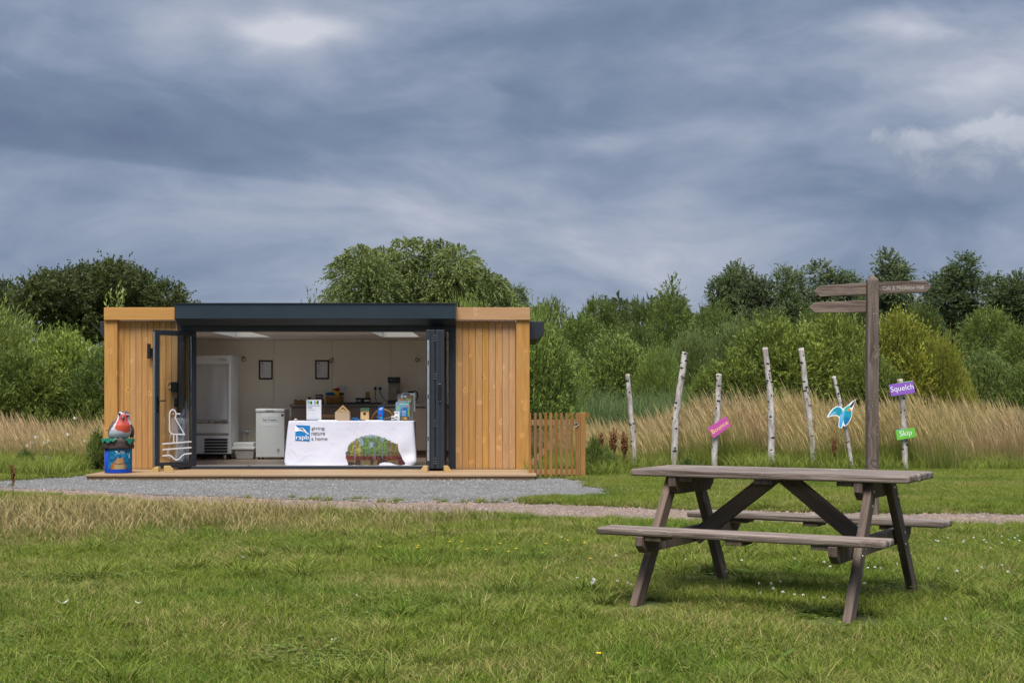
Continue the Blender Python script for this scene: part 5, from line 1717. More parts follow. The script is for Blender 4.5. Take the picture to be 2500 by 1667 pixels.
at = me.attributes.new('paint', 'FLOAT_COLOR', 'POINT'); at.data.foreach_set('color', np.array(pc, np.float32).ravel())
link('body', me, rbn)
plain('wing_brown', lin(84, 66, 64), 0.5, 0, 0.2)
for sx, ang in ((-1, 0.35), (1, -0.15)):
    vs, fs = [], []
    for j in range(15):
        k = j / 14
        hw_ = 0.065 * math.sin(math.pi * min(1, 0.12 + k * 0.95)) ** 0.8 * (1 - .3 * k)
        for i in range(9):
            q_ = i / 8 * 2 - 1
            y = 0.03 + q_ * hw_ + 0.05 * k
            x = sx * (0.118 + 0.058 * math.sin(k * 2.2) - 0.05 * q_ * q_ - 0.012 * k) + (0.026 if sx > 0 else -0.004)
            rid = 0.006 * (i % 2) * (k > .3)
            vs.append((x + sx * rid + .002 * sx, y, 0.265 - 0.245 * k))
    for j in range(14):
        for i in range(8):
            a = j * 9 + i
            fs.append((a, a + 1, a + 10, a + 9))
    o = MB().add(vs, fs, 0, True).build('wing', MAT['wing_brown'], rbn)
    sl = o.modifiers.new('thickness', 'SOLIDIFY'); sl.thickness = 0.012
for ex, ey in ((552, 258), (703, 296)):
    x = (ex - (293 - 230) * 8.25) / ppm; z = (752 - ey) / ppm / .985
    yy = -0.115 if ex < 600 else -0.086
    MB().sphere((x, yy, z), (0.021, 0.015, 0.021), 14, 10).build('eye', MAT['gloss_black'], rbn)
xb = (630 - (293 - 230) * 8.25) / ppm; zb2 = (752 - 328) / ppm / .985
MB().tube([(xb - .008, -0.118, zb2 + 0.004), (xb - .003, -0.145, zb2), (xb + 0.002, -0.175, zb2 - 0.008)], [0.026, 0.016, 0.002], 10).build('beak', MAT['beak_grey'], rbn)
MB().prism([(-0.05, 0.10), (0.05, 0.10), (0.035, 0.30), (-0.035, 0.30)], 0.02, 0.045, 0, 'XY').build('tail', MAT['wing_brown'], rbn)
for x in (-0.02, 0.05):
    fb = MB()
    for dx_ in (-0.02, 0.0, 0.02): fb.tube([(x, -0.10, 0.012), (x + dx_, -0.16, 0.006), (x + dx_ * 1.3, -0.19, -0.004)], [0.009, 0.008, 0.004], 6)
    fb.build('foot', MAT['beak_grey'], rbn)

# ------------------------------------------------------------------ picket gate and its post
DG = 21.4
gt = empty('picket_gate', (PX(1358, DG), DG, 0), 'small wooden picket gate beside the right end of the cabin', 'gate')
g8 = lambda a, b: (1240 + a / 5.6, 960 + b / 5.6)
gX = lambda a: PX(1240 + a / 5.6, DG) - PX(1358, DG)
gZ = lambda b: PZ(960 + b / 5.6, DG)
pick = [(283, 318), (355, 392), (425, 464), (497, 535), (567, 606), (640, 679), (712, 749), (783, 821), (855, 892)]
rr = random.Random(12)
for a, b in pick:
    hw = (gX(b) - gX(a)) / 2
    zb_g, zt_g = 0.028, gZ(264 + rr.uniform(-2, 2))
    h = zt_g - zb_g
    poly = [(-hw, -h / 2), (hw, -h / 2)] + [(hw * math.cos(t_), h / 2 - hw + hw * math.sin(t_)) for t_ in np.linspace(0, math.pi, 9)]
    MB().prism(poly, -0.011, 0.011).build('picket', MAT['gate_wood'], gt, ((gX(a) + gX(b)) / 2, -0.03, zb_g + h / 2), None, 0.003)
for b0, b1 in ((362, 438), (1038, 1110)):
    z0_, z1_ = gZ(b1), gZ(b0)
    board('rail', (gX(925) - gX(285), 0.04, z1_ - z0_), MAT['gate_rail_wood'], gt, ((gX(925) + gX(285)) / 2, 0.003, (z0_ + z1_) / 2), None, 0.003)
pa, pb2 = Vector((gX(318), 0, gZ(960))), Vector((gX(800), 0, gZ(500)))
dv = pb2 - pa
board('brace', (dv.length, 0.036, 0.075), MAT['gate_rail_wood'], gt, (pa + dv / 2) + Vector((0, 0.004, 0)), (0, -math.atan2(dv.z, dv.x), 0), 0.003)
hw = (gX(974) - gX(923)) / 2
h = gZ(265) - 0.02
poly = [(-hw, -h / 2), (hw, -h / 2)] + [(hw * math.cos(t_), h / 2 - hw + hw * math.sin(t_)) for t_ in np.linspace(0, math.pi, 9)]
MB().prism(poly, -0.024, 0.03).build('closing_stile', MAT['gate_wood'], gt, ((gX(923) + gX(974)) / 2, -0.018, 0.02 + h / 2), None, 0.004)
rg_ = MB()
cxr, czr = gX(930), gZ(428)
rg_.tube([(cxr + 0.030 * math.cos(a), -0.052, czr + 0.030 * math.sin(a)) for a in np.linspace(0, 2 * math.pi, 21)], 0.0055, 6)
rg_.build('ring_latch', MAT['steel'], gt)
MB().cyl((cxr, -0.045, czr + 0.032), (cxr, -0.058, czr + 0.032), 0.016, None, 12).build('latch_boss', MAT['steel'], gt)
gp_ = empty('gate_post', (PX(1240 + 1026 / 5.6, DG), DG + 0.02, 0), 'square wooden gate post with rounded top, right of the picket gate', 'post')
hw = (PX(1240 + 1062 / 5.6, DG) - PX(1240 + 992 / 5.6, DG)) / 2
MB().lohi((-hw, -0.045, 0), (hw, 0.05, gZ(262))).build('shaft', MAT['gate_wood'], gp_, bevel=0.007)
MB().lohi((-hw - 0.022, -0.05, 0.0), (-hw - 0.003, -0.01, gZ(264))).build('stop_strip', MAT['gate_rail_wood'], gp_, bevel=0.002)
kx = PX(1240 + 1078 / 5.6, DG) - gp_.location.x
MB().cyl((kx, 0.02, gZ(297)), (kx, 0.7, gZ(297)), 0.036, None, 14).build('side_rail', MAT['gate_wood'], gp_)

# ------------------------------------------------------------------ birch posts with signs
DBP = 23.5
c5 = lambda a, b: (1480 + a / 2.8, 820 + b / 2.8)
birch = [
    ([(192, 930), (186, 720), (172, 560), (160, 420), (152, 340), (145, 262)], 38, 30, 'slim birch post on the far left of the row, beside the rusty docks'),
    ([(465, 930), (470, 660), (480, 520), (500, 380), (522, 240), (537, 112)], 49, 40, 'tall birch post leaning right, second from the left, heavily marked'),
    ([(735, 930), (745, 720), (760, 560), (766, 420), (771, 260)], 43, 38, 'birch post carrying the pink Bounce sign'),
    ([(1130, 930), (1130, 640), (1127, 480), (1118, 360), (1103, 220), (1085, 80)], 49, 37, 'tallest birch post in the middle of the row with a kinked top'),
    ([(1424, 930), (1408, 720), (1386, 540), (1366, 380), (1350, 230), (1332, 84)], 43, 37, 'tall pinkish birch post leaning left behind the table'),
    ([(1684, 930), (1660, 760), (1630, 600), (1592, 430), (1556, 277)], 27, 26, 'thin leaning birch post carrying the kingfisher board'),
    ([(2046, 930), (2040, 740), (2033, 560), (2025, 430), (2009, 298)], 42, 38, 'birch post at the right carrying the Squelch and Skip signs')]
bobj = []
rr = random.Random(21)
for k, (pts, w0, w1, lb) in enumerate(birch):
    W_ = [P(*c5(*p), DBP) for p in pts]
    base = Vector((W_[0].x, DBP, 0))
    path = [p - base for p in W_]
    path[0].z = -0.02
    # smooth path with small waviness
    fine_p, rad = [], []
    n_ = 26
    tot = len(path) - 1
    for i in range(n_ + 1):
        f_ = i / n_ * tot
        j = min(int(f_), tot - 1); f_ -= j
        p0_, p1_, p2_, p3_ = path[max(0, j - 1)], path[j], path[j + 1], path[min(tot, j + 2)]
        q_ = 0.5 * ((2 * p1_) + (p2_ - p0_) * f_ + (2 * p0_ - 5 * p1_ + 4 * p2_ - p3_) * f_ * f_ + (3 * p1_ - p0_ - 3 * p2_ + p3_) * f_ ** 3)
        fine_p.append(q_ + Vector((rr.uniform(-.003, .003), rr.uniform(-.004, .004), 0)))
        rad.append((w0 + (w1 - w0) * i / n_) / 2.8 / F * DBP / 2 * rr.uniform(0.95, 1.05))
    e_o = empty('birch_post', base, lb, 'post', 'birch posts in the sensory trail')
    MB().tube(fine_p, rad, 14).build('trunk', MAT['birch_bark'], e_o)
    tp = fine_p[-1]; tn = (fine_p[-1] - fine_p[-2]).normalized()
    MB().cyl(tp + tn * 0.0005, tp + tn * 0.003, rad[-1] * .93, rad[-1] * .9, 14).build('sawn_end', MAT['sawn_grey'], e_o)
    for _ in range(5):
        i = rr.randrange(2, n_ - 2)
        a = rr.uniform(-math.pi * .95, -math.pi * .05)
        o_ = fine_p[i]; dr_ = Vector((math.cos(a), math.sin(a), rr.uniform(.2, .8))).normalized()
        MB().tube([o_ + dr_ * rad[i] * .6, o_ + dr_ * (rad[i] + rr.uniform(.012, .03))], [rad[i] * .34, rad[i] * .2], 7).build('branch_stub', MAT['bark'], e_o)
    bobj.append(e_o)


def sign_board(corners, mat, back, word, tcol, label, wfrac, name='word_sign', yoff=0.0):
    """corners TL, TR, BR, BL in the birch-post crop"""
    C_ = [P(*c5(*p), DBP - 0.09) for p in corners]
    ctr = sum(C_, Vector()) / 4
    s = empty(name, ctr, label, 'sign')
    rot = math.atan2((C_[1] - C_[0]).z, (C_[1] - C_[0]).x)
    poly = [((p - ctr).x, (p - ctr).z) for p in C_]
    MB().prism(poly, -0.006, 0.004).build('panel', MAT[mat], s)
    if back:
        MB().prism([(x + dx_, z + dz_) for (x, z), (dx_, dz_) in zip(poly, back[1])], 0.005, 0.014).build('rear_panel', MAT[back[0]], s)
    wd = (C_[1] - C_[0]).length
    text('lettering', word, 0, 0, wd * wfrac, MAT[tcol], s, -0.0075, rot, wire=False)
    MB().lohi((-0.03, 0.0145, -0.03), (0.03, 0.05, 0.03)).build('fixing_block', MAT['galvanised'], s)
    return s


sign_board([(694, 630), (818, 548), (853, 612), (735, 698)], 'pink_sign', None, 'Bounce', 'yellow_print', 'tilted pink sign reading Bounce in yellow', 0.86)
sign_board([(1930, 333), (2097, 308), (2112, 388), (1948, 412)], 'purple_sign', ('green_sign', [(-.002, -.004), (-.01, .012), (-.004, .004), (.006, -.012)]), 'Squelch', 'white_print', 'purple sign reading Squelch with a green panel behind', 0.93)
sign_board([(1978, 645), (2107, 625), (2117, 690), (1988, 712)], 'green_sign', ('sky_blue', [(.002, .006), (-.004, -.002), (-.002, -.010), (.006, .004)]), 'Skip', 'white_print', 'light green sign reading Skip with a blue panel behind', 0.64)

# kingfisher cut-out
c42 = lambda a, b: (1700 + a / 4.2, 880 + b / 4.2)
kctr = P(*c42(1500, 560), DBP - 0.09)
kf = empty('kingfisher_board', kctr, 'cut-out board of a flying blue kingfisher on the thin post', 'sign')
kp = lambda pts: [tuple((P(*c42(*p), DBP - 0.09) - kctr)[i] for i in (0, 2)) for p in pts]
kout = [(1640, 395), (1612, 470), (1598, 512), (1596, 560), (1580, 610), (1555, 650), (1522, 678), (1506, 664), (1492, 692), (1468, 692), (1456, 672), (1462, 625), (1462, 585), (1440, 568), (1405, 566), (1345, 584), (1342, 572), (1362, 535), (1400, 490), (1440, 466), (1475, 468), (1505, 492), (1525, 480), (1560, 452), (1590, 425)]
MB().prism(kp(kout), -0.004, 0.006).build('board', MAT['white_vinyl'], kf)
for k, (nm, mt, pts) in enumerate((('wing', 'teal_print', [(1356, 568), (1375, 536), (1408, 496), (1442, 474), (1472, 478), (1500, 508), (1490, 540), (1468, 572), (1440, 556), (1400, 556)]),
                    ('wing_feather', 'pale_blue_print', [(1356, 570), (1380, 540), (1425, 520), (1440, 540), (1400, 556)]),
                    ('body', 'sky_blue', [(1500, 520), (1535, 520), (1520, 580), (1500, 630), (1488, 684), (1470, 684), (1464, 660), (1470, 580)]),
                    ('belly', 'pale_blue_print', [(1500, 530), (1515, 540), (1500, 600), (1480, 630), (1476, 590)]),
                    ('wing', 'teal_print', [(1535, 515), (1592, 520), (1588, 570), (1560, 630), (1528, 664), (1512, 640), (1508, 590)]),
                    ('wing_feather', 'blue_print', [(1530, 575), (1575, 585), (1555, 628), (1526, 660), (1514, 630)]),
                    ('head', 'turquoise_print', [(1512, 510), (1524, 486), (1560, 460), (1578, 462), (1572, 484), (1545, 505), (1530, 525)]),
                    ('cheek', 'orange_print', [(1560, 490), (1580, 488), (1592, 512), (1570, 518), (1545, 515)]),
                    ('throat', 'white_vinyl', [(1575, 486), (1590, 486), (1596, 505), (1585, 510)]),
                    ('bill', 'print_black', [(1572, 468), (1600, 432), (1634, 402), (1612, 448), (1584, 484)]))):
    MB().prism(kp(pts), -0.0052 - 0.0004 * k, -0.0042).build(nm, MAT[mt], kf)
MB().lohi((-0.02, 0.0065, -0.02), (0.03, 0.06, 0.02)).build('fixing_block', MAT['galvanised'], kf)

# ------------------------------------------------------------------ finger post
DSP = 14.75
sp_ = empty('finger_post', (PX(2129, DSP), DSP, 0), 'weathered wooden finger post with three pointing arms', 'signpost')
pz = lambda v: PZ(v, DSP)
pw = 27.5 / F * DSP / 2
MB().lohi((-pw, -pw, -(pz(682) - 0) / 2), (pw, pw, (pz(682)) / 2)).build('post', MAT['weathered_post'], sp_, (0, 0, pz(682) / 2), None, 0.012, 3)
ht = pz(671) - pz(682)
MB().add([(-pw + .006, -pw + .006, 0), (pw - .006, -pw + .006, 0), (pw - .006, pw - .006, 0), (-pw + .006, pw - .006, 0), (0, 0, ht)], [(3, 2, 1, 0), (0, 1, 4), (1, 2, 4), (2, 3, 4), (3, 0, 4)]).build('post_cap', MAT['weathered_post'], sp_, (0, 0, pz(682) + .0005))
c65 = lambda a, b: (1960 + a / 6.533, 640 + b / 6.533)


def arm(pts, label=None):
    Q = [P(*c65(*p), DSP) for p in pts]
    ctr = sum(Q, Vector()) / len(Q)
    poly = [((q_ - ctr).x, (q_ - ctr).z) for q_ in Q]
    o = MB().prism(poly, -0.019, 0.019).build('arm', MAT['weathered_arm'], sp_, ctr - Vector(sp_.location), None, 0.004)
    return o, ctr


arm([(175, 470), (262, 378), (1008, 330), (1006, 517), (270, 552)])
arm([(95, 725), (195, 640), (1006, 612), (1005, 800), (190, 812)])
ao, ctr = arm([(1202, 322), (1955, 296), (2045, 385), (1955, 490), (1202, 512)])
tp = P(*c65(1592, 408), DSP) - ctr
text('lettering', 'Caf\u00e9 & Middleton Hall', tp.x, tp.z, 650 / 6.533 / F * DSP, MAT['sign_letter'], ao, -0.0195, math.radians(1.6), 0.040)

# ------------------------------------------------------------------ picnic table
TX, TYY, TH = 1.621, 8.598, -0.517
pt = empty('picnic_table', (TX, TYY, 0), 'weathered grey A-frame picnic table on the lawn', 'picnic table', None, TH)
LT, LS, TTOP, SH = 1.71, 1.70, 0.779, 0.458
pitch = 0.1325
for i in range(5):
    y = (i - 2) * pitch
    o = MB()
    l2, w2 = LT / 2, 0.059
    r_ = 0.035
    if i in (0, 4):
        sgn = -1 if i == 0 else 1
        poly = [(-l2, -sgn * w2), (l2, -sgn * w2)] + [(l2 - r_ + r_ * math.cos(t_), sgn * (w2 - r_ + r_ * math.sin(t_))) for t_ in np.linspace(0, math.pi / 2, 6)] + [(-l2 + r_ - r_ * math.sin(t_), sgn * (w2 - r_ + r_ * math.cos(t_))) for t_ in np.linspace(0, math.pi / 2, 6)]
        if sgn > 0: pass
        o.prism(poly, -0.021, 0.021, 0, 'XY')
    else:
        o.lohi((-l2, -w2, -0.021), (l2, w2, 0.021))
    o.build('table_plank', MAT['weathered_plank'], pt, (random.Random(i).uniform(-.004, .004), y, TTOP - 0.021), None, 0.012, 3)
for s_ in (-1, 1):
    for j, (yy, w2) in enumerate(((0.69 - 0.056, 0.047), (0.69 + 0.052, 0.047))):
        MB().lohi((-LS / 2, -w2, -0.021), (LS / 2, w2, 0.021)).build('seat_plank', MAT['weathered_plank'], pt, (0.004 * j, s_ * yy, SH - 0.021), None, 0.013, 3)
XF = 0.605
for sx in (-1, 1):
    for sy in (-1, 1):
        a = Vector((sx * 0.63, sy * 0.70, 0.0)); b = Vector((sx * 0.615, sy * 0.19, TTOP - 0.045))
        d = b - a
        ln = d.length + 0.03
        rot = d.to_track_quat('Z', 'X').to_matrix()
        zx = d.normalized(); xx = Vector((1, 0, 0)); xx = (xx - zx * xx.dot(zx)).normalized(); yx = zx.cross(xx)
        M = Matrix((xx, yx, zx)).transposed()
        lg = MB().lohi((-0.023, -0.046, -ln / 2), (0.023, 0.046, ln / 2)).build('leg', MAT['weathered_leg'], pt, (a + b) / 2 - zx * 0.012, None, 0.005)
        lg.rotation_euler = M.to_euler()
        for zz, yy in ((0.69, 0.0), (0.62, 0.02), (0.395, 0.015), (0.34, -0.015)):
            k = (zz - 0.0) / (TTOP - 0.045) - 0.5
            zl = k * d.length
            MB().sphere((sx * 0.0235, yy, zl), (0.004, 0.0085, 0.0085), 10, 6).build('bolt', MAT['galvanised'], lg)
    xb = sx * 0.570
    ch = lambda y1, h: [(-y1, h), (y1, h), (y1, h * 0.45), (y1 - 0.06, 0), (-y1 + 0.06, 0), (-y1, h * 0.45)]
    MB().prism(ch(0.80, 0.098), -0.024, 0.024, 0, 'YZ').build('seat_bearer', MAT['weathered_leg'], pt, (xb, 0, SH - 0.042 - 0.099), None, 0.004)
    MB().prism(ch(0.315, 0.105), -0.024, 0.024, 0, 'YZ').build('top_bearer', MAT['weathered_leg'], pt, (xb, 0, TTOP - 0.042 - 0.106), None, 0.004)
    MB().lohi((-0.05, -0.30, -0.026), (0.05, 0.30, -0.0005)).build('batten', MAT['weathered_leg'], pt, (sx * 0.492, 0, TTOP - 0.042), None, 0.003)
    for sy in (-1, 1):
        MB().lohi((-0.05, -0.085, -0.026), (0.05, 0.085, -0.0005)).build('seat_batten', MAT['weathered_leg'], pt, (sx * 0.492, sy * 0.69, SH - 0.042), None, 0.003)
    # diagonal brace from the middle of the top to the seat bearer
    a = Vector((sx * 0.52, 0, 0.365)); b = Vector((sx * 0.065, 0, TTOP - 0.062))
    d = b - a
    board('brace', (d.length + 0.06, 0.045, 0.095), MAT['weathered_leg_x'] if 'weathered_leg_x' in MAT else wood('weathered_leg_x', (0.13, 0.092, 0.075), (0.055, 0.038, 0.03), 'X', 0.3, 0.75, 0.12, 1.1, 0.15, 0.4, 30.0), pt, (a + b) / 2, (0, -math.atan2(d.z, d.x), 0), 0.004)
MB().lohi((-0.055, -0.30, -0.028), (0.055, 0.30, -0.0005)).build('batten', MAT['weathered_leg'], pt, (0, 0, TTOP - 0.042), None, 0.003)
for sy in (-1, 1):
    MB().lohi((-0.05, -0.09, -0.026), (0.05, 0.09, -0.0005)).build('seat_batten', MAT['weathered_leg'], pt, (0, sy * 0.69, SH - 0.042), None, 0.003)

# ------------------------------------------------------------------ trees and shrubs
def unit(v):
    return v / np.maximum(np.linalg.norm(v, axis=-1, keepdims=True), 1e-9)


def leaf_mesh(name, p, d, ln, tint, rng, nleaf, leaf, aspect, droop, spread, fold=0.25):
    """shoots (root p, direction d, length ln) set with nleaf diamond leaves each"""
    S = len(p)
    t = (np.arange(nleaf)[None, :] + rng.random((S, nleaf))) / nleaf
    pos = p[:, None, :] + d[:, None, :] * (ln[:, None] * t)[..., None]
    pos[..., 2] -= droop * (ln[:, None] * t) ** 2
    tang = d[:, None, :] + np.zeros((S, nleaf, 3))
    tang[..., 2] -= 2 * droop * ln[:, None] * t
    rnd = unit(rng.normal(size=(S, nleaf, 3)))
    ld = unit(unit(tang) + rnd * spread)
    sd = unit(np.cross(ld, unit(rng.normal(size=(S, nleaf, 3)))))
    up = np.cross(ld, sd)
    L = leaf * (0.65 + 0.7 * rng.random((S, nleaf)))[..., None]
    W = L * aspect
    v0 = pos
    v1 = pos + ld * L * 0.45 + sd * W + up * W * fold
    v2 = pos + ld * L
    v3 = pos + ld * L * 0.45 - sd * W + up * W * fold
    V = np.stack([v0, v1, v2, v3], 2).reshape(-1, 3)
    Q = np.arange(len(V)).reshape(-1, 4)
    T = np.clip(np.repeat(tint[:, None], nleaf, 1) + rng.normal(0, 0.13, (S, nleaf)), 0, 1)
    return from_arrays(name, V, Q, MAT['foliage'], {'tint': np.repeat(T.ravel(), 4)})


def crown(name, lobes, shoots, nleaf, leaf, aspect, seed, up=0.35, droop=0.0, slen=0.5, spread=0.8, inner=0.25, stray=0.06):
    """lobes: (cx, cy, cz, rx, ry, rz); shoots sit mostly near the lobes' skins"""
    rng = np.random.default_rng(seed)
    Lb = np.array(lobes, float)
    area = (Lb[:, 3] * Lb[:, 4] * Lb[:, 5]) ** (2 / 3)
    pr = area / area.sum()
    k = rng.choice(len(Lb), shoots * 2, p=pr)
    n = unit(rng.normal(size=(shoots * 2, 3)))
    rad = 1 - np.abs(rng.normal(0, 0.12, (shoots * 2, 1)))
    deep = rng.random(shoots * 2) < inner
    rad[deep] = rng.random((deep.sum(), 1)) ** 0.5 * 0.85
    P_ = Lb[k, :3] + n * Lb[k, 3:] * rad
    # drop what lies well inside another lobe, keep some for density
    ins_ = np.zeros(len(P_), bool)
    for j in range(len(Lb)):
        q = (((P_ - Lb[j, :3]) / Lb[j, 3:]) ** 2).sum(1)
        ins_ |= (q < 0.62) & (k != j)
    keep = (~ins_ | (rng.random(len(P_)) < 0.22)) & (P_[:, 2] > 0.03)
    P_, n, k, deep = P_[keep][:shoots], n[keep][:shoots], k[keep][:shoots], deep[keep][:shoots]
    d = unit(n * 0.9 + np.array([0, 0, up]) + rng.normal(0, 0.28, P_.shape))
    ln = slen * (0.55 + 0.8 * rng.random(len(P_)))
    far = rng.random(len(P_)) < stray
    ln[far] *= 1.7
    lobe_t = rng.random(len(Lb)) * 0.34
    tint = 0.25 + lobe_t[k] + rng.normal(0, 0.11, len(P_))
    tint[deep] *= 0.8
    return leaf_mesh(name, P_, d, ln, tint, rng, nleaf, leaf, aspect, droop, spread)


def lobes_dome(wd, h, n, seed, low=0.0, flat=0.8, size=(0.28, 0.42), dep=None):
    """lobes filling a half dome of half-width wd, height h, standing from low*h up"""
    r = np.random.default_rng(seed)
    dep = dep or wd
    out = [(0, 0, h * (0.42 + low * .3), wd * .66, dep * .66, h * (0.50 - low * .2))]
    for i in range(n):
        a = r.random() * 2 * math.pi
        e = math.asin(r.random() ** 0.8) if i % 3 else r.random() * .35
        q = 0.68 + 0.14 * r.random()
        s = size[0] + (size[1] - size[0]) * r.random()
        cz = (low + (1 - low) * q * math.sin(e) * 1.0) * h
        out.append((wd * q * math.cos(e) * math.cos(a), dep * q * math.cos(e) * math.sin(a), max(cz, s * h * .45 + low * h), wd * s, dep * s, h * s * flat))
    return out


def lobes_spire(wd, h, n, seed, power=0.8):
    r = np.random.default_rng(seed)
    out = []
    for i in range(n):
        k = (i + 0.5) / n
        rr_ = wd * (1 - k) ** power * (0.75 + .25 * math.sin(k * 3.1 + .6)) + wd * 0.06
        a = i * 2.4 + r.random()
        s = rr_ * (0.55 + 0.2 * r.random()) + 0.05 * wd
        out.append((math.cos(a) * rr_ * .5, math.sin(a) * rr_ * .5, h * (0.06 + 0.9 * k), s, s, max(s * 1.2, h / n * 1.6)))
    return out


CR = {}
TR = {}


def trunk_mesh(name, h, r0, forks, seed, lean=0.1):
    r = random.Random(seed)
    mb = MB()
    for f_ in range(forks):
        a = 2 * math.pi * f_ / forks + r.random()
        sp_r = lean * h * (0.4 + r.random())
        pts, rad = [], []
        for i in range(8):
            k = i / 7
            pts.append((math.cos(a) * sp_r * k ** 1.3 + r.uniform(-.03, .03) * h * k, math.sin(a) * sp_r * k ** 1.3, h * k))
            rad.append(r0 * (1 - 0.85 * k) + .008)
        mb.tube(pts, rad, 7)
        for b in range(5):
            i = r.randrange(2, 7)
            o = Vector(pts[i]); aa = r.random() * 6.28
            e = o + Vector((math.cos(aa) * h * .16, math.sin(aa) * h * .16, h * .14))
            mb.tube([o, (o + e) / 2 + Vector((0, 0, -.02 * h)), e], [rad[i] * .55, rad[i] * .35, .006], 5)
    return mb.mesh(name, MAT['bark'])


def plant(name, key, u, d, hw_px, vtop, color, label, cat, group, base_v=None, rz=0.0, deep=None, zb=0.0):
    """place a crown so that its middle is at column u, half width hw_px and top at row vtop"""
    cw, chh, cme, tme, th = CR[key]
    wd = hw_px / F * d
    top = PZ(vtop, d)
    root = empty(name, (PX(u, d), d, 0), label, cat, group, rz)
    c = link('crown' if cat == 'tree' else 'foliage', cme, root)
    c.scale = (wd / cw, (deep if deep else wd) / cw, top / chh)
    k_ = 1.6 if cat == 'shrub' else (1.35 if key == 'oak' else (1.5 if key == 'willow' or key == 'cone' else (1.3 if key == 'weeping' else 1.65)))
    c.color = (color[0] * k_ * 1.03, color[1] * k_, color[2] * k_ * (0.95 if key in ('poplar', 'spire') else 0.75), 1)
    s = link('trunk' if cat == 'tree' else 'stem', tme, root)
    s.scale = (wd / cw * .9, wd / cw * .9, top * 0.8 / th)
    return root


def reg(key, cw, chh, lobes, trunk, **kw):
    me = crown('crown_' + key, lobes, **kw)
    tm = trunk_mesh('trunk_' + key, *trunk)
    CR[key] = (cw, chh, me, tm, trunk[0])


# kinds
def circles(cs, d, u0, seed, dep=0.8, squash=1.0):
    """lobes whose outlines are the rounded masses seen in the crown: (column, row, radius) at distance d"""
    r = np.random.default_rng(seed)
    return [((u - u0) / F * d, r.uniform(-1, 1) * dep, PZ(v, d), q / F * d, q / F * d, q / F * d * squash) for u, v, q in cs]


def lobes_column(wd, h, n, seed, peaks=((0, 1.0),), point=2.2, size=(0.34, 0.55)):
    """upright crown: one or more rounded, tapering stems of foliage"""
    r = np.random.default_rng(seed)
    out = []
    for px0, ph in peaks:
        m = max(5, int(n * ph / len(peaks)))
        for i in range(m):
            k = 0.08 + 0.88 * (i + r.random() * .6) / m
            env = wd * (1 - k ** point) ** 0.75 * (0.8 + .35 * r.random()) / (1 + .35 * (len(peaks) - 1)) + wd * 0.10
            s = env * (size[0] + (size[1] - size[0]) * r.random()) + 0.06 * wd
            a = r.random() * 6.28
            q = max(0, env - s)
            out.append((px0 * wd * (0.4 + .6 * k) + math.cos(a) * q, math.sin(a) * q, h * ph * k - s * .2, s, s, s * r.uniform(.8, 1.25)))
    return out


OAKC = [(78, 705, 34), (120, 690, 44), (165, 672, 44), (215, 660, 44), (262, 656, 42), (310, 662, 44), (350, 682, 40), (392, 706, 40), (432, 728, 34), (455, 748, 20), (290, 715, 60), (215, 722, 60), (150, 725, 48), (105, 745, 36), (360, 742, 46), (415, 765, 34), (60, 740, 26), (250, 765, 50), (330, 785, 40), (180, 775, 44)]
CO = circles(OAKC, 52, 262, 3, 2.2, 0.85)
reg('oak', 214 / F * 52, PZ(617, 52), CO, (5.5, 0.15, 5, 5, 0.34),
    shoots=6200, nleaf=12, leaf=0.105, aspect=0.32, seed=31, up=0.25, slen=0.36, spread=1.1, inner=0.10)
WEEP = [(838, 668, 40), (830, 725, 34), (868, 640, 36), (905, 632, 34), (945, 625, 36), (985, 612, 32), (1025, 612, 33), (1065, 622, 36), (1100, 640, 36), (1135, 668, 38), (1165, 695, 38), (1195, 718, 34), (1222, 738, 24), (890, 700, 60), (960, 690, 66), (1035, 690, 66), (1100, 720, 60), (850, 770, 50), (940, 770, 70), (1050, 770, 70), (1150, 770, 60)]
reg('weeping', 206 / F * 55, PZ(583, 55), circles(WEEP, 55, 1005, 8, 2.4, 0.95), (6.0, 0.2, 4, 9, 0.25),
    shoots=8200, nleaf=14, leaf=0.125, aspect=0.17, seed=41, up=0.5, droop=0.9, slen=0.62, spread=0.55, inner=0.16)
reg('poplar', 1.9, 9.6, lobes_column(1.9, 9.4, 34, 14, ((-.35, .94), (.4, 1.0)), 3.2), (8.0, 0.14, 2, 3, 0.08),
    shoots=5600, nleaf=13, leaf=0.135, aspect=0.26, seed=51, up=0.45, droop=0.25, slen=0.55, spread=0.9, inner=0.2)
reg('spire', 1.1, 9.0, lobes_column(1.1, 8.8, 20, 5, ((0, 1.0),), 1.5), (8.0, 0.1, 1, 4, 0.02),
    shoots=3000, nleaf=12, leaf=0.14, aspect=0.2, seed=61, up=0.6, droop=0.2, slen=0.55, spread=0.8, inner=0.2)
reg('willow', 2.6, 6.0, lobes_dome(2.5, 5.7, 26, 17, 0.0, 0.62, (0.22, 0.38)), (4.6, 0.12, 3, 7, 0.2),
    shoots=5800, nleaf=13, leaf=0.145, aspect=0.17, seed=71, up=0.55, droop=0.35, slen=0.65, spread=0.65, inner=0.22)
reg('cone', 2.3, 6.2, lobes_spire(2.1, 6.0, 16, 9, 0.7) + lobes_dome(2.2, 3.0, 10, 4), (5.0, 0.1, 1, 14, 0.04),
    shoots=4600, nleaf=13, leaf=0.145, aspect=0.17, seed=77, up=0.5, droop=0.3, slen=0.6, spread=0.65, inner=0.2)
reg('sallow', 1.9, 3.3, lobes_dome(1.8, 3.15, 30, 23, 0.0, 0.62, (0.18, 0.34)), (2.4, 0.04, 5, 3, 0.25),
    shoots=5200, nleaf=10, leaf=0.105, aspect=0.21, seed=81, up=0.75, slen=0.36, spread=0.75, inner=0.22, stray=0.08)
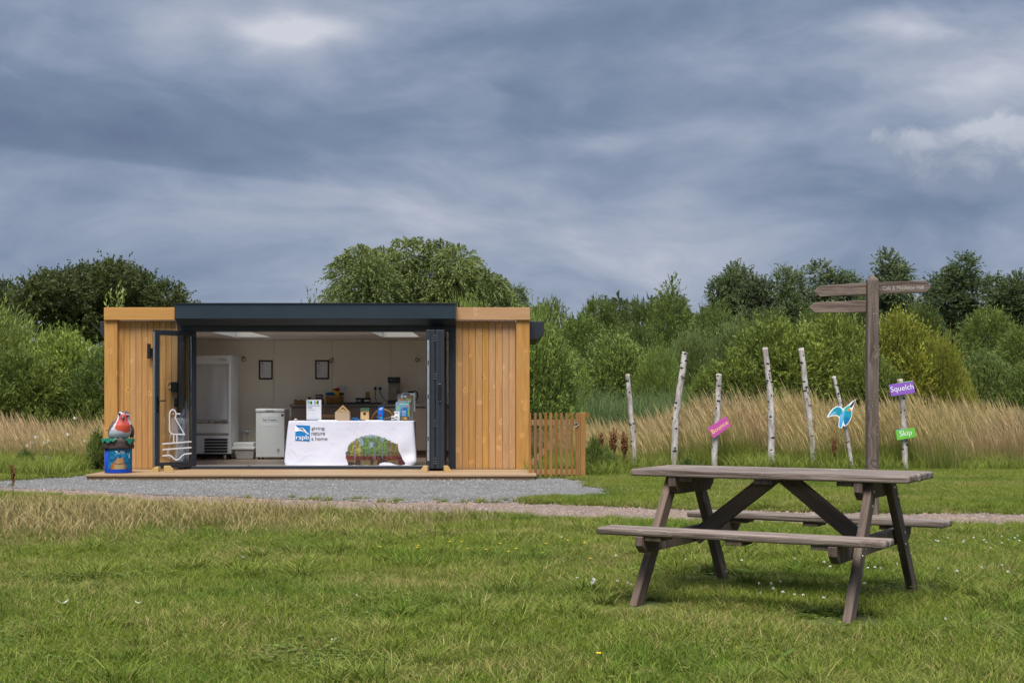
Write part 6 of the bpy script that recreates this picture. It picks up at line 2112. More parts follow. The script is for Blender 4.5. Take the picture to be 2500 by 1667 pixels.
reg('osier', 1.9, 3.3, lobes_dome(1.8, 3.1, 30, 29, 0.0, 0.6, (0.18, 0.34)), (2.4, 0.04, 5, 6, 0.25),
    shoots=5200, nleaf=11, leaf=0.125, aspect=0.11, seed=91, up=0.95, slen=0.48, spread=0.5, inner=0.22, stray=0.10)

def sprig_mesh():
    r = np.random.default_rng(7)
    n = 9
    p = np.stack([(r.random(n) - .5) * .42, (r.random(n) - .5) * .3, 2.55 + .25 * r.random(n)], 1)
    d = unit(np.stack([(r.random(n) - .5) * .35, (r.random(n) - .5) * .3, np.ones(n)], 1))
    return leaf_mesh('crown_sprig', p, d, 0.5 + .35 * r.random(n), 0.4 + .3 * r.random(n), r, 16, 0.10, 0.16, 0.0, 0.75)


CR['sprig'] = (0.24, 3.35, sprig_mesh(), trunk_mesh('trunk_sprig', 3.2, 0.02, 3, 8, 0.03), 3.2)
deep_g, mid_g, lit_g, grey_g, yel_g = (0.040, 0.058, 0.022), (0.062, 0.090, 0.026), (0.098, 0.135, 0.034), (0.066, 0.092, 0.050), (0.135, 0.140, 0.022)
BT = 'trees behind the scrub'
SB = 'willow scrub round the clearing'
# left
plant('oak_tree', 'oak', 262, 52, 205, 652, (0.034, 0.044, 0.022), 'dark round-topped tree rising behind the left end of the cabin', 'tree', BT, rz=0.4)
plant('oak_tree', 'oak', -40, 56, 95, 690, (0.030, 0.040, 0.02), 'dark tree cut by the left edge of the picture', 'tree', BT, rz=2.0)
plant('oak_tree', 'oak', 470, 62, 60, 755, (0.034, 0.046, 0.022), 'small dark tree just showing above the cabin roof at left', 'tree', BT, rz=3.0)
plant('willow_shrub', 'osier', -30, 31.5, 190, 735, (0.105, 0.132, 0.040), 'pale grey-green willow shrub at the left edge of the meadow', 'shrub', SB, rz=0.3)
plant('willow_shrub', 'sallow', 150, 30.5, 150, 792, (0.095, 0.128, 0.030), 'bright green willow shrub against the left end of the cabin', 'shrub', SB, rz=1.3)
plant('willow_shrub', 'sallow', 30, 29.0, 150, 840, (0.062, 0.085, 0.022), 'lower dark willow shrub in front of the pale one at left', 'shrub', SB, rz=2.6)
plant('willow_shrub', 'sallow', 265, 29.5, 120, 840, (0.055, 0.080, 0.022), 'dark green shrub half hidden by the left corner of the cabin', 'shrub', SB, rz=4.0)
plant('willow_shrub', 'osier', 330, 34, 130, 790, (0.09, 0.12, 0.035), 'willow shrub mostly hidden behind the left wing of the cabin', 'shrub', SB, rz=4.9)
plant('leafy_sapling', 'sprig', 285, 28, 30, 703, (0.10, 0.13, 0.05), 'few leafy shoots rising over the left parapet', 'shrub', None, rz=1.9)
plant('leafy_sapling', 'sprig', 758, 28, 22, 722, (0.05, 0.06, 0.03), 'thin dark twigs rising over the cabin roof left of the big willow', 'shrub', None, rz=0.9)
# middle
plant('weeping_willow', 'weeping', 1008, 55, 198, 600, (0.092, 0.118, 0.052), 'large pale willow tree rising behind the cabin', 'tree', BT, rz=0.2)
plant('weeping_willow', 'weeping', 1150, 58, 110, 668, (0.075, 0.10, 0.045), 'lower right shoulder willow beside the large pale willow', 'tree', BT, rz=2.2)
plant('willow_shrub', 'osier', 1140, 32, 90, 722, (0.11, 0.14, 0.04), 'yellow-green shrub top showing above the right parapet', 'shrub', SB, rz=5.2)
plant('birch_tree', 'spire', 1268, 62, 42, 680, (0.05, 0.068, 0.026), 'small pointed tree right of the large willow', 'tree', BT, rz=1.0)
# row of mid-distance trees
for (u, d, hw_, vt, key, col, lb, rz) in (
        (1225, 66, 70, 722, 'willow', mid_g, 'low tree between the pointed tree and the cabin', 0.5),
        (1345, 60, 92, 704, 'willow', mid_g, 'rounded tree first of the row right of the pointed tree', 0.2),
        (1465, 62, 84, 700, 'willow', (0.052, 0.075, 0.024), 'dark tree with a ragged top above the second birch post', 1.9),
        (1420, 56, 110, 745, 'willow', (0.058, 0.086, 0.026), 'bushy lower tree in front of the ragged-topped row', 5.1),
        (1560, 62, 78, 706, 'willow', (0.044, 0.063, 0.022), 'dark tree left of the peaked green tree', 3.1),
        (1637, 56, 92, 684, 'cone', (0.066, 0.094, 0.030), 'peaked green tree in the middle of the row', 0.9),
        (1545, 53, 85, 770, 'willow', (0.046, 0.066, 0.024), 'low dark bushy tree beneath the peaked tree', 2.9),
        (1725, 60, 70, 722, 'willow', (0.05, 0.072, 0.024), 'dark tree between the peaked tree and the tall clump', 4.4),
        (1760, 56, 85, 742, 'cone', (0.058, 0.084, 0.026), 'lower green tree in front of the tall dark clump', 2.0),
        (1890, 62, 80, 728, 'willow', (0.05, 0.07, 0.026), 'bushy tree below the two slim trees', 0.7)):
    plant('willow_tree', key, u, d, hw_, vt, col, lb, 'tree', BT, rz=rz)
# tall trees at right
for (u, d, hw_, vt, key, col, lb, rz) in (
        (1765, 74, 58, 640, 'poplar', (0.044, 0.060, 0.026), 'first tall dark tree of the clump above the middle birch posts', 0.3),
        (1800, 76, 74, 624, 'poplar', (0.046, 0.060, 0.030), 'tallest dark tree of the clump above the middle birch posts', 1.5),
        (1855, 73, 66, 640, 'poplar', (0.048, 0.062, 0.032), 'right-hand tree of the dark clump above the middle birch posts', 2.6),
        (1918, 72, 42, 628, 'spire', (0.052, 0.072, 0.032), 'slim pointed tree left of the finger post', 0.4),
        (1950, 74, 40, 638, 'spire', (0.056, 0.076, 0.036), 'second slim pointed tree left of the finger post', 1.9),
        (2045, 72, 92, 626, 'poplar', (0.052, 0.070, 0.036), 'broad grey-green tree behind the finger post arms', 3.4),
        (2178, 74, 86, 602, 'poplar', (0.054, 0.072, 0.038), 'tall grey-green tree right of the finger post top', 4.2),
        (2325, 70, 104, 613, 'poplar', (0.036, 0.052, 0.026), 'broad dark tree above the yellow shrub', 5.0),
        (2430, 74, 62, 650, 'spire', (0.036, 0.050, 0.022), 'narrow dark tree near the right edge of the picture', 0.9),
        (2480, 72, 80, 648, 'poplar', (0.034, 0.048, 0.022), 'dark tree cut by the right edge of the picture', 1.1),
        (2560, 70, 60, 630, 'poplar', (0.036, 0.05, 0.024), 'dark tree beyond the right edge of the picture', 2.4),
        (2110, 66, 70, 700, 'willow', (0.044, 0.062, 0.026), 'lower bushy tree behind the finger post', 1.2),
        (2240, 62, 85, 715, 'willow', (0.042, 0.060, 0.022), 'dark bushy tree between the tall grey tree and the yellow shrub', 3.6),
        (1985, 60, 80, 725, 'willow', (0.054, 0.078, 0.030), 'bushy tree left of the finger post above the big shrub', 4.5),
        (2420, 48, 110, 726, 'willow', (0.066, 0.090, 0.026), 'mid-green willow tree above the shrubs at right', 1.4),
        (2500, 46, 100, 775, 'willow', (0.058, 0.080, 0.024), 'mid-green willow tree low at the right edge', 5.4)):
    plant('poplar_tree' if key in ('poplar', 'spire') else 'willow_tree', key, u, d, hw_, vt, col, lb, 'tree', BT, rz=rz)
# shrubs in front
for (u, d, hw_, vt, key, col, lb, rz) in (
        (1318, 28.5, 110, 772, 'sallow', (0.082, 0.118, 0.034), 'dense green shrub behind the picket gate', 0.6),
        (1290, 33, 120, 752, 'osier', (0.105, 0.138, 0.042), 'yellow-green shrub top behind the right corner of the cabin', 2.2),
        (1385, 32, 70, 838, 'sallow', (0.09, 0.125, 0.036), 'small light shrub between the gate shrub and the rounded one', 3.3),
        (1500, 36, 125, 800, 'sallow', (0.078, 0.108, 0.034), 'rounded green shrub behind the two left birch posts', 1.0),
        (1610, 35, 75, 842, 'osier', (0.09, 0.125, 0.034), 'small yellow-green shrub behind the Bounce post', 4.0),
        (1690, 38, 90, 800, 'osier', (0.080, 0.105, 0.042), 'greyish willow shrub behind the Bounce post', 2.4),
        (1800, 37, 110, 772, 'osier', (0.076, 0.10, 0.042), 'grey-green willow shrub behind the tallest birch post', 0.5),
        (1880, 31.5, 175, 762, 'sallow', (0.080, 0.104, 0.025), 'big olive shrub behind the tall birch posts', 1.7),
        (1740, 31.5, 80, 880, 'sallow', (0.066, 0.092, 0.024), 'low shrub at the left foot of the big olive shrub', 0.1),
        (2040, 32, 150, 748, 'sallow', (0.090, 0.112, 0.025), 'big olive shrub behind the finger post', 4.6),
        (2195, 33.5, 135, 748, 'sallow', (0.118, 0.124, 0.020), 'yellowish willow shrub right of the finger post', 3.0),
        (2290, 33.2, 88, 812, 'osier', (0.118, 0.124, 0.022), 'lower yellowish willow shrub at the right of the big one', 1.2),
        (2120, 30.5, 110, 850, 'sallow', (0.07, 0.092, 0.022), 'dark lower shrub behind the Squelch post', 5.5),
        (2400, 38, 95, 845, 'sallow', (0.066, 0.092, 0.034), 'mid-green shrub right of the yellowish one', 0.9),
        (2500, 37, 95, 880, 'sallow', (0.07, 0.096, 0.030), 'mid-green shrub at the right edge of the meadow', 2.8),
        (2610, 38, 110, 820, 'sallow', (0.064, 0.088, 0.030), 'mid-green shrub beyond the right edge of the picture', 3.9)):
    plant('willow_shrub', key, u, d, hw_, vt, col, lb, 'shrub', SB, rz=rz)
# low woods that close the horizon
hm = crown('far_woods', [(x, 130 + 6 * math.sin(x), 2.8 + 1.2 * math.sin(x * .7), 7, 6, 4.2 + math.sin(x * 1.7)) for x in np.arange(-90, 95, 6.0)], 4200, 8, 0.9, 0.4, 123, slen=1.6, inner=0.2)
ho = link('far_woods', hm); ho.color = (0.045, 0.06, 0.03, 1)
tag(ho, 'distant low woodland closing the horizon', None, None, 'stuff')


# ------------------------------------------------------------------ grasses: tufts scattered as instances
def blades(name, n, area, hgt, wid, lean, mat, seed, seg=3, head=0.0, bias=(0, 0), curl=0.5, taper=1.0, up0=0.0, up1=1.0, round_=False):
    """n ribbons over a square patch; returns mesh data arrays"""
    rng = np.random.default_rng(seed)
    root = np.zeros((n, 3))
    if round_:
        a = rng.random(n) * 2 * np.pi; r_ = area / 2 * np.sqrt(rng.random(n))
        root[:, 0], root[:, 1] = r_ * np.cos(a), r_ * np.sin(a)
    else:
        root[:, :2] = (rng.random((n, 2)) - .5) * area
    h = hgt[0] + (hgt[1] - hgt[0]) * rng.random(n) ** 1.3
    az_ = rng.random(n) * 2 * np.pi
    ln = lean[0] + (lean[1] - lean[0]) * rng.random(n)
    dirx = np.cos(az_) * ln + bias[0]; diry = np.sin(az_) * ln + bias[1]
    fz_ = rng.random(n) * 2 * np.pi
    sx, sy = np.cos(fz_), np.sin(fz_)
    tint = rng.random(n)
    V, U, T = [], [], []
    for j in range(seg + 1):
        k = j / seg
        c = k ** (1 + curl)
        x = root[:, 0] + dirx * h * c; y = root[:, 1] + diry * h * c
        z = h * k * (1 - 0.32 * np.clip(ln, 0, 1.2) * k)
        wj = wid * (1 - k ** 1.6 * taper)
        if head and k > 0.99: wj = wid * 0.3
        if head and 0.7 < k < 0.99: wj = wid * head
        wj = np.full(n, max(wj, wid * .08))
        V.append(np.stack([x - sx * wj, y - sy * wj, z], 1)); V.append(np.stack([x + sx * wj, y + sy * wj, z], 1))
        u_ = np.full(n, up0 + (up1 - up0) * k)
        U += [u_, u_]; T += [tint, tint]
    V = np.stack(V, 1); U = np.stack(U, 1); T = np.stack(T, 1)
    m_ = V.shape[1]
    base = (np.arange(n) * m_)[:, None, None]
    q = np.array([[2 * j, 2 * j + 1, 2 * j + 3, 2 * j + 2] for j in range(seg)])[None]
    Q = (base + q).reshape(-1, 4)
    return V.reshape(-1, 3), Q, U.ravel(), T.ravel(), mat


def join_arrays(name, parts):
    V, Q, U, T, mats, mi = [], [], [], [], [], []
    off = 0
    for v, q, u, t_, m_ in parts:
        V.append(v); Q.append(q + off); U.append(u); T.append(t_); off += len(v)
        if m_ not in mats: mats.append(m_)
        mi.append(np.full(len(q), mats.index(m_), np.int32))
    me = from_arrays(name, np.concatenate(V), np.concatenate(Q), [MAT[m_] for m_ in mats], {'up': np.concatenate(U), 'tint': np.concatenate(T)})
    me.polygons.foreach_set('material_index', np.concatenate(mi))
    me.update()
    return me


def scatter(name, srcs, pts, scales, seed, label, rot_jit=math.pi, zs=None):
    """a field of tufts: points carry their own turn, size and choice of tuft"""
    n = len(pts)
    rng = np.random.default_rng(seed)
    me = bpy.data.meshes.new(name)
    me.vertices.add(n)
    co = np.zeros((n, 3), np.float32); co[:, :2] = pts
    if zs is not None: co[:, 2] = zs
    me.vertices.foreach_set('co', co.ravel())
    at = me.attributes.new('turn', 'FLOAT_VECTOR', 'POINT')
    r3 = np.zeros((n, 3), np.float32); r3[:, 2] = (rng.random(n) * 2 - 1) * rot_jit
    at.data.foreach_set('vector', r3.ravel())
    at = me.attributes.new('size', 'FLOAT', 'POINT'); at.data.foreach_set('value', np.asarray(scales, np.float32))
    at = me.attributes.new('pick', 'INT', 'POINT'); at.data.foreach_set('value', rng.integers(0, len(srcs), n).astype(np.int32))
    o = link(name, me)
    ng = bpy.data.node_groups.new(name, 'GeometryNodeTree')
    ng.interface.new_socket('Geometry', in_out='INPUT', socket_type='NodeSocketGeometry')
    ng.interface.new_socket('Geometry', in_out='OUTPUT', socket_type='NodeSocketGeometry')
    N, Lk = ng.nodes, ng.links
    gi, go = N.new('NodeGroupInput'), N.new('NodeGroupOutput')
    m2p = N.new('GeometryNodeMeshToPoints')
    iop = N.new('GeometryNodeInstanceOnPoints')
    g2i = N.new('GeometryNodeGeometryToInstance')
    for sm_ in reversed(srcs):
        so_ = bpy.data.objects.new(sm_.name, sm_)     # source tuft, not part of the scene itself
        oi_ = N.new('GeometryNodeObjectInfo'); oi_.inputs['Object'].default_value = so_
        Lk.new(oi_.outputs['Geometry'], g2i.inputs[0])
    att = {}
    for key, dt in (('turn', 'FLOAT_VECTOR'), ('size', 'FLOAT'), ('pick', 'INT')):
        a_ = N.new('GeometryNodeInputNamedAttribute'); a_.data_type = dt; a_.inputs['Name'].default_value = key
        att[key] = a_.outputs['Attribute']
    iop.inputs['Pick Instance'].default_value = True
    Lk.new(gi.outputs[0], m2p.inputs[0]); Lk.new(m2p.outputs[0], iop.inputs['Points'])
    Lk.new(g2i.outputs[0], iop.inputs['Instance'])
    Lk.new(att['pick'], iop.inputs['Instance Index'])
    Lk.new(att['turn'], iop.inputs['Rotation'])
    Lk.new(att['size'], iop.inputs['Scale'])
    Lk.new(iop.outputs[0], go.inputs[0])
    md = o.modifiers.new('scatter', 'NODES'); md.node_group = ng
    return tag(o, label, None, None, 'stuff')


def area_pts(x0, x1, y0, y1, dens, seed):
    """evenly spread but irregular places: a shaken grid"""
    rng = np.random.default_rng(seed)
    st = 1 / math.sqrt(dens)
    gx, gy = np.meshgrid(np.arange(x0, x1, st), np.arange(y0, y1, st))
    p = np.stack([gx.ravel(), gy.ravel()], 1)
    return p + (rng.random(p.shape) - .5) * st * 1.1, rng


def in_view(p, margin=1.2, extra=2.6):
    return np.abs(p[:, 0]) < p[:, 1] * 0.361 * margin + extra


def off_gravel(p, m=0.0):
    a = inside(p[:, 0], p[:, 1] + m, GREY) | inside(p[:, 0], p[:, 1] + m, RED)
    return ~a


def off_cabin(p):
    return ~((p[:, 0] > XL - .12) & (p[:, 0] < XR + 0.0) & (p[:, 1] > D0 - 0.02) & (p[:, 1] < 26.9))


def smooth_noise(p, s, seed):
    r = np.random.default_rng(seed).random((64, 64))
    x, y = p[:, 0] / s + 100, p[:, 1] / s + 100
    xi, yi = np.floor(x).astype(int), np.floor(y).astype(int)
    fx_, fy_ = x - xi, y - yi
    fx_, fy_ = fx_ * fx_ * (3 - 2 * fx_), fy_ * fy_ * (3 - 2 * fy_)
    g_ = lambda i, j: r[i % 64, j % 64]
    return (g_(xi, yi) * (1 - fx_) + g_(xi + 1, yi) * fx_) * (1 - fy_) + (g_(xi, yi + 1) * (1 - fx_) + g_(xi + 1, yi + 1) * fx_) * fy_


# lawn
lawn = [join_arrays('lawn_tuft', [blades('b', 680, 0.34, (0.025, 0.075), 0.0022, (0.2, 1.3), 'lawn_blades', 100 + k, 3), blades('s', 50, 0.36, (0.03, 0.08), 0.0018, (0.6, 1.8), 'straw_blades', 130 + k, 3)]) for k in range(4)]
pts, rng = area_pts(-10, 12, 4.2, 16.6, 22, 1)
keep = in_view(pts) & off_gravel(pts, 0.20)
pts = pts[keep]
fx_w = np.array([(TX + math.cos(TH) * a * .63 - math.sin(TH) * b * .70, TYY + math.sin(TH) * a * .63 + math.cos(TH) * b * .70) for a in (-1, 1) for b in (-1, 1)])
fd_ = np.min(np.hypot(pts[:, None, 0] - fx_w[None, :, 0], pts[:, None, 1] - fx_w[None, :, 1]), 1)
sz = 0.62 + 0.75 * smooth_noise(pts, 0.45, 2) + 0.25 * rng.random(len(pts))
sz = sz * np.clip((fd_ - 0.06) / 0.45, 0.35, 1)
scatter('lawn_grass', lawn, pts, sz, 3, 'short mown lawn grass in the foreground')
# coarser clumps standing out of the lawn
tuf = [join_arrays('coarse_tuft', [blades('b', 120, 0.16, (0.06, 0.18), 0.0034, (0.4, 1.6), 'lawn_blades', 200 + k, 3, round_=True), blades('s', 12, 0.2, (0.06, 0.14), 0.002, (0.3, 1.4), 'straw_blades', 230 + k, 3, round_=True)]) for k in range(3)]
pts, rng = area_pts(-8, 10, 4.6, 16.2, 14, 11)
keep = in_view(pts) & off_gravel(pts, 0.12) & (smooth_noise(pts, 0.55, 12) > 0.54)
pts = pts[keep]
scatter('lawn_tussocks', tuf, pts, 0.55 + 0.6 * rng.random(len(pts)), 13, 'coarser grass tussocks dotted over the lawn')
# clover and plantain leaves low in the lawn


def rosettes(name, n, area, r, seed):
    rng = np.random.default_rng(seed)
    V, Q, T = [], [], []
    for i in range(n):
        c = np.array([*((rng.random(2) - .5) * area), 0.012 + .03 * rng.random()])
        k = rng.integers(3, 6)
        a0 = rng.random() * 6.28
        t_ = rng.random()
        for j in range(k):
            a = a0 + 2 * math.pi * j / k
            L = r * (0.6 + .7 * rng.random())
            d_ = np.array([math.cos(a), math.sin(a), 0.25 * rng.random()]); s__ = np.array([-math.sin(a), math.cos(a), 0])
            b = len(V)
            V += [c, c + d_ * L * .5 + s__ * L * .33, c + d_ * L, c + d_ * L * .5 - s__ * L * .33]
            Q.append((b, b + 1, b + 2, b + 3)); T += [t_] * 4
    return (np.array(V), np.array(Q), np.ones(len(V)), np.array(T), 'weed_leaves')


clv = [join_arrays('clover_patch', [rosettes('r', 60, 0.34, 0.017, 300 + k)]) for k in range(3)]
pts, rng = area_pts(-8, 10, 4.6, 16.2, 9, 21)
keep = in_view(pts) & off_gravel(pts, 0.1) & (smooth_noise(pts, 0.8, 22) > 0.66)
pts = pts[keep]
scatter('clover_leaves', clv, pts, 0.8 + 0.6 * rng.random(len(pts)), 23, 'patches of clover leaves low in the lawn')
def plantain(name, n, area, seed):
    rng = np.random.default_rng(seed)
    V, Q, T = [], [], []
    for i in range(n):
        c = np.array([*((rng.random(2) - .5) * area), 0.02])
        t_ = rng.random()
        for j in range(rng.integers(5, 9)):
            a = rng.random() * 6.28
            L = rng.uniform(.05, .13)
            d_ = np.array([math.cos(a), math.sin(a), rng.uniform(.15, .7)]); s__ = np.array([-math.sin(a), math.cos(a), 0])
            w_ = L * rng.uniform(.10, .2)
            b = len(V)
            V += [c, c + d_ * L * .45 + s__ * w_, c + d_ * L * np.array([1, 1, .7]), c + d_ * L * .45 - s__ * w_]
            Q.append((b, b + 1, b + 2, b + 3)); T += [t_] * 4
    return (np.array(V), np.array(Q), np.ones(len(V)), np.array(T), 'weed_leaves')


pln = [join_arrays('plantain', [plantain('p', 3, 0.3, 350 + k)]) for k in range(3)]
pts, rng = area_pts(-8, 10, 4.6, 16.0, 5, 27)
keep = in_view(pts) & off_gravel(pts, 0.2) & (rng.random(len(pts)) < 0.3)
pts = pts[keep]
scatter('lawn_weeds', pln, pts, 0.35 + 0.4 * rng.random(len(pts)), 28, 'plantain and dandelion leaves scattered in the lawn')
# verge beyond the path, right of the forecourt and left of it
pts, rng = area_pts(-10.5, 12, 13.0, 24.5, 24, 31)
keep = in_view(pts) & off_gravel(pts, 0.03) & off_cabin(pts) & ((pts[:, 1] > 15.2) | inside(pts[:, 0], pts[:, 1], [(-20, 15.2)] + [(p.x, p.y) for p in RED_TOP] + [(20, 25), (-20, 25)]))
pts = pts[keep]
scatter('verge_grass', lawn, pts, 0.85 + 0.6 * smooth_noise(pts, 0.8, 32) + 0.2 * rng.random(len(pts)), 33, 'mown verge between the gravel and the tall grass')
# longer straw grass at the left of the lawn
straw = [join_arrays('straw_tuft', [blades('s', 38, 0.30, (0.08, 0.30), 0.0021, (0.1, 0.8), 'straw_blades', 400 + k, 4, 1.7, (-0.15, 0)), blades('g', 46, 0.3, (0.04, 0.12), 0.0025, (0.1, 0.9), 'lawn_blades', 430 + k, 3)]) for k in range(4)]
pts, rng = area_pts(-7.5, 3.5, 9.8, 16.9, 34, 41)
edge = -1.2 + (pts[:, 1] - 12.0) * 1.2 + 2.2 * (smooth_noise(pts, 0.9, 42) - .5)
pr_ = np.clip((edge - pts[:, 0]) / 3.4, 0, 1) ** 1.2 * np.clip((pts[:, 1] - 9.8) / 1.6, 0, 1)
keep = in_view(pts) & off_gravel(pts, 0.05) & (rng.random(len(pts)) < pr_) & (inside(pts[:, 0], pts[:, 1], [(-20, 8)] + [(20, 8)] + [(p.x, p.y - 0.25) for p in RED_LOW] + [(-20, 17.0)]))
pts = pts[keep]
scatter('straw_grass', straw, pts, (0.25 + 0.5 * np.clip((edge[keep] - pts[:, 0]) / 3.5, 0, 1)) * (0.42 + 0.75 * np.clip((16.6 - pts[:, 1]) / 3.2, 0, 1)) + .25 * rng.random(len(pts)), 43, 'dry straw-coloured grass at the left of the lawn', 0.5)
# turf creeping over the gravel edges, loose stones
def along(poly, n, jit, seed):
    r = np.random.default_rng(seed)
    q = np.array([(p[0], p[1]) for p in poly])
    i = r.integers(0, len(q), n)
    return q[i] + r.normal(0, jit, (n, 2)), r


e1_, rng = along(GREY, 500, 0.09, 81)
e2_, rng2 = along(RED, 900, 0.08, 82)
ee = np.concatenate([e1_, e2_])
ee = ee[in_view(ee) & off_cabin(ee) & ~((ee[:, 0] > XL - .4) & (ee[:, 0] < 1.3) & (ee[:, 1] > 17.2))]
sel = np.random.default_rng(83).random(len(ee)) < np.where(inside(ee[:, 0], ee[:, 1], GREY) & inside(ee[:, 0], ee[:, 1], RED), 0.06, np.where(ee[:, 1] < 15.2, 0.25, 0.5))
ee = ee[sel]
edge_t = [join_arrays('edge_tuft', [blades('b', 60, 0.12, (0.03, 0.10), 0.0028, (0.3, 1.4), 'lawn_blades', 240 + k, 3, round_=True), blades('s', 8, 0.14, (0.05, 0.16), 0.002, (0.2, 1.0), 'straw_blades', 250 + k, 3, round_=True)]) for k in range(3)]
scatter('edge_grass', edge_t, ee, 0.5 + 0.6 * np.random.default_rng(84).random(len(ee)), 85, 'ragged grass creeping over the edges of the gravel')


def stones(name, n, area, seed, col):
    r = np.random.default_rng(seed)
    V, Q = [], []
    for i in range(n):
        c = np.array([*((r.random(2) - .5) * area), 0.0])
        s_ = 0.006 + 0.014 * r.random() ** 2
        a = r.random() * 6.28
        ring = [c + s_ * np.array([math.cos(a + k * 1.57) * r.uniform(.7, 1.2), math.sin(a + k * 1.57) * r.uniform(.7, 1.2), 0.0]) for k in range(4)]
        top = [c + (p - c) * 0.55 + np.array([0, 0, s_ * r.uniform(.5, .9)]) for p in ring]
        b = len(V)
        V += ring + top
        Q += [(b + k, b + (k + 1) % 4, b + 4 + (k + 1) % 4, b + 4 + k) for k in range(4)] + [(b + 4, b + 5, b + 6, b + 7)]
    return from_arrays(name, np.array(V), np.array(Q), MAT[col])


for nm_, poly_, mt_, lb_, z_ in (('grey_stones', GREY, 'stone_grey', 'loose grey stones of the forecourt', 0.010), ('red_stones', RED, 'stone_red', 'loose pinkish stones of the path', 0.006)):
    src = [stones(nm_, 34, 0.42, 900 + k, mt_) for k in range(4)] + [stones(nm_, 3, 0.42, 910, 'stone_pale')]
    p_, r_ = area_pts(-9.5, 10.5, 13.4, 22.5, 9, 91)
    p_ = p_[in_view(p_) & inside(p_[:, 0], p_[:, 1], poly_)]
    scatter(nm_, src, p_, 0.8 + 0.5 * r_.random(len(p_)), 92, lb_, zs=z_)

# tall meadow grass
mead = [join_arrays('meadow_tuft', [blades('s', 22, 0.34, (0.62, 1.30), 0.0028, (0.03, 0.24), 'meadow_blades', 500 + k, 6, 2.6, (-0.20, -0.02), 1.1),
                                    blades('t', 2, 0.34, (1.2, 1.55), 0.0028, (0.03, 0.2), 'meadow_blades', 590 + k, 6, 2.8, (-0.22, -0.02), 1.2),
                                    blades('m', 18, 0.32, (0.35, 0.75), 0.0035, (0.08, 0.45), 'meadow_blades', 530 + k, 4, 0, (-0.1, 0), 0.6, 0.8, 0.0, 0.7),
                                    blades('g', 34, 0.32, (0.22, 0.62), 0.0042, (0.1, 0.55), 'rank_blades', 560 + k, 4, 0, (-0.08, 0))]) for k in range(5)]
px_, rng = area_pts(0.4, 13.5, 23.0, 29.6, 34, 51)
front = 23.35 + 0.9 * (smooth_noise(px_, 0.8, 52) - .5) + np.where(px_[:, 0] < 1.6, (1.6 - px_[:, 0]) * 1.2, 0)
keep = in_view(px_) & (px_[:, 1] > front) & (rng.random(len(px_)) < 0.35 + 1.3 * (smooth_noise(px_, 0.6, 59) - 0.12))
pr = px_[keep]
hs = 0.56 + 0.58 * smooth_noise(pr, 0.8, 53) + 0.2 * rng.random(len(pr))
hs *= 0.66 + 0.34 * np.clip((pr[:, 0] - 2.2) / 1.6, 0, 1)
hs *= 0.90 * np.where(pr[:, 0] > 7.6, 0.90, 1.0)
pl_, rng2 = area_pts(-13, XL - 0.15, 22.9, 28.6, 34, 55)
keep = in_view(pl_) & (pl_[:, 1] > 23.4 + 0.9 * (smooth_noise(pl_, 0.8, 56) - .5))
pl_ = pl_[keep]
hl_ = 0.42 + 0.30 * smooth_noise(pl_, 1.2, 57) + 0.12 * rng2.random(len(pl_))
scatter('meadow_grass', mead, np.concatenate([pr, pl_]), np.concatenate([hs, hl_]), 58, 'tall seeding meadow grass behind the posts and left of the cabin', 0.35)
# rank green grass at the meadow's foot
rank = [join_arrays('rank_tuft', [blades('g', 90, 0.34, (0.12, 0.38), 0.0038, (0.15, 0.9), 'rank_blades', 600 + k, 4)]) for k in range(3)]
pa_, rng = area_pts(0.4, 13, 22.4, 25.0, 22, 61)
pb_a, rng2 = area_pts(-12.5, XL - 0.4, 21.2, 25.5, 26, 62)
pc_, rng3 = area_pts(0.35, 1.7, 21.75, 26, 26, 63)
front = 23.15 + 0.9 * (smooth_noise(pa_, 0.7, 64) - .5)
pa_ = pa_[in_view(pa_) & (pa_[:, 1] > front) & (pa_[:, 1] < front + 1.2)]
pb_a = pb_a[in_view(pb_a) & (pb_a[:, 1] > 21.2 + 0.8 * smooth_noise(pb_a, 0.8, 65))]
pts = np.concatenate([pa_, pb_a, pc_])
pts = pts[off_gravel(pts, 0.1)]
scatter('rank_grass', rank, pts, np.clip(0.65 + 0.6 * np.random.default_rng(66).random(len(pts)), 0, 2), 67, 'rank green grass along the foot of the meadow')
# reeds
reed = [join_arrays('reed_tuft', [blades('r', 46, 0.5, (0.9, 1.55), 0.008, (0.05, 0.5), 'reed_blades', 700 + k, 5, 0, (-0.05, 0), 0.9)]) for k in range(3)]
pts, rng = area_pts(0.8, 5.2, 30.0, 33.5, 14, 71)
pts2, _ = area_pts(9.0, 13.5, 29.8, 33, 10, 72)
scatter('reeds', reed, np.concatenate([pts, pts2]), np.concatenate([0.85 + 0.3 * rng.random(len(pts)), np.full(len(pts2), 0.72)]), 73, 'green reeds behind the tall grass')


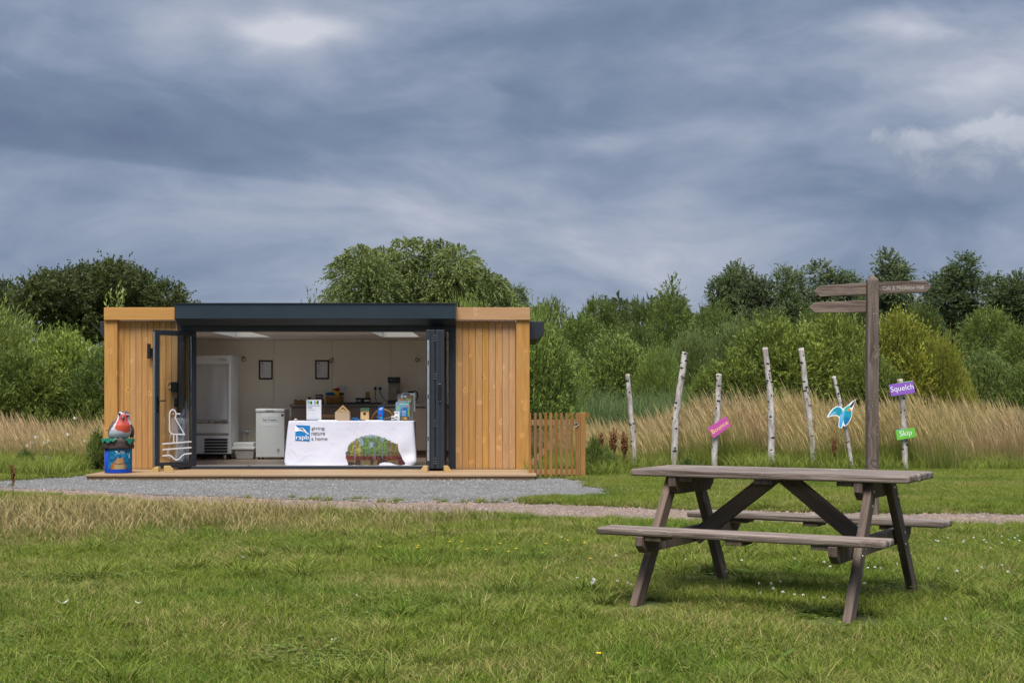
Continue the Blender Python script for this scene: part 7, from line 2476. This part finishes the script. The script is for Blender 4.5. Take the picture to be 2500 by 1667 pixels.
# ------------------------------------------------------------------ small plants one can count
def dock_mesh(h, seed, n_st=4):
    r = random.Random(seed)
    mb = MB()
    for s_ in range(n_st):
        x0_, y0_ = r.uniform(-.06, .06), r.uniform(-.06, .06)
        lx, ly = r.uniform(-.12, .12) * h, r.uniform(-.1, .1) * h
        hh_ = h * r.uniform(.75, 1)
        mb.tube([(x0_, y0_, 0), (x0_ + lx * .4, y0_ + ly * .4, hh_ * .5), (x0_ + lx, y0_ + ly, hh_)], [0.006, 0.005, 0.003], 5, 0)
        br = [(Vector((x0_ + lx, y0_ + ly, hh_ * .62)), Vector((0, 0, 1)), hh_ * .38)]
        for b in range(7):
            k = r.uniform(.4, .85)
            a = r.random() * 6.28
            br.append((Vector((x0_ + lx * k, y0_ + ly * k, hh_ * k)), Vector((math.cos(a) * .45, math.sin(a) * .45, 1)).normalized(), hh_ * r.uniform(.14, .26)))
        for o_, d_, l_ in br:
            mb.tube([o_, o_ + d_ * l_], [0.003, 0.0015], 4, 0)
            for q in range(int(l_ / 0.0085)):
                c_ = o_ + d_ * (l_ * (q + .5) / (l_ / 0.0085))
                a = r.random() * 6.28; s2 = r.uniform(.012, .024)
                n_ = Vector((math.cos(a), math.sin(a), r.uniform(-.6, .6)))
                t2 = n_.cross(Vector((0, 0, 1))).normalized() * s2
                c_ = c_ + n_ * .006
                mb.add([c_ - t2, c_ + n_ * s2, c_ + t2, c_ + Vector((0, 0, s2 * 1.3))], [(0, 1, 2, 3)], 0)
    me = bpy.data.meshes.new('dock')
    me.from_pydata(mb.v, [], mb.f)
    me.materials.append(MAT['rust_seed'])
    return me


dm_ = [dock_mesh(1.0, 1, 4), dock_mesh(1.0, 2, 3), dock_mesh(1.0, 3, 2)]
for (u, d, h, k, lb) in ((1466, 23.3, 0.70, 0, 'rusty brown dock next to the gate post'), (1500, 23.1, 0.78, 1, 'rusty brown dock in the middle of the three by the gate'),
                         (1522, 23.35, 0.72, 0, 'rusty brown dock beside the far left birch post'), (2036, 23.4, 0.62, 2, 'small dead brown plant left of the thin kingfisher post'),
                         (1755, 26.5, 1.05, 2, 'tall dead umbel stem right of the Bounce post'), (36, 17.0, 0.46, 2, 'rusty dock on the path edge at the far left')):
    tag(link('dock_plant', dm_[k], None, (PX(u, d), d, 0), (0, 0, u * .7), (h, h, h)), lb, 'plant', 'dead dock plants')


def bush_plant(u, d, hw_, h, col, lb):
    cw, chh, cme, tme, th = CR['sallow']
    r_ = empty('leafy_weed', (PX(u, d), d, 0), lb, 'plant', 'leafy weeds by the cabin')
    c_ = link('foliage', weedm, r_, None, (0, 0, u * .3), (hw_ / F * d, hw_ / F * d, h)); c_.color = (*col, 1)
    s_ = link('stem', tme, r_, None, None, (0.1, 0.1, h * .6 / th))


weedm = crown('weed_foliage', lobes_dome(0.95, 0.95, 14, 5, 0.0, 0.6, (0.25, 0.4)), 700, 9, 0.16, 0.16, 15, up=0.8, slen=0.3, spread=0.8)
bush_plant(1452, 22.3, 30, 0.48, (0.09, 0.125, 0.03), 'dark leafy weed clump at the foot of the gate post')
bush_plant(1478, 22.7, 26, 0.36, (0.11, 0.15, 0.035), 'low leafy weed clump below the rusty docks')
bush_plant(238, 23.2, 30, 0.55, (0.09, 0.125, 0.03), 'leafy weed clump against the left corner of the cabin')
bush_plant(66, 23.0, 26, 0.30, (0.05, 0.085, 0.022), 'dark nettle clump in the grass at far left')
bush_plant(1680, 22.9, 28, 0.2, (0.08, 0.12, 0.03), 'low leafy weed under the far side of the table')
# flowers
flm = MB()
flm.tube([(0, 0, 0), (0.004, 0, 0.075)], 0.0013, 4, 0)
for k in range(5):
    a = 2 * math.pi * k / 5
    c_, s_ = math.cos(a), math.sin(a)
    flm.add([(0.004, 0, .075), (0.004 + .009 * c_ - .006 * s_, .009 * s_ + .006 * c_, .081), (.004 + .015 * c_, .015 * s_, .083), (.004 + .009 * c_ + .006 * s_, .009 * s_ - .006 * c_, .081)], [(0, 1, 2, 3)], 1)
fl_y = bpy.data.meshes.new('buttercup'); fl_y.from_pydata(flm.v, [], flm.f)
for m_ in ('stem_green', 'buttercup_yellow'): fl_y.materials.append(MAT[m_])
fl_y.polygons.foreach_set('material_index', flm.m)
flw = MB()
flw.tube([(0, 0, 0), (0.003, 0, 0.07)], 0.0013, 4, 0)
rq = random.Random(6)
for k in range(26):
    a = rq.random() * 6.28; e = rq.uniform(-.4, 1.4)
    n_ = Vector((math.cos(a) * math.cos(e), math.sin(a) * math.cos(e), math.sin(e)))
    t_ = n_.cross(Vector((.3, .2, 1))).normalized() * .003
    o_ = Vector((.003, 0, .075))
    flw.add([o_ + n_ * .003 - t_, o_ + n_ * .003 + t_, o_ + n_ * .012 + t_ * .7, o_ + n_ * .012 - t_ * .7], [(0, 1, 2, 3)], 1)
fl_w = bpy.data.meshes.new('clover_flower'); fl_w.from_pydata(flw.v, [], flw.f)
for m_ in ('stem_green', 'petal_white'): fl_w.materials.append(MAT[m_])
fl_w.polygons.foreach_set('material_index', flw.m)
z7 = lambda a, b: G(900 + a / 2.613, 1100 + b / 2.613 + 10)
for a, b in ((70, 655), (318, 645), (312, 660), (517, 620), (592, 622), (638, 668), (750, 675), (835, 632), (895, 688), (945, 667), (1105, 697), (1133, 632), (1272, 610), (1380, 628), (1415, 735), (1465, 1385)):
    p = z7(a, b)
    tag(link('buttercup', fl_y, None, p, (0, 0, a), (1.0, 1.0, 1.05)), 'tiny yellow buttercup standing in the mown lawn', 'flower', 'buttercups in the lawn')
z8 = lambda a, b: G(1700 + a / 2.94, 1240 + b / 2.94 + 10)
wf = [(447, 602), (535, 604), (605, 592), (678, 567), (555, 643), (625, 655), (708, 652), (770, 668), (460, 680), (1005, 592), (1205, 567), (915, 680), (215, 513), (1715, 255), (1737, 270), (1805, 255), (1915, 258), (1925, 272),
      (1995, 238), (2065, 245), (2080, 280), (2110, 303), (2195, 240), (2195, 292), (2238, 268), (2290, 245), (2305, 215), (2322, 258), (1875, 500), (1868, 510), (2240, 497), (2050, 482), (1230, 450), (1285, 462), (1440, 455), (1320, 482), (920, 432), (960, 440), (740, 405), (705, 415), (2195, 460), (1735, 487), (330, 408), (1785, 870)]
wf += [((900 + a / 2.613 - 1700) * 2.94, (1100 + b / 2.613 - 1240) * 2.94) for a, b in ((1330, 835), (1590, 880), (1650, 895), (1672, 905), (1580, 690), (2018, 728), (1234, 565), (266, 455), (325, 455))]
for a, b in wf:
    p = z8(a, b)
    tag(link('clover_flower', fl_w, None, p, (0, 0, a), (.85, .85, .85 + .2 * math.sin(a))), 'small white clover flower standing in the mown lawn', 'flower', 'clover flowers in the lawn')
dcl = MB().tube([(0, 0, 0), (0.004, 0, 0.12)], 0.0016, 5, 0)
for k in range(90):
    a = rq.random() * 6.28; e = math.asin(rq.uniform(-1, 1))
    n_ = Vector((math.cos(a) * math.cos(e), math.sin(a) * math.cos(e), math.sin(e)))
    t_ = n_.cross(Vector((.3, .2, 1))).normalized() * .0022
    o_ = Vector((.004, 0, .125))
    dcl.add([o_ + n_ * .004, o_ + n_ * .019 + t_, o_ + n_ * .022, o_ + n_ * .019 - t_], [(0, 1, 2, 3)], 1)
me = bpy.data.meshes.new('dandelion_clock'); me.from_pydata(dcl.v, [], dcl.f)
for m_ in ('stem_green', 'petal_white'): me.materials.append(MAT[m_])
me.polygons.foreach_set('material_index', dcl.m)
tag(link('dandelion_clock', me, None, z7(1428, 938)), 'round white dandelion clock left of the near table leg', 'flower')
# ox-eye daisies in the left meadow
for a, b in ((250, 1175), (285, 1130), (385, 1163), (540, 1110), (675, 1160), (725, 1155), (760, 1085), (365, 1290), (400, 1295), (595, 980), (355, 1175), (215, 1200)):
    u, v = a / 3.265, 720 + b / 3.265
    d = 23.9
    p = P(u, v, d)
    mb = MB().tube([(0, 0, 0), (0.01, 0, p.z)], 0.003, 4, 0)
    for k in range(8):
        an = 2 * math.pi * k / 8
        c_, s_ = math.cos(an), math.sin(an)
        mb.add([(0.01, -.012, p.z), (0.01 + .02 * c_ - .006 * s_, -.012 - .012 * abs(s_), p.z + .02 * s_ + .006 * c_), (.01 + .034 * c_, -.014, p.z + .03 * s_), (0.01 + .02 * c_ + .006 * s_, -.012, p.z + .02 * s_ - .006 * c_)], [(0, 1, 2, 3)], 1)
    me = bpy.data.meshes.new('oxeye_daisy'); me.from_pydata(mb.v, [], mb.f)
    for m_ in ('stem_green', 'petal_white'): me.materials.append(MAT[m_])
    me.polygons.foreach_set('material_index', mb.m)
    tag(link('oxeye_daisy', me, None, (p.x, d, 0)), 'white daisy standing in the tall grass left of the cabin', 'flower', 'daisies in the left meadow')

# pale leaves lying on the lawn
for (u, v, k, lb) in ((607, 1364, 1.5, 'pale silvery leaf spray lying on the lawn left of the middle'), (152, 1477, 0.8, 'small pale leaf lying on the lawn at lower left'), (872, 1459, 1.0, 'pale leaf lying on the lawn below the buttercups'), (806, 1568, 0.9, 'pale leaf scrap lying low on the lawn near the bottom'), (337, 1476, 0.7, 'thin pale leaf lying on the lawn left of centre')):
    p = G(u, v + 12)
    r_ = random.Random(u)
    mb = MB()
    for j in range(5):
        a = r_.uniform(-.5, 3.6); L = r_.uniform(.03, .06) * k
        d_ = Vector((math.cos(a), math.sin(a) * .4, r_.uniform(.2, .7))); s_ = Vector((-math.sin(a), math.cos(a), .3)) * L * .16
        o_ = Vector((0, 0, 0.035)) + Vector((r_.uniform(-.01, .01), 0, 0))
        mb.add([o_, o_ + d_ * L * .5 + s_, o_ + d_ * L, o_ + d_ * L * .5 - s_], [(0, 1, 2, 3)], 0, True)
    tag(mb.build('pale_leaf', MAT['pale_leaf'], None, p), lb, 'leaf', 'pale leaves on the lawn')
